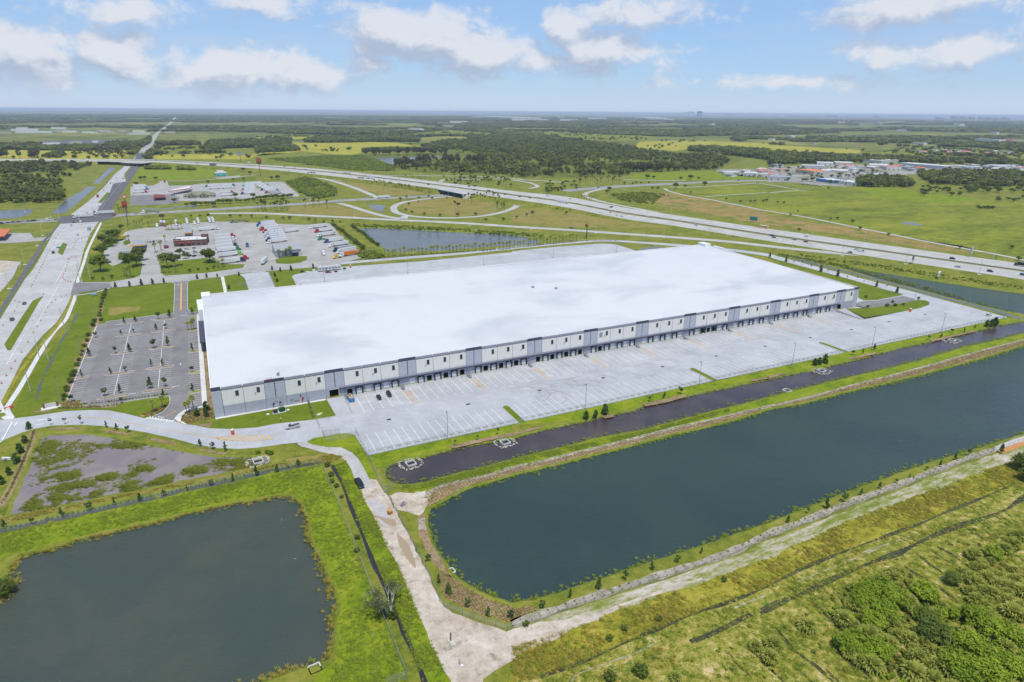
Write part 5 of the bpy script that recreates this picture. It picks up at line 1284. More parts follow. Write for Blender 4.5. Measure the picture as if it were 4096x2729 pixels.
semi(K('11',790,1082)[0],XD + math.pi,'white','white lorry turning through the crossroads','white',None,.2);semi(K('11',985,1050)[0],XD + math.pi,'white','white lorry waiting at the far side of the crossroads','white',None,.2);semi(K('11',1405,1040)[0],XD + math.pi,'white','flatbed lorry with white cab on the crossing road','white',None,.2,'flatbed')
UPR = math.pi/2 + .03
for c,u,v,kd,cl,lb in (('21',226,500,'sedan','grey','dark grey car between cones on the concrete road'),('21',115,648,'suv','grey','grey car following on the concrete road near the long median'),('11',492,1410,'suv','black','black car beside the small grass median'),('11',655,1160,'suv','white','white car just below the crossroads'),('11',678,1131,'sedan','black','black car entering the crossroads'),('11',745,1128,'van','white','white van entering the crossroads'),('11',716,1246,'sedan','white','white car in the middle lane below the crossroads'),('11',730,1100,'pickup','white','white pickup in the middle of the crossroads'),
                           ('11',868,1034,'suv','black','black car stopped on the dark asphalt lane'),('11',912,985,'sedan','silver','silver car on the dark asphalt lane'),('11',800,1045,'suv','white','white car leaving the crossroads on concrete'),('11',955,838,'pickup','white','white pickup beyond the red lorry'),('11',980,808,'sedan','white','white car near the canal bridge'),('11',1018,770,'suv','grey','grey car past the canal bridge'),('11',1068,718,'pickup','white','white pickup parked on bright concrete'),('11',1080,735,'van','white','white van parked on bright concrete'),('11',1133,727,'suv','black','black car on dark asphalt before the overpass'),('11',1065,805,'sedan','grey','dark car on the widened asphalt'),('11',1215,628,'suv','navy','dark car just this side of the overpass'),('11',1300,480,'suv','white','white car beyond the overpass'),('11',1345,425,'sedan','white','white car far up the straight road')):
 vehicle(kd,cl,K(c,u,v)[0],UPR,lb,'cars on the long straight road',.14 if c == '21' else .2,c == '21')
boxtruck(K('11',820,1195)[0],UPR + math.pi,'silver','silver box truck on the concrete road below the crossroads',.14);boxtruck(K('11',900,895)[0],UPR + math.pi,'red','red lorry on the straight road beyond the crossroads',.2)
# in the yard
def yz(c,u,v): p = K(c,u,v,z=-1.0)[0];return p,zy(*p) + .05
p,z = yz('22',1130,1362);vehicle('sedan','black',p,-math.pi/2 - .02,'black car parked nose out by the loading docks',None,z)
p,z = yz('22',1222,1335);vehicle('suv','black',p,-math.pi/2 - .02,'larger black car parked nose out by the loading docks',None,z)
vehicle('pickup','silver',K('32',338,258)[0],math.pi + .04,'silver pickup with dark bed cover driving on the concrete driveway',None,.06)
vehicle('pickup','black',K('32',952,785)[0],-math.pi/2 + .10,'black pickup parked on the gravel track',None,.08)
vehicle('suv','white',K('24',2028,606)[0],.1,'white car parked alone in the far corner of the truck court',None,.06)
vehicle('sedan','maroon',K('22',665,212)[0],.05,'red car parked beside the site office trailer',None,.12)
# roll-off skip full of waste at a dock
p,z = yz('22',872,1375);r = tag(empty('skip_container',(p[0],p[1],z),-math.pi/2 - .05),'blue skip filled with timber waste standing at a dock','skip')
sb = plain('skip_blue',(.02,.20,.48),.5,var=.15);m = MB()
for s in (-1,1): m.box((0,s*1.15,.95),(5.6,.1,1.6))
for x in (-2.8,2.8): m.box((x,0,.95),(.1,2.3,1.6))
m.box((0,0,.2),(5.6,2.3,.1));link('shell',m.mesh('shell',sb),r)
RIB = MB().box((0,0,0),(.1,.12,1.5)).mesh('rib',sb)
for s in (-1,1):
 for i in range(7): link('rib',RIB,r,(-2.6 + i*.87,s*1.24,.95))
m = MB();rs = random.Random(8)
for i in range(60): m.box((rs.uniform(-2.5,2.5),rs.uniform(-1,1),rs.uniform(1.2,1.9)),(rs.uniform(.2,1.2),rs.uniform(.1,.5),rs.uniform(.06,.3)),rs.uniform(0,3))
o = link('waste',m.mesh('waste',[plain('waste_wood',(.52,.40,.25),.8,var=.4,scale=3)]),r);o['kind'] = 'stuff'

# ------------------------------------------------------------------ truck stop rows
rowdir = math.radians(18.6)
cols = ['red','white','blue','lime','white','navy','black','silver','green','maroon']
for i,(u,v,cb) in enumerate(((2045,1272,'red'),(2052,1303,'white'),(2058,1335,'silver'),(2065,1366,'navy'),(2085,1396,'green'),(2100,1440,'lime'),(2118,1502,'navy'))):
 semi(K('11',u,v)[0],rowdir if i < 4 else rowdir - .08,cb,f'lorry with {cb} cab, {ORD[i]} from the back in the row behind the diner','white','lorries parked behind the diner',.12)
for i,(u,v,cb) in enumerate(((110,1150,'blue'),(125,1165,'white'),(140,1185,'red'),(170,1208,'red'),(180,1228,'white'),(190,1246,'silver'),(200,1264,'white'),(205,1284,'navy'),(215,1304,'white'),(110,1138,'navy'))):
 semi(K('12',u,v + 6)[0],rowdir + math.pi,cb,f'lorry with {cb} cab, {ORD[i] if i < 9 else "back most"} in the middle row above the workshop','white','lorries parked in the middle row',.12)
semi(K('12',330,1216)[0],rowdir + math.pi,'white','long trailer parked loose right of the middle lorry row','white',None,.12,'trailer')
for i,(u,v,cb,tr) in enumerate(((590,1172,'white','white'),(640,1206,'red','white'),(665,1245,'white','white'),(735,1300,'blue','white'),(780,1336,'white','white'),(820,1378,'navy','silver'),(850,1394,'white','white'),(880,1425,'white','orange'))):
 sr = semi(K('12',u,v + 4)[0],rowdir + math.pi + (.06 if i > 4 else 0),cb,f'{tr} trailer lorry with {cb} cab, {ORD[i]} from the back in the east row',tr,'lorries parked in the east row',.12)
 if i == 7:      # white lettering at the rear of the orange trailer
  tcv = bpy.data.curves.new('lettering','FONT');tcv.body = 'ALBD';tcv.size = 2.1;tcv.extrude = .02;tcv.materials.append(PAINT['white']);lo_ = link('lettering',bpy.data.meshes.new_from_object(bpy.data.objects.new('lettering',tcv)),sr,(-2.2,1.30,2.45));lo_.rotation_euler = (math.pi/2,0,math.pi)
 if i == 2:      # blue star near the rear doors
  link('star_mark',MB().quadlist([(-6.3 + (1.0 if k % 2 == 0 else .42)*math.sin(k*math.pi/5),1.30,2.7 + (1.0 if k % 2 == 0 else .42)*math.cos(k*math.pi/5)) for k in range(10)] + [(-6.3,1.30,2.7)],[(10,k,(k + 1) % 10) for k in range(10)]).mesh('star_mark',PAINT['blue']),sr)
semi(K('12',600,1288)[0],rowdir + math.pi,'green','green lorry tractor without trailer in the east row','white',None,.12,'bobtail');semi(K('12',745,1458)[0],rowdir + math.pi,'yellow','yellow lorry tractor beside the orange trailer','white',None,.12,'bobtail')
semi(K('11',2275,1350)[0],-math.pi/2,'blue','blue lorry tractor alone on the truck stop apron','white',None,.12,'bobtail');semi(K('12',620,1425)[0],-math.pi/2,'white','white lorry tractor driving beside the workshop','white',None,.12,'bobtail');semi(K('11',2250,1470)[0],rowdir,'red','red lorry tractor at the end of the diner row','white',None,.12,'bobtail')
for i,(u,v,cb,kd) in enumerate(((1446,1168,'white','bobtail'),(1484,1155,'grey','semi'),(1514,1158,'red','semi'),(1621,1150,'white','semi'),(1720,1135,'white','semi'),(1790,1145,'white','bobtail'),(1821,1130,'white','semi'),(1925,1122,'white','semi'),(1956,1122,'white','semi'))):
 p = K('11',u,v)[0];semi((p[0],p[1] + (6 if kd == 'semi' else 0)),-math.pi/2 + .05,cb,f'{cb} lorry facing out, {ORD[i]} from the road along the back kerb','white','lorries along the back kerb',.12,kd)
semi(K('11',1900,1202)[0],rowdir*.5,'white','white lorry driving past the small fuel canopy','white',None,.12);semi(K('11',2225,1125)[0],math.pi + .1,'grey','grey flatbed lorry leaving along the back kerb','white',None,.12,'flatbed');semi(K('12',80,1500)[0],1.25,'white','white trailer seen from behind in front of the workshop','white',None,.12,'trailer')
semi(K('11',1127,1285)[0],1.4,'yellow','yellow lorry tractor at the edge of the palm bed','white',None,.12,'bobtail')
semi(K('11',1200,1425)[0],.12,'white','silver trailer parked behind the round trees','silver',None,.12,'trailer')
for i,(u,v,cl) in enumerate(((1350,1312,'white'),(1382,1311,'silver'),(1415,1307,'maroon'),(1448,1305,'white'),(1478,1304,'grey'))): vehicle('sedan',cl,K('11',u,v)[0],1.4,f'{cl} car, {ORD[i]} from the canopy in the row of cars','cars beside the fuel canopy',.14,False)
for i,(u,v,cl) in enumerate(((1530,1350,'grey'),(1532,1365,'red'),(1660,1380,'black'),(1722,1378,'white'),(1785,1368,'silver'),(1690,1408,'navy'),(1720,1415,'grey'),(1745,1440,'black'),(1785,1400,'navy'),(1800,1410,'silver'),(1790,1440,'black'),(1835,1430,'white'),(980,1475,'silver'),(1000,1500,'navy'))): vehicle(('sedan','suv')[i % 2],cl,K('11',u,v)[0],.3 + (i % 3)*.6,f'{cl} {("car", "larger car")[i % 2]} parked around the brick diner front','cars parked round the diner',.14,False)
# second truck stop, further back
for i,(u,v,cb) in enumerate(((1275,800,'white'),(1280,815,'silver'),(1285,832,'blue'),(1275,858,'red'))): semi(K('11',u,v)[0],.12,cb,f'white trailer with {cb} cab, {ORD[i]} from the back left of the red canopy','white','lorries left of the red canopy',.12)
for i,(u,v,cb) in enumerate(((1960,800,'green'),(1975,820,'white'),(2090,795,'navy'),(2085,815,'white'),(2070,860,'red'),(2080,885,'white'))): semi(K('11',u,v)[0],.12 + math.pi*(i < 2),cb,f'white trailer with {cb} cab, {ORD[i]} of those behind the gabled restaurant','white','lorries behind the gabled restaurant',.12)
for i in range(9): semi(K('12',10 + i*21,772 + i*12)[0],.12 + math.pi*(i % 2),cols[i % 7],f'lorry with {cols[i % 7]} cab, {ORD[i]} from the back in the packed trailer rank','white' if i < 7 else 'silver','packed trailer rank by the bush',.12)
for i in range(8): semi(K('11',2300 - i*1,775 + i*13)[0],.12 + math.pi,('lime','white','green','white','silver','red','white','navy')[i],f'lorry nose to the lot, {ORD[i]} from the back beside the packed trailer rank','white','lorries nosing left of the trailer rank',.12)
semi(K('11',1515,760)[0],1.6,'red','red lorry tractor entering the far truck stop','white',None,.12,'bobtail')
# ------------------------------------------------------------------ buildings
brick = plain('red_brick',(.165,.095,.08),.85,var=.2,scale=1.5);brickd = plain('dark_brick',(.13,.07,.065),.85,var=.2,scale=1.5)
beige = plain('beige_stucco',(.50,.44,.34),.85,var=.08);paleg = plain('pale_grey_metal',(.46,.47,.47),.6,var=.06);greyroof = plain('grey_metal_roof',(.36,.37,.385),.5,.2,.08)
oliveroof = plain('olive_roof',(.20,.21,.13),.7,var=.12);flatw = plain('white_flat_roof',(.58,.57,.55),.8,var=.1,scale=.3);awn = plain('awning_red',(.50,.05,.07),.6);yfas = plain('yellow_fascia',(.75,.40,.04),.5)
tealw = plain('teal_wall',(.10,.42,.42),.7);orangeroof = plain('orange_roof',(.75,.20,.04),.55,var=.06);orangered = plain('terracotta_roof',(.55,.16,.05),.6)
bluew = plain('blue_wall',(.05,.22,.45),.6);pink = plain('pink_roof',(.62,.20,.20),.7);browns = plain('brown_sign',(.16,.05,.035),.6);whitew = plain('white_wall',(.64,.63,.60),.8,var=.06)
def frame_of(c,u1,v1,u2,v2):
 a,b = np.array(K(c,u1,v1)[0]),np.array(K(c,u2,v2)[0]);d = b - a;L = np.linalg.norm(d);return a,math.atan2(d[1],d[0]),L
def shed(name,c,u1,v1,u2,v2,depth,h,wall,roof,label,rooftype='flat',doors=0,wins=0,cat='building',group=None,fascia=None,rise=2.0):
 """box-like building: front base edge from two photograph points, depth away from the camera"""
 a,ang,L = frame_of(c,u1,v1,u2,v2)
 r = tag(empty(name,(a[0],a[1],0),ang),label,cat,group)
 link('wall',MB().box((L/2,depth/2,h/2),(L,depth,h)).mesh('wall',wall),r)
 if rooftype == 'flat':
  m = MB();m.box((L/2,depth/2,h + .1),(L + .3,depth + .3,.2));rf = link('roof',m.mesh('roof',roof),r)
  m = MB()
  for x0,y0,sx,sy in ((L/2,-.02,L + .4,.35),(L/2,depth + .02,L + .4,.35),(-.02,depth/2,.35,depth),(L + .02,depth/2,.35,depth)): m.box((x0,y0,h + .35),(sx,sy,.7))
  link('parapet',m.mesh('parapet',fascia or wall),rf)
  rs = random.Random(int(L*7 + depth))
  if L > 14:
   for i in range(min(6,int(L/8))): link('roof_unit',MB().box((0,0,.6),(1.8,1.5,1.0)).mesh('roof_unit',paleg),rf,(rs.uniform(3,L - 3),rs.uniform(3,max(3.5,depth - 3)),h + .1))
 else:
  m = MB();o = .8
  if rooftype == 'gable': m.quadlist([(-o,-o,h - .1),(L + o,-o,h - .1),(L + o,depth/2,h + rise),(-o,depth/2,h + rise),(L + o,depth + o,h - .1),(-o,depth + o,h - .1)],[(0,1,2,3),(3,2,4,5)]);link('gable_wall',MB().quadlist([(0,0,h),(0,depth,h),(0,depth/2,h + rise - .2),(L,0,h),(L,depth,h),(L,depth/2,h + rise - .2)],[(0,2,1),(3,4,5)]).mesh('gable_wall',wall),r)
  else: q_ = min(depth,L)/2*.8;m.quadlist([(-o,-o,h - .1),(L + o,-o,h - .1),(L + o,depth + o,h - .1),(-o,depth + o,h - .1),(q_,depth/2,h + rise),(L - q_,depth/2,h + rise)],[(0,1,5,4),(1,2,5),(2,3,4,5),(3,0,4)])
  link('roof',m.mesh('roof',roof),r)
 for i in range(doors): link('door',MB().box((0,-.06,1.5),(2.6,.1,3.0)).mesh('door',jointm),r,(L*(i + .5)/doors,0,0))
 for i in range(wins): link('window',MB().box((0,-.06,0),(1.6,.08,1.3)).mesh('window',glassd),r,(L*(i + .5)/wins,0,min(h*.62,4.2)))
 return r,L
r,L = shed('diner_building','11',1602,1352,1905,1335,22,5.2,brick,flatw,'brick diner with white flat roof and red awnings at the near truck stop',wins=0,doors=0)
for x0,w_,mt in ((6.5,5.5,awn),(13.2,2.6,plain('awning_bright',(.62,.03,.05),.6))): link('awning',MB().box((x0,-1.0,3.5),(w_,2.0,.25)).mesh('awning',mt),r)
for i in range(6): link('window',MB().box((0,-.06,1.6),(2.4,.08,1.8)).mesh('window',glassd),r,(L*(i + .5)/6,0,0))
link('tower',MB().box((L - 2.5,17,3.8),(6,7,7.6)).mesh('tower',brickd),r);link('screen_wall',MB().box((3,4,5.9),(7,.4,1.4)).mesh('screen_wall',brickd),r)
r,L = shed('workshop_building','12',192,1452,418,1432,25,6.2,paleg,greyroof,'grey workshop with low gable roof and roller door at the truck stop','gable',rise=3.0)
link('roller_door',MB().box((L*.30,-.06,2.2),(4.2,.1,4.4)).mesh('roller_door',jointm),r);link('roller_door',MB().box((L*.75,-.06,1.8),(6.0,.1,3.6)).mesh('roller_door',plain('dark_blue_door',(.03,.05,.10),.5)),r);link('canopy',MB().box((L*.6,-1.2,3.9),(9,2.4,.2)).mesh('canopy',capg),r)
def canopy(name,c,uv,h,roof,fascia,label,ny=2,nx=2,panels=0):
 """fuel canopy: four roof corners on the photograph at height h"""
 P = [np.array(K(c,uv[i],uv[i + 1],z=h)[0]) for i in (0,2,4,6)];ctr = sum(P)/4
 r = tag(empty(name,(ctr[0],ctr[1],0)),label,'canopy');Q = [tuple(p - ctr) for p in P]
 link('roof_deck',MB().prism(Q,h - .1,h + .05).mesh('roof_deck',roof),r)
 m = MB()
 for i in range(4): a,b = Q[i],Q[(i + 1) % 4];m.box(((a[0] + b[0])/2,(a[1] + b[1])/2,h - .35),(math.dist(a,b) + .3,.3,1.0),HD(a,b))
 link('fascia',m.mesh('fascia',fascia),r)
 for i in range(nx):
  for j in range(ny):
   s,t = (i + .5)/nx,(j + .5)/ny;p = (1 - s)*(1 - t)*P[0] + s*(1 - t)*P[1] + s*t*P[2] + (1 - s)*t*P[3] - ctr
   link('post',MB().tube((0,0,0),(0,0,h - .2),.22,n=8).mesh('post',steel),r,(p[0],p[1],0));link('fuel_pump',MB().box((0,-1.0,.8),(.7,.5,1.6)).mesh('fuel_pump',darkm),r,(p[0],p[1],0))
 for k in range(panels):
  for l in range(2):
   s,t = (k + .5)/panels,(l + .5)/2;p = (1 - s)*(1 - t)*P[0] + s*(1 - t)*P[1] + s*t*P[2] + (1 - s)*t*P[3] - ctr
   link('roof_panel',MB().box((p[0],p[1],h + .1),(np.linalg.norm(P[1] - P[0])/panels*.86,np.linalg.norm(P[2] - P[1])/2*.86,.06),HD(Q[0],Q[1])).mesh('roof_panel',greyroof),r)
canopy('fuel_canopy','11',(1195,1340,1330,1330,1340,1285,1210,1292),5.5,capg,yfas,'grey-roofed fuel canopy with orange fascia beside the palms',panels=4)
canopy('fuel_canopy','11',(1692,1222,1764,1218,1758,1148,1692,1150),5.5,capg,yfas,'narrow fuel canopy with orange fascia behind the diner',4,1,2)
canopy('fuel_canopy','11',(1545,840,1745,812,1765,785,1590,822),6.5,flatw,plain('canopy_red',(.55,.05,.05),.5),'long red and white fuel canopy at the far truck stop',2,5)
canopy('fuel_canopy','11',(-90,1262,40,1250,95,1192,-40,1180),5.0,orangered,orangered,'terracotta-roofed fuel canopy at the left edge of the picture')
canopy('fuel_canopy','11',(1408,900,1518,892,1520,872,1420,868),4.5,browns,plain('canopy_red',(.55,.05,.05),.5),'small dark fuel canopy on the far asphalt lot',1,3)
sheet('far_truck_lot',KK(('11',1200,870,1200,800,1400,790,1450,770,1500,745,1540,750,1550,790,1750,785,1850,770,2354,755),('12',150,755,250,755,400,875,390,888,0,890),('11',2250,910,2050,905,1960,930,1540,930,1550,960,1200,970)),.10,oldconc)
sheet('far_asphalt_lot',K('11',1205,880,1600,870,1650,900,1640,950,1420,965,1210,975,1190,940),.13,asphalt)
r,L = shed('restaurant_building','11',1690,908,1965,900,26,4.2,beige,oliveroof,'long restaurant with olive roof and front gables at the far truck stop','hip',wins=8,rise=4.5)
for t_ in (.28,.68): x = L*t_;link('gable',MB().quadlist([(x - 6,-2,4.2),(x + 6,-2,4.2),(x,-2,8.0),(x - 6,10,4.2),(x + 6,10,4.2),(x,10,8.0)],[(0,1,2),(0,2,5,3),(1,4,5,2)]).mesh('gable',oliveroof),r)
r,L = shed('teal_shop','11',1985,704,2090,700,20,6,tealw,flatw,'small teal and white building beside the highway',doors=2,fascia=whitew);link('upper_storey',MB().box((L/2,12,8),(L*.6,8,4)).mesh('upper_storey',whitew),r)
sheet('teal_lot',K('11',1960,720,2080,705,2200,695,2210,710,2080,725),.10,oldconc)
ribbon('far_lane',KK(('11',1480,760,1510,745,1700,745,2000,728,2354,690)),6,.09,oldconc,4)
sheet('far_lawn',K('11',1540,750,1800,742,2100,728,2354,705,2354,745,1900,765,1700,790,1530,790),.07,lawn);sheet('far_lawn',K('11',1320,590,1900,600,1980,640,1950,710,1700,735,1400,735,1230,720,1270,640),.07,lush)
# shops and yards at the right, beyond the paddock
yardmix = groundmat('mixed_yard',[(.10,.13,.03),(.22,.21,.16),(.33,.31,.28),(.40,.38,.35)],60,14,3,bmp=0)
sheet('shop_yard',KK(('13',1860,640,2100,635,2354,640),('14',0,620,600,590,1000,600,1700,600,2354,630,2354,660,1700,665,1250,690,900,690,860,780,700,800,450,780,200,760,0,760),('13',2354,720,2100,700,1900,665)),.10,yardmix)
SH = [('13',1950,688,2105,690,26,5,whitew,flatw,'white shop','behind the green paddock'),('13',2125,700,2240,705,40,6,whitew,flatw,'wide white shop','beside the green paddock'),('13',2240,712,2354,716,30,6,whitew,paleg,'low white shop','next to the wide shop'),
      ('14',0,735,185,745,40,6,paleg,greyroof,'grey shed','left of the orange roofs'),('14',250,668,420,690,40,7,beige,orangeroof,'orange roofed shop','largest of the orange roofs'),('14',415,690,500,688,30,5,beige,orangeroof,'smaller orange roofed shop','right end of the orange roofs'),
      ('14',440,748,590,768,35,5,bluew,flatw,'low blue walled shed','at the paddock edge'),('14',605,765,830,795,30,5,whitew,flatw,'long white shed with grey roof','at the paddock edge'),('14',305,632,520,640,40,7,paleg,paleg,'long pale shed','behind the orange roofs'),('14',520,668,720,678,50,5,beige,flatw,'flat white building','between orange roofs and trees'),
      ('14',965,715,1110,722,35,6,bluew,flatw,'blue walled shop','in the tree belt'),('14',930,625,1060,630,50,7,whitew,flatw,'white building','left of the pink roof'),('14',1090,645,1220,648,45,7,whitew,pink,'pink roofed building','in the shop yard'),('14',1200,605,1620,640,40,7,paleg,flatw,'huge pale warehouse','near the flag'),('14',1640,625,1940,640,28,5,paleg,paleg,'long grey shed','right of the flag'),
      ('14',1040,590,1220,580,60,8,paleg,flatw,'pale shed','left behind the huge warehouse'),('14',450,600,600,605,40,6,whitew,flatw,'white house-like shed','far behind the orange roofs'),('14',620,600,790,605,50,6,beige,flatw,'beige building','far behind the flat white one'),('14',2110,635,2354,640,60,6,whitew,paleg,'low white shed','at the right edge of the picture')]
for c,u1,v1,u2,v2,dp,h,wl,rf,what,where in SH: shed('shop_building',c,u1,v1,u2,v2,dp,h,wl,rf,f'{what} {where} beyond the highway',doors=3,wins=0,group='shops beyond the paddock')
rs = random.Random(33)
for i in range(64):
 if i > 45: u,v = rs.uniform(-420,0),rs.uniform(655,712)
 else: u,v = rs.choice(((rs.uniform(0,900),rs.uniform(600,690)),(rs.uniform(900,2300),rs.uniform(600,650)),(rs.uniform(1250,2354),rs.uniform(470,500))));w_ = rs.uniform(30,90)
 shed('small_shop','14',u,v,u + w_,v + w_*.1,rs.uniform(12,30),rs.uniform(4,6),rs.choice((whitew,beige,paleg,beige)),rs.choice((flatw,greyroof,flatw,orangered,orangered,pink,paleg)),'small shop or house among trees beyond the paddock',rs.choice(('flat','gable')),1,2,group='small shops beyond the paddock')
rs = random.Random(21)
for i in range(60):
 u,v = rs.choice(((rs.uniform(0,900),rs.uniform(690,735)),(rs.uniform(1250,2300),rs.uniform(645,665)),(rs.uniform(700,1100),rs.uniform(655,690))));vehicle(rs.choice(('sedan','suv','pickup')),rs.choice(('white','silver','grey','black','red','blue')),K('14',u,v)[0],rs.uniform(0,3),'small parked vehicle in the shop yards beyond the paddock','vehicles in the shop yards',.15,False)
for i in range(5): semi(K('14',330 + i*38,775 + i*5)[0],.4,'white',f'white trailer, {ORD[i]} from the left along the paddock edge','white','trailers at the paddock edge',.15,'trailer')
# flag on a tall mast
p = K('14',1638,615)[0];r = tag(empty('flag_pole',(p[0],p[1],0)),'tall flag pole with a large striped flag beyond the paddock','flag');link('mast',MB().tube((0,0,0),(0,0,42),.35,n=6).mesh('mast',steel),r)
m = MB()
for k in range(7): m.cur = k % 2;m.box((-5.6,0,41.2 - k*1.05),(11,.2,1.05))
m.cur = 2;m.box((-2.5,-.02,39.6),(4.6,.3,4.0));link('flag',m.mesh('flag',[plain('flag_red',(.50,.06,.08),.7),plain('flag_white',(.62,.62,.62),.7),plain('flag_blue',(.05,.07,.25),.7)]),r)
# pale sheds on the plain far behind
FB = [('11',0,314,110,312),('11',150,272,260,272),('11',140,306,480,306),('11',490,300,572,300),('11',574,301,705,302),('11',755,306,870,308),('11',885,300,990,306),('11',1222,298,1336,298),('11',1190,322,1385,318),('11',1515,308,1612,308),('11',100,285,350,285),('11',470,270,610,270),('11',640,403,760,403),('11',1005,392,1102,392),('11',850,394,905,394),('11',1085,295,1160,296),
      ('12',1785,210,1945,212),('12',1985,165,2354,178),('12',1720,248,1800,250),('12',1400,275,1500,280),('13',0,190,330,192),('13',425,168,480,168),('13',440,190,590,192),('13',700,178,860,180),('13',1090,172,1230,180),('13',1250,185,1400,190),('13',1800,230,1840,232),('13',1960,145,2010,146),
      ('14',160,340,215,345),('14',0,370,45,372),('14',380,410,425,412),('14',1180,288,1260,290),('14',1900,372,2120,384),('14',2170,376,2354,380),('14',1320,405,1430,412),('14',2040,312,2100,315),('14',960,225,1030,227),('14',2150,490,2200,495),('14',1700,235,1760,238),('14',880,215,1000,218),('14',640,215,700,216),('14',1500,470,1540,472)]
for i,(c,u1,v1,u2,v2) in enumerate(FB):
 a,ang,L = frame_of(c,u1,v1,u2,v2);d_ = math.hypot(*a);r = shed('far_building',c,u1,v1,u2,v2,max(18,L*.25),max(5,d_*.0022),whitew if i % 3 else beige,(flatw,whitew,paleg)[i % 3],'small pale flat building among trees on the distant plain',group='pale buildings on the distant plain')
r,L = shed('far_building','14',2165,380,2225,382,40,8,pink,plain('bright_red_roof',(.60,.05,.06),.6),'bright red roofed building among distant trees at the right');
tw = plain('tower_concrete',(.55,.53,.50),.8,var=.1,scale=.05)
TW = [('14',570,172,20,24),('14',622,174,30,26),('14',725,172,24,14),('14',1015,178,28,24),('14',1575,194,26,26),('14',1600,195,20,26),('14',1617,195,16,24),('14',1728,196,32,34),('14',1805,196,32,32),('14',1885,197,32,30),('14',1966,198,26,28),('14',2040,200,32,30),('14',2112,200,26,26),('14',2200,202,36,30),('14',230,158,22,14),('14',290,160,18,12),('14',95,153,16,16),('13',1580,132,16,12),('13',1612,134,18,16),('13',1667,134,20,22),('13',1735,160,24,46),('14',420,158,26,10)]
for i,(c,u,v,w_,h_) in enumerate(TW):
 a,ang,L = frame_of(c,u - w_/2,v,u + w_/2,v);Hh = h_/SC*math.hypot(*a)/FPX
 r = tag(empty('apartment_tower',(a[0],a[1],0),ang),'pale apartment tower on the distant coast' if i != 20 else 'dark tower standing inland before the coast','tower','apartment towers on the coast' if i != 20 else None)
 link('wall',MB().box((L/2,L/3,Hh/2),(L,L*.66,Hh)).mesh('wall',tw if i != 20 else capg),r)
 for k in range(5): link('window_band',MB().box((L/2,-.5,Hh*(k + .6)/5.5),(L*.86,1.0,Hh*.07)).mesh('window_band',jointm),r)
 link('roof_plant',MB().box((L/2,L/3,Hh*1.03),(L*.4,L*.3,Hh*.07)).mesh('roof_plant',tw),r)

# ------------------------------------------------------------------ poles, lamps, signs
galv = plain('grey_pole',(.33,.34,.36),.6,.2);pconc = plain('pole_concrete',(.44,.43,.41),.85)
YP = MB().box((0,0,.35),(.6,.6,.7)).tube((0,0,.7),(0,0,11.8),.13,.09,8).mesh('pole',galv)
YH = MB().box((0,-.45,11.75),(.35,.9,.14)).mesh('lamp_head',darkm)
def yardpole(p,label,z=0.0,rz=0.0,h=1.0,group='light poles round the truck court'):
 r = tag(empty('light_pole',(p[0],p[1],z),rz,h),label,'light pole',group);link('pole',YP,r);link('lamp_head',YH,r);return r
for i,x in enumerate((75.6,139.2,202.7,264.4,325.8,387.6)): yardpole((x,213.0),f'grey light pole by the court fence, {ORD[i]} from the gravel track',0,math.pi)
yardpole((452.5,213.8),'grey light pole at the far right corner of the court');yardpole((436,262),'grey light pole on the grass by the small car park')
for i,(c,u,v) in enumerate((('22',630,300),('22',1398,218),('22',2095,142),('13',378,1455),('13',960,1402))): p = K(c,u,v)[0];yardpole((p[0],max(p[1],436)),f'light pole in the rear court, {ORD[i]} from the site trailer',.08,0,1.1)
for i,(c,u,v) in enumerate((('12',1288,1450),('12',1905,1395),('13',113,1342),('13',635,1295),('13',1230,1300))): yardpole(K(c,u,v)[0],f'white light pole along the rear drive, {ORD[i]} from the truck stop',.08,0,1.15,'light poles along the rear drive')
for i,(c,u,v) in enumerate((('24',65,20),('24',775,215))): yardpole(K(c,u,v)[0],f'{ORD[i]} light pole from the rear beside the east drive',.08,0,1.0,'light poles along the rear drive')
CP = MB().tube((0,0,0),(0,0,12),.22,.13,8).mesh('pole',pconc);CAH = MB().box((0,0,11.2),(1.6,.12,.12)).mesh('crossarm',pconc)
for i,(x,y,h) in enumerate(((-81,335.2,.9),(-81,380,1.0),(-85.5,384.6,.95),(-81.1,433.9,1.1),(-81.4,490.9,.8),(-87.5,556.4,1.15),(-83.5,574.8,1.2))): r = tag(empty('utility_pole',(x,y,0),.1,h),f'concrete utility pole beside the sidewalk, {ORD[i]} from the driveway','pole','poles beside the sidewalk');link('pole',CP,r)
for i,(x,y,h) in enumerate(((-67.1,317.8,1.0),(-67.5,384.2,.85),(-67.7,448.4,.85))): r = tag(empty('light_pole',(x,y,0),0,h),f'light pole in the lawn beside the car park hedge, {ORD[i]} from the driveway','light pole','poles beside the hedge');link('pole',YP,r);link('lamp_head',YH,r)
LP_ = MB().tube((0,0,0),(0,0,12),.16,.1,7).tube((0,0,12),(0,2.2,12.6),.07,.05,5).mesh('pole',plain('pale_pole',(.50,.48,.42),.6));LH = MB().box((0,2.4,12.6),(.3,.8,.14)).mesh('lamp_head',paleg);LB = MB().box((0,0,.1),(2.4,2.4,.25)).mesh('base_slab',walkconc)
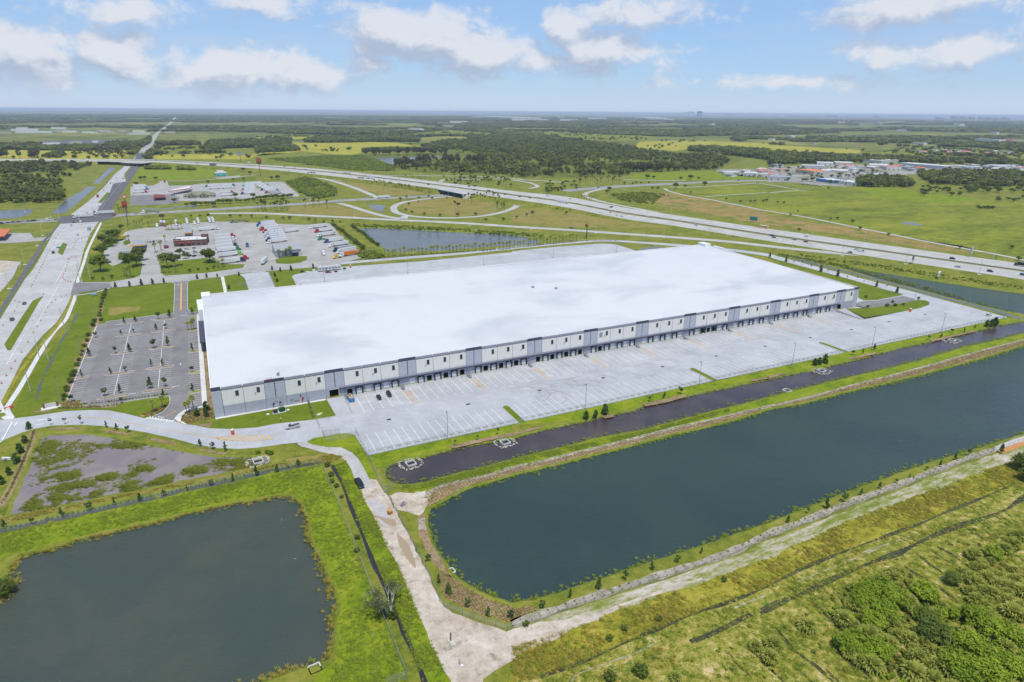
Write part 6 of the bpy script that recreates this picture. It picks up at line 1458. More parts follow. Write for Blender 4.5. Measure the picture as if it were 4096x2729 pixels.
LAMPS = [('14',140,1310),('14',365,1235),('14',680,1432),('14',880,1315),('14',1435,1395),('14',1265,1508),('14',2065,1480),('13',770,1225),('13',1395,1267),('13',2040,1318),('13',175,1190),('13',505,905),('13',970,985),('13',1820,1215),('13',1240,1118),('13',1460,1060),('12',905,1075),('12',1425,1120),('12',1965,1155),('12',410,1060),('12',1180,680),('12',1515,685),('12',885,655),('12',655,640),('12',460,625),('12',1055,670),('12',120,600),('12',1860,695),('12',2090,795),('12',1405,880),('12',1020,920),('12',735,905),('12',500,920),('13',230,715),('13',250,715),('24',680,55),('24',1265,130),('24',1940,225),('14',220,1370),('14',390,1340)]
for i,(c,u,v) in enumerate(LAMPS): p = K(c,u,v)[0];r = tag(empty('street_lamp',(p[0],p[1],0),hwy_dir(p)[0]),'tall pale street lamp with a single arm beside the highway and ramps','street lamp','street lamps of the interchange');link('pole',LP_,r);link('lamp_head',LH,r);link('base_slab',LB,r)
for i,(c,u,v) in enumerate((('21',230,135),('21',85,358),('11',340,1340),('11',395,1248),('11',465,1080),('11',545,1080),('11',230,1030))): p = K(c,u,v)[0];r = tag(empty('street_lamp',(p[0],p[1],0),-1.2),f'tall pale street lamp left of the concrete road, {ORD[i]} from the front','street lamp','street lamps left of the road');link('pole',LP_,r);link('lamp_head',LH,r);link('base_slab',LB,r)
for i,(u,v) in enumerate(((1100,1110),(1180,1120),(940,1100),(1235,1030),(1310,900),(1075,970),(1270,940),(1700,1240),(2000,1250),(1860,1450),(2050,1480),(2130,190 + 1378),(2175,975),(1800,960),(2290,860),(730,1568),(1470,1500),(1925,640))): p = K('11',u,v)[0];r = tag(empty('utility_pole',(p[0],p[1],0),i,.9),'thin grey pole standing around the truck stops','pole','poles around the truck stops');link('pole',YP,r)
for i,(u,v) in enumerate(((175,1255),(205,1275),(325,1330),(860,1270),(1045,1390),(900,1280))): p = K('12',u,v)[0];r = tag(empty('light_pole',(p[0],p[1],0),0,.9),'light pole on the lorry apron of the truck stop','light pole','light poles on the lorry apron');link('pole',YP,r);link('lamp_head',YH,r)
def bigsign(name,p,h,w_,hh,board,label,rz=0.0,panels=None,cat='sign',post=None):
 r = tag(empty(name,(p[0],p[1],0),rz),label,cat);link('post',MB().tube((0,0,0),(0,0,h - hh),.45 if h > 12 else .2,n=8).mesh('post',post or browns),r)
 b = link('board',MB().box((0,0,h - hh/2),(w_,.9,hh)).mesh('board',board),r)
 for i,(dx,dz,sx,sz,mt) in enumerate(panels or ()): link('sign_face',MB().box((dx,-.48,h - hh/2 + dz),(sx,.08,sz)).mesh('sign_face',mt),b)
 return r
bigsign('pole_sign',K('13',685,1275)[0],15,6.0,2.6,plain('sign_black',(.02,.02,.02),.5),'tall black pole sign with red and yellow board by the rear drive',.5,((-1.6,.4,2.2,1.4,plain('sign_red',(.55,.04,.03),.5)),(1.4,.4,2.6,1.4,plain('sign_yellow',(.75,.45,.03),.5))),post=plain('sign_black',(.02,.02,.02),.5))
bigsign('motel_sign',K('12',42,700)[0],34,9,11,browns,'very tall brown motel sign on a dark mast near the highway',0,((0,3.6,8,2.6,plain('sign_brick',(.40,.10,.05),.6)),(0,.2,8,2.8,plain('sign_brick',(.40,.10,.05),.6)),(0,-3.6,8,2.4,plain('sign_brown',(.10,.04,.03),.6))))
bigsign('billboard',K('11',2215,572)[0],22,16,6,paleg,'wide pale billboard on a mast beyond the highway',.1,((0,0,15,5,capg),))
bigsign('billboard',K('11',1965,640)[0],13,14,5,capg,'dark billboard behind the teal building',.1,((0,0,13,4.2,jointm),))
bigsign('pole_sign',K('11',1180,1150)[0],26,5,7,browns,'tall narrow dark pole sign at the crossroads',.1,((0,1,4,2.5,plain('sign_red',(.55,.04,.03),.5)),),post=jointm)
bigsign('pole_sign',K('11',1170,1040)[0],22,5,4,plain('sign_red',(.55,.04,.03),.5),'red and white pole sign beside the far asphalt lot',.1,((0,0,3,2.4,whitew),))
bigsign('sign_gantry',K('13',2215,1145)[0],9,9,4.5,plain('sign_teal',(.03,.20,.20),.5),'green highway sign beside the far carriageway',1.9,((0,0,8,3.6,plain('sign_green',(.03,.22,.12),.5)),),post=steel)
bigsign('sign_gantry',K('14',1858,1452)[0],10,3,6,paleg,'tall grey highway sign seen edge on at the right',.9,None,post=steel)
bigsign('road_sign',K('11',548,1385)[0],3.4,4,1.2,plain('sign_green',(.03,.22,.12),.5),'small green road sign on the short grass median',.1,post=steel)
bigsign('road_sign',K('21',870,425)[0],2.8,3.4,2.0,plain('sign_blue',(.16,.30,.48),.5),'blue and white notice board at the rear entrance lawn',.1,((0,.2,3.0,.8,whitew),),post=steel)
bigsign('box_sign',K('24',1565,258)[0],5.0,8,3.6,whitew,'white box sign standing between the roadside pond and highway',.4,((0,0,7,2.6,paleg),),post=steel)
for k,(c,u,v) in enumerate((('11',2005,575),('14',1325,1508),('12',480,700))): bigsign('road_sign',K(c,u,v)[0],7,2.6,3.5,jointm,('small dark sign on the far highway','small dark sign at the near highway edge','small dark sign beside the off ramp')[k],hwy_dir(K(c,u,v)[0])[0] + 1.57,post=jointm)
# distribution board sign at the entrance: white slab monument under construction
p = K('31',470,75)[0];r = tag(empty('entrance_sign',(p[0],p[1],0),.12),'unfinished white entrance sign slab among shrubs','sign');link('slab',MB().box((0,0,.2),(7,3,.3)).mesh('slab',whitew),r);link('board',MB().box((0,.4,1.2),(5.4,.5,1.8)).mesh('board',plain('sign_stone',(.55,.52,.50),.7)),r)
for dx in (-2.4,2.4): link('pier',MB().box((dx,.3,1.3),(.7,.8,2.4)).mesh('pier',brick),r)
# red and white barrier pile at the road corner
p = K('31',60,88)[0];r = tag(empty('road_barrier',(p[0],p[1],.1),.2),'red and white plastic barriers at the driveway corner','barrier')
for i,(dx,dy) in enumerate(((0,0),(1.6,.6),(.6,-1.2))): link('barrier_block',MB().box((dx,dy,.5),(1.5,.5,1.0),0,(1,.5)).mesh('barrier_block',plain('barrier_red',(.62,.06,.03),.5) if i < 2 else whitew),r)

# ------------------------------------------------------------------ traffic drums
drum = MB();drum.tube((0,0,.0),(0,0,.12),.42,.42,10);drum.cur = 1;zs_ = (.12,.42,.62,.82,1.02,1.2)
for i,(z0,z1) in enumerate(zip(zs_[:-1],zs_[1:])): drum.cur = 1 if i % 2 == 0 else 2;drum.tube((0,0,z0),(0,0,z1),.34 - .02*i,.32 - .02*i,10)
DRUMB = MB().tube((0,0,0),(0,0,.12),.5,.46,10).mesh('base',blackp);DRUM = drum.mesh('drum',[blackp,plain('drum_orange',(.75,.14,.03),.5),plain('drum_white',(.7,.68,.66),.5)])
CONES = [('21',a,b) for a,b in ((15,1230),(60,1160),(105,1095),(140,1030),(200,945),(258,850),(308,765),(345,710),(373,655),(415,577),(440,530),(478,490),(512,463),(565,437),(612,420),(30,697),(90,630),(135,567),(160,527),(175,487),(140,470),(285,342),(297,320),(313,293),(330,263),(340,243),(360,210),(367,187),(380,160),(393,137),(403,117),(412,98),(425,78),(432,58),(583,250),(580,265),(588,275),(602,284),(627,289),(652,295),(588,225),(602,199),(607,175),(615,143),(623,117),(630,92),(405,410),(-40,1330))] + \
  [('11',a,b) for a,b in ((635,1465),(660,1450),(698,1446),(675,1362),(682,1340),(690,1316),(700,1296),(722,1284),(752,1276),(782,1272),(812,1262),(465,1385),(490,1335),(500,1310),(515,1272),(532,1240),(560,1210),(580,1190),(595,1175),(606,1160),(770,1225),(800,980),(850,1000),(780,960),(840,935),(870,905),(720,1070),(745,1150),(762,1200),(640,1140))]
for i,(c,u,v) in enumerate(CONES):
 p = K(c,u,v)[0];r = tag(empty('traffic_drum',(p[0],p[1],.1),i*1.0),'orange and white traffic drum on a black base along the roadworks','traffic drum','traffic drums along the concrete road');link('drum',DRUM,r);link('base',DRUMB,r)

# ------------------------------------------------------------------ fences
def fencemat():
 m,t,b,o = newmat('chain_link');b.inputs['Base Color'].default_value = (.42,.46,.44,1);b.inputs['Roughness'].default_value = .5;b.inputs['Metallic'].default_value = .3
 tr = t.add('ShaderNodeBsdfTransparent');mx = t.add('ShaderNodeMixShader');mx.inputs[0].default_value = .25
 t.put(mx.inputs[1],tr.outputs[0]);t.put(mx.inputs[2],b.outputs[0]);t.put(o.inputs[0],mx.outputs[0]);return m
chain = fencemat()
def fence(name,pts,h,label,step=3.0,parentless=True,dens=None,dark=False,zfn=None):
 P = []
 for a,b in zip(pts[:-1],pts[1:]):
  k = max(1,round(math.dist(a,b)/step));P += [(a[0] + (b[0] - a[0])*j/k,a[1] + (b[1] - a[1])*j/k) for j in range(k)]
 P.append(pts[-1]);o = P[0];zf = zfn or (lambda x,y: 0.0)
 r = tag(empty(name,(o[0],o[1],0)),label,'fence')
 pm = MB().tube((0,0,-.1),(0,0,h + .05),.045,n=5).mesh('post',steel if not dark else jointm)
 for p in P: link('post',pm,r,(p[0] - o[0],p[1] - o[1],zf(*p)))
 m = MB();t_ = MB()
 for a,b in zip(P[:-1],P[1:]):
  A,B = (a[0] - o[0],a[1] - o[1],zf(*a)),(b[0] - o[0],b[1] - o[1],zf(*b))
  m.quad((A[0],A[1],A[2] + .05),(B[0],B[1],B[2] + .05),(B[0],B[1],B[2] + h),(A[0],A[1],A[2] + h));t_.tube((A[0],A[1],A[2] + h),(B[0],B[1],B[2] + h),.035,n=4,cap=False)
 link('chain_link_mesh',m.mesh('chain_link_mesh',chain),r);link('top_rail',t_.mesh('top_rail',steel if not dark else jointm),r);return r
fence('chain_link_fence',[(44.2,213.4),(150,213.4),(300,213.4),(457.6,213.4)],2.4,'chain link fence along the pond side of the truck court')
fence('chain_link_fence',KK(('32',915,296)) + [(43.9,213.6)] + K('32',1180,855),2.4,'chain link fence running from the court corner down to the gravel track')
fence('chain_link_gate',K('32',1185,860,1260,800),2.2,'open chain link gate leaf at the end of the gravel track',2)
fence('chain_link_fence',KK(('32',1222,895,1290,1030,1400,1240,1560,1560),('42',1600,600,1690,830,1730,880,1900,955,2100,1028,2312,1092),('43',0,1072,250,1005)),2.0,'dark screened fence curving round the sandy track and the long pond',3,dark=True)
fence('chain_link_fence',KK(('43',250,1010,500,905,1000,745,1500,582,2000,415,2354,247),('34',300,1168,600,1048,900,932,1200,818,1500,700,1800,585,2075,482)),1.9,'chain link fence on the stony strip along the outer shore')
fence('chain_link_fence',KK(('32',600,585,680,785,780,1025,870,1255,990,1568),('42',1110,850,1180,1010,1390,1535)),2.2,'pale chain link fence along the water channel beside the near pond')
fence('chain_link_fence',K('42',1390,1535,1200,1600),2.2,'short return of chain link fence at the bottom of the picture')
fence('chain_link_gate',KK(('22',478,1380),('32',530,130,588,268)),2.4,'chain link fence and gate crossing the lawn to the driveway',3)
fence('chain_link_fence',K('32',612,295,640,388),2.4,'short chain link fence on the grass below the driveway');fence('chain_link_gate',K('32',640,386,830,355,915,330),2.2,'chain link fence panel across the grass wedge by the court')
fence('chain_link_gate',K('32',614,330,770,308),2.2,'swung sliding gate across the driveway',3)
fence('chain_link_fence',KK(('22',112,200,182,352)),2.2,'short chain link fence beside the rear apron');fence('chain_link_fence',K('21',2180,330,2262,330,2290,385),2.2,'small green fence enclosure on the rear lawn')
fence('chain_link_fence',KK(('24',200,65,700,205,1400,395,2200,612)),2.0,'chain link fence between the east drive and the swale',5)
fence('wire_fence',KK(('32',590,582,300,622),('31',1900,780,1200,950,600,1085,0,1210)),1.2,'low wire fence along the planted swale above the near pond',5)
# white precast wall at the right edge
r = tag(empty('boundary_wall',(263.2,115.1,0)),'white precast boundary wall at the right edge by the long pond','wall')
WPN = MB().box((1.6,0,.95),(2.9,.16,1.9)).mesh('wall_panel',whitecap);WPP = MB().box((0,0,1.0),(.35,.35,2.1)).mesh('pier',whitecap)
for i in range(8): link('wall_panel',WPN,r,(i*3.2,0,0));link('pier',WPP,r,(i*3.2,0,0))
sheet('orange_mulch',[(264.5,112.6),(290,112.6),(290,114.6),(264.5,114.6)],.06,plain('mulch_orange',(.46,.20,.07),.9,var=.3,scale=2))

# ------------------------------------------------------------------ small things round the site
def toilet(p,label,z=.06,col=(.70,.12,.04)):
 r = tag(empty('portable_toilet',(p[0],p[1],z),.2),label,'portable toilet');mt = plain('toilet_orange',col,.5)
 link('cabin',MB().box((0,0,1.05),(1.1,1.1,2.1)).mesh('cabin',mt),r);link('roof',MB().box((0,0,2.22),(1.16,1.16,.26),0,(.7,.7)).mesh('roof',whitew),r);link('door',MB().box((0,-.57,1.0),(.75,.05,1.8)).mesh('door',plain('toilet_door',tuple(c*.8 for c in col),.5)),r);link('vent_pipe',MB().tube((.4,.4,2.1),(.4,.4,2.6),.05,n=6).mesh('vent_pipe',whitew),r)
toilet(K('31',2142,318)[0],'orange portable toilet on the driveway edge');toilet(K('24',1306,570)[0],'orange portable toilet on the far side of the truck court');toilet(K('22',870,165)[0],'orange portable toilet at the edge of the rear court',.12);toilet(K('22',412,335)[0],'orange portable toilet behind the warehouse roof edge',.12)
tgreen = plain('transformer_green',(.012,.06,.04),.5)
for (u,v,s,lb,mt) in ((240,108,1.0,'dark green electrical cabinet on a pad in the lawn',tgreen),(180,122,.75,'smaller dark cabinet on a pad in the lawn',darkm)):
 p = K('32',u,v)[0];r = tag(empty('electrical_cabinet',(p[0],p[1],0),.12,s),lb,'cabinet');link('pad',MB().box((0,0,.15),(3.0,2.6,.3)).mesh('pad',walkconc),r);link('cabinet_body',MB().box((0,0,1.1),(2.3,1.8,1.7),0,(1,.92)).mesh('cabinet_body',mt),r);link('door',MB().box((0,-.93,1.05),(1.9,.05,1.4)).mesh('door',mt),r)
for i,(c,u,v) in enumerate((('32',575,135),('32',595,125),('32',295,92),('32',110,132))):
 p = K(c,u,v)[0];r = tag(empty('service_cover',(p[0],p[1],0)),('round white cover in the small lawn by the ramp','yellow pipe marker in the small lawn by the ramp','white cover beside the green cabinet','white cover left of the cabinets')[i],'cover');link('lid',MB().tube((0,0,.03),(0,0,.25),.55,.5,10).mesh('lid',whitew if i != 1 else yellowpaint),r);link('collar',MB().tube((0,0,.02),(0,0,.12),.75,.7,10).mesh('collar',walkconc),r)
# concrete outlet boxes and rings of stones in the ponds
stonew = plain('white_stone',(.46,.43,.36),.85,var=.25,scale=1.5)
STN = []
for k in range(4):
 rs = random.Random(k);bm = bmesh.new();bmesh.ops.create_icosphere(bm,subdivisions=1,radius=.5)
 for v in bm.verts: v.co *= rs.uniform(.7,1.15);v.co.z *= .65
 me = bpy.data.meshes.new('stone');bm.to_mesh(me);bm.free();me.materials.append(stonew);STN.append(me)
def outlet(c,u,v,z,a,b,label,stones=True,box=1.6):
 p = K(c,u,v,z=z)[0];r = tag(empty('outlet_structure',(p[0],p[1],z),.12),label,'outlet');m = MB()
 for s in (-1,1): m.box((0,s*box,.25),(box*2,.25,.9));m.box((s*box,0,.25),(.25,box*2,.9))
 link('concrete_box',m.mesh('concrete_box',walkconc),r);link('grate',MB().box((0,0,.3),(box*1.9,.12,.1)).box((0,.5,.3),(box*1.9,.12,.1)).box((0,-.5,.3),(box*1.9,.12,.1)).mesh('grate',gm),r)
 if stones:
  rs = random.Random(int(u));n = 0
  for i in range(110):
   ang = rs.uniform(0,6.28);q_ = max(abs(math.cos(ang)),abs(math.sin(ang)));k = rs.uniform(.82,1.05)/q_ ** .6;s = rs.uniform(.35,.75)
   o = link('stone',STN[i % 4],r,(a*math.cos(ang)*k,b*math.sin(ang)*k,rs.uniform(0,.35)),rs.uniform(0,6),s)
 return r
outlet('32',1423,590,-.55,4.2,3.7,'square outlet ringed by pale stones at the near end of the narrow pond');outlet('32',2290,395,-.55,4.0,3.6,'second outlet ringed by pale stones in the narrow pond');outlet('24',490,1115,-.55,4.5,4.0,'outlet ringed by pale stones below three conical trees');outlet('24',1690,835,-.55,5,4,'far outlet ringed by pale stones in the narrow pond')
outlet('42',1792,560,-.9,0,0,'white concrete outlet box in the long pond near the planted bank',False,1.0);outlet('42',545,1460,-.7,0,0,'white concrete outlet box at the bottom shore of the near pond',False,1.3);outlet('24',175,1300,-.55,0,0,'small concrete outlet box on the berm shore',False,1.6);outlet('32',20,570,-.2,4.0,3.4,'outlet with pale stones at the end of the marsh')
p = K('31',62,548)[0];r = tag(empty('culvert_head',(p[0],p[1],0),-.5),'white concrete culvert head at the left edge','culvert');link('headwall',MB().box((0,0,.4),(3.2,.5,1.0)).mesh('headwall',whitecap),r);link('pipe',MB().tube((0,-.2,.3),(0,-1.6,.2),.4,n=10).mesh('pipe',jointm),r)
# pallets, rig stand, debris on the sandy track
p = K('32',1232,1048)[0];r = tag(empty('pallet_stack',(p[0],p[1],.05),.3),'orange brown pallet stack on the sandy track by the fence','pallets');wood = plain('pallet_wood',(.48,.24,.08),.8,var=.25)
for k in range(6):
 link('pallet',MB().box((0,-.5,.09),(1.2,.2,.12)).box((0,0,.09),(1.2,.2,.12)).box((0,.5,.09),(1.2,.2,.12)).box((0,0,.17),(1.3,1.3,.04)).mesh('pallet',wood),r,(0,0,k*.21),.03*(k % 3))
p = K('42',1792,1190)[0];r = tag(empty('marker_post',(p[0],p[1],.05),.1),'dark rusty steel post standing on a pale board on the sand','post');rust = plain('rusty_steel',(.16,.045,.03),.7);link('board',MB().box((0,0,.06),(1.2,3.4,.1)).mesh('board',stonew),r);link('post',MB().box((0,0,1.3),(.22,.22,2.6)).box((0,0,1.9),(.5,.12,.12)).mesh('post',rust),r)
p = K('42',1880,1410)[0];r = tag(empty('marker_post',(p[0],p[1],.05),.3),'small marker post with white foot at the bottom of the sand','post');link('foot',MB().box((0,-.5,.15),(.7,.6,.3)).mesh('foot',whitew),r);link('post',MB().tube((0,0,0),(-.2,.3,1.5),.06,n=6).mesh('post',rust),r)
p = K('32',1352,968)[0];r = tag(empty('scrap_frame',(p[0],p[1],.05),.5),'grey bent metal frame lying on the white sand patch','scrap');m = MB()
for a_,b_ in (((-1,-.5,.1),(.8,-.5,.9)),((-1,.5,.1),(.8,.5,.9)),((.8,-.5,.9),(.8,.5,.9)),((-1,-.5,.1),(-1,.5,.1)),((.8,-.5,.9),(1.3,-.5,0)),((.8,.5,.9),(1.3,.5,0))): m.tube(a_,b_,.06,n=5)
link('frame',m.mesh('frame',galv),r);link('plate',MB().quadlist([(-.9,-.45,.2),(.6,-.45,.86),(.6,.45,.86),(-.9,.45,.2)],[(0,1,2,3)]).mesh('plate',jointm),r)
# site office trailer and kit in the rear court
p = K('22',675,190)[0];r = tag(empty('site_office',(p[0],p[1],.1),.05),'long white site office trailer in the rear court','trailer');link('wall',MB().box((0,0,2.2),(18,3.6,2.8)).mesh('wall',plain('office_white',(.55,.55,.54),.7)),r);link('roof',MB().box((0,0,3.75),(18.4,4.0,.3),0,(.98,.8)).mesh('roof',paleg),r)
for i in range(7): link('window',MB().box((-7.5 + i*2.5,-1.83,2.3),(1.1,.06,.9)).mesh('window',glassd),r)
for i in range(2): link('door',MB().box((-3 + i*6,-1.83,1.9),(.95,.06,2.0)).mesh('door',capg),r)
link('skirting',MB().box((0,0,.4),(17.6,3.2,.8)).mesh('skirting',jointm),r)
for i,(u,v,lb) in enumerate(((735,205,'dark utility cart beside the red car'),(815,180,'dark equipment beside the site office'),(425,205,'dark machine at the corner of the rear court'))):
 p = K('22',u,v)[0];r = tag(empty('utility_cart',(p[0],p[1],.1),.2),lb,'cart');link('body',MB().box((0,0,.7),(2.6,1.3,.6)).box((-.3,0,1.6),(1.4,1.3,.12)).mesh('body',darkm),r)
 for sx in (-.9,.9):
  for sy in (-.6,.6): link('wheel',CARM['sedan']['wheel'],r,(sx,sy,.36),0,.9)
for i,(u,v,lb) in enumerate(((478,225,'small white storage box near the rear court corner'),(532,205,'white water tank near the site office'))):
 p = K('22',u,v)[0];r = tag(empty('storage_box',(p[0],p[1],.1)),lb,'box');link('shell',MB().box((0,0,1.1),(3.0 - i,2.2,2.2)).mesh('shell',whitew),r);link('lid',MB().box((0,0,2.25),(3.1 - i,2.3,.15)).mesh('lid',paleg),r)
for i,(u,v) in enumerate(((2030,1258),(2045,1266),(2060,1270),(2042,1250),(2055,1256))):
 p,z = yz('22',u,v);r = tag(empty('bollard',(p[0],p[1],z)),'yellow bollard in the hatched zone right of the second dock stair','bollard','bollards in the hatched zone');link('post',MB().tube((0,0,0),(0,0,1.1),.1,n=8).mesh('post',yellowpaint),r);link('cap',MB().tube((0,0,1.1),(0,0,1.16),.1,.03,8).mesh('cap',yellowpaint),r)
# ------------------------------------------------------------------ the surveyor on the lawn
def person(p,rz,label):
 V = [(0,0,.96),(0,0,1.20),(0,0,1.42),(0,.02,1.53),(0,.03,1.66),
         (.10,0,.92),(.12,.04,.50),(.13,0,.09),(.13,.13,.05),(-.10,0,.92),(-.13,-.04,.50),(-.16,-.10,.09),(-.16,.03,.05),
         (.19,0,1.40),(.27,.02,1.14),(.22,.22,1.02),(.20,.30,1.01),(-.19,0,1.40),(-.28,.02,1.13),(-.18,.23,1.05),(-.15,.31,1.06)]
 E_ = [(0,1),(1,2),(2,3),(3,4),(0,5),(5,6),(6,7),(7,8),(0,9),(9,10),(10,11),(11,12),(2,13),(13,14),(14,15),(15,16),(2,17),(17,18),(18,19),(19,20)]
 Rr = [.15,.15,.17,.06,.105,.10,.075,.05,.04,.10,.075,.05,.04,.07,.05,.038,.035,.07,.05,.038,.035]
 me = bpy.data.meshes.new('person');me.from_pydata(V,E_,[]);me.update();o = link('person',me,None,(p[0],p[1],.03),rz)
 sm_ = o.modifiers.new('skin','SKIN');
 for i,s in enumerate(me.skin_vertices[0].data): s.radius = (Rr[i],Rr[i]*.85);s.use_root = (i == 0)
 su = o.modifiers.new('smooth','SUBSURF');su.levels = 1;su.render_levels = 1
 m,t,b,oo = newmat('person_cloth');tc_ = t.add('ShaderNodeTexCoord');sp = t.add('ShaderNodeSeparateXYZ');t.put(sp.inputs[0],tc_.outputs['Object'])
 c1 = t.mix(t.math('GREATER_THAN',sp.outputs[2],.95),(.03,.03,.04),(.75,.20,.03));c2 = t.mix(t.math('GREATER_THAN',sp.outputs[2],1.47),c1,(.42,.26,.18));t.put(b.inputs['Base Color'],c2);b.inputs['Roughness'].default_value = .8
 me.materials.append(m);tag(o,label,'person')
 hm_ = MB();hm_.tube((0,.03,1.70),(0,.03,1.74),.155,.15,12);hm_.tube((0,.03,1.74),(0,.03,1.84),.14,.06,12);link('hard_hat',hm_.mesh('hard_hat',plain('helmet_white',(.78,.78,.76),.35)),o)
 vb = MB();vb.box((0,0,1.16),(.36,.30,.05));vb.box((.1,.0,1.36),(.05,.33,.1));vb.box((-.1,0,1.36),(.05,.33,.1));link('vest_stripes',vb.mesh('vest_stripes',plain('reflective',(.65,.66,.55),.4)),o)
 return o
person(K('32',228,200)[0],-1.3,'person in orange vest and white hard hat standing on the lawn')
# ------------------------------------------------------------------ plants
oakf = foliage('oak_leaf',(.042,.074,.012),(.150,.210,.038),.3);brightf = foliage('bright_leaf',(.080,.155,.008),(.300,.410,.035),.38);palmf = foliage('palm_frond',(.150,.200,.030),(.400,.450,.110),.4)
youngf = foliage('young_leaf',(.026,.060,.018),(.095,.170,.045),.3);junf = foliage('juniper_leaf',(.035,.055,.026),(.105,.130,.060),.15);brownf = foliage('bronze_leaf',(.060,.040,.028),(.120,.085,.055),.1);pinef = foliage('pine_needle',(.055,.080,.022),(.150,.175,.060),.2)
darkf = foliage('casuarina',(.036,.056,.018),(.125,.150,.052),.2);woodf = foliage('wood_leaf',(.058,.090,.016),(.215,.260,.058),.25);palef = foliage('pale_leaf',(.10,.14,.045),(.24,.27,.12),.3)
tuftg = foliage('grass_blade',(.110,.180,.012),(.260,.330,.040),.4);tufto = foliage('dry_blade',(.190,.175,.020),(.400,.350,.090),.4);reedf = foliage('marsh_reed',(.110,.155,.014),(.250,.290,.050),.4);mulchp = foliage('bed_plant',(.150,.130,.035),(.300,.250,.090),.3)
bark = plain('bark',(.10,.075,.055),.9,var=.25);barkp = plain('palm_bark',(.17,.145,.12),.9,var=.2);barkg = plain('grey_bark',(.34,.32,.28),.9,var=.25)
def leafmesh(name,P,N,size,tint,mat,seed=1,asp=1.5):
 """leaf quads at points P with normals N"""
 rng = np.random.default_rng(seed);n = len(P)
 N = N/np.maximum(1e-6,np.linalg.norm(N,axis=1,keepdims=True));a = rng.normal(size=(n,3));U = np.cross(N,a);U /= np.maximum(1e-6,np.linalg.norm(U,axis=1,keepdims=True));V = np.cross(N,U)
 s = (np.asarray(size)*np.ones(n))[:,None];U = U*s*.5*asp;V = V*s*.5
 bend = N*s*.12
 vs = np.stack([P - U,P - V + bend,P + U,P + V + bend],1).reshape(-1,3)
 m = bpy.data.meshes.new(name);m.vertices.add(4*n);m.vertices.foreach_set('co',vs.ravel().astype(np.float32));m.loops.add(4*n);m.loops.foreach_set('vertex_index',np.arange(4*n,dtype=np.int32));m.polygons.add(n);m.polygons.foreach_set('loop_start',np.arange(0,4*n,4,dtype=np.int32))
 at_ = m.attributes.new('tint','FLOAT','FACE');at_.data.foreach_set('value',np.asarray(tint,np.float32));m.materials.append(mat);m.update();m.validate();return m
def crown(name,rx,rz,zc,nclump,nleaf,leaf,mat,seed,shape='ball',core=.55,flat=.5):
 rng = np.random.default_rng(seed);P,N,T = [],[],[]
 for k in range(nclump):
  if shape == 'cone': t = (k + .5)/nclump;r = rx*(1 - t) ** .8*rng.uniform(.35,1.0);th = rng.uniform(0,6.28);c = np.array([r*math.cos(th),r*math.sin(th),zc - rz + 2*rz*t]);cr_ = .30*rx*(1.15 - t) + .1
  elif shape == 'column': t = (k + .5)/nclump;w_ = rx*min(1,1.6*(1 - t) + .12)*min(1,t*5 + .5);r = w_*rng.uniform(.4,.9);th = rng.uniform(0,6.28);c = np.array([r*math.cos(th),r*math.sin(th),zc - rz + 2*rz*t]);cr_ = .42*rx
  else:
   d = rng.normal(size=3);d /= np.linalg.norm(d);d[2] = d[2]*.8 + .15;r = rng.uniform(core,1.0);c = np.array([d[0]*rx*r,d[1]*rx*r,zc + d[2]*rz*r]);cr_ = rng.uniform(.22,.42)*rx
  q_ = rng.normal(size=(nleaf,3));q_ /= np.linalg.norm(q_,axis=1,keepdims=True);rad = cr_*rng.uniform(.55,1.0,(nleaf,1));pos = c + q_*rad*np.array([1,1,.75])
  P.append(pos);N.append(q_ + rng.normal(size=(nleaf,3))*.5 + np.array([0,0,flat]));T.append(np.clip(rng.normal(rng.uniform(.2,.85),.14,nleaf),0,1))
 P,N,T = np.concatenate(P),np.concatenate(N),np.concatenate(T)
 return leafmesh(name,P,N,leaf*rng.uniform(.7,1.3,len(P)),T,mat,seed)
def trunk(h,r,seed,limbs=4,top=.7,spread=.5,mat=None):
 rs = random.Random(seed);m = MB();p = Vector((0,0,-.1));n = 4
 for i in range(n):
  q_ = Vector((rs.uniform(-.04,.04)*h,rs.uniform(-.04,.04)*h,h*top*(i + 1)/n));m.tube(p,q_,r*(1 - .6*i/n),r*(1 - .6*(i + 1)/n),6,False);p = q_
 for i in range(limbs): a = 6.28*i/limbs + rs.uniform(-.4,.4);s = h*top*rs.uniform(.5,.95);m.tube((0,0,s),(math.cos(a)*h*spread*.5,math.sin(a)*h*spread*.5,s + h*.28),r*.45,r*.15,5,False)
 return m.mesh('trunk',mat or bark)
def fan(vs,fs,tn,o,dirv,L,w_,nl,rng,tint):
 """one fan leaf: stalk, then a half disc of narrow blades"""
 d = np.array(dirv)/np.linalg.norm(dirv);side = np.cross(d,(0,0,1));side = side/max(1e-6,np.linalg.norm(side));up = np.cross(side,d)
 base = np.array(o) + d*L*.5 
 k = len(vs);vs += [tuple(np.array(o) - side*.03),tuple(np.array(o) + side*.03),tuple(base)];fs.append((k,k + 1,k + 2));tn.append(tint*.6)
 for i in range(nl):
  a = -1.35 + 2.7*i/(nl - 1);dd = d*math.cos(a) + side*math.sin(a);tip = base + dd*w_ + np.array([0,0,-1])*w_*(.22 + .15*abs(a));n1 = side*math.cos(a) - d*math.sin(a)
  mid = base + dd*w_*.55;wd = w_*.14;k = len(vs);vs += [tuple(base),tuple(mid - n1*wd),tuple(tip),tuple(mid + n1*wd)];fs.append((k,k + 1,k + 2,k + 3));tn.append(min(1,max(0,tint + rng.normal()*.1)))
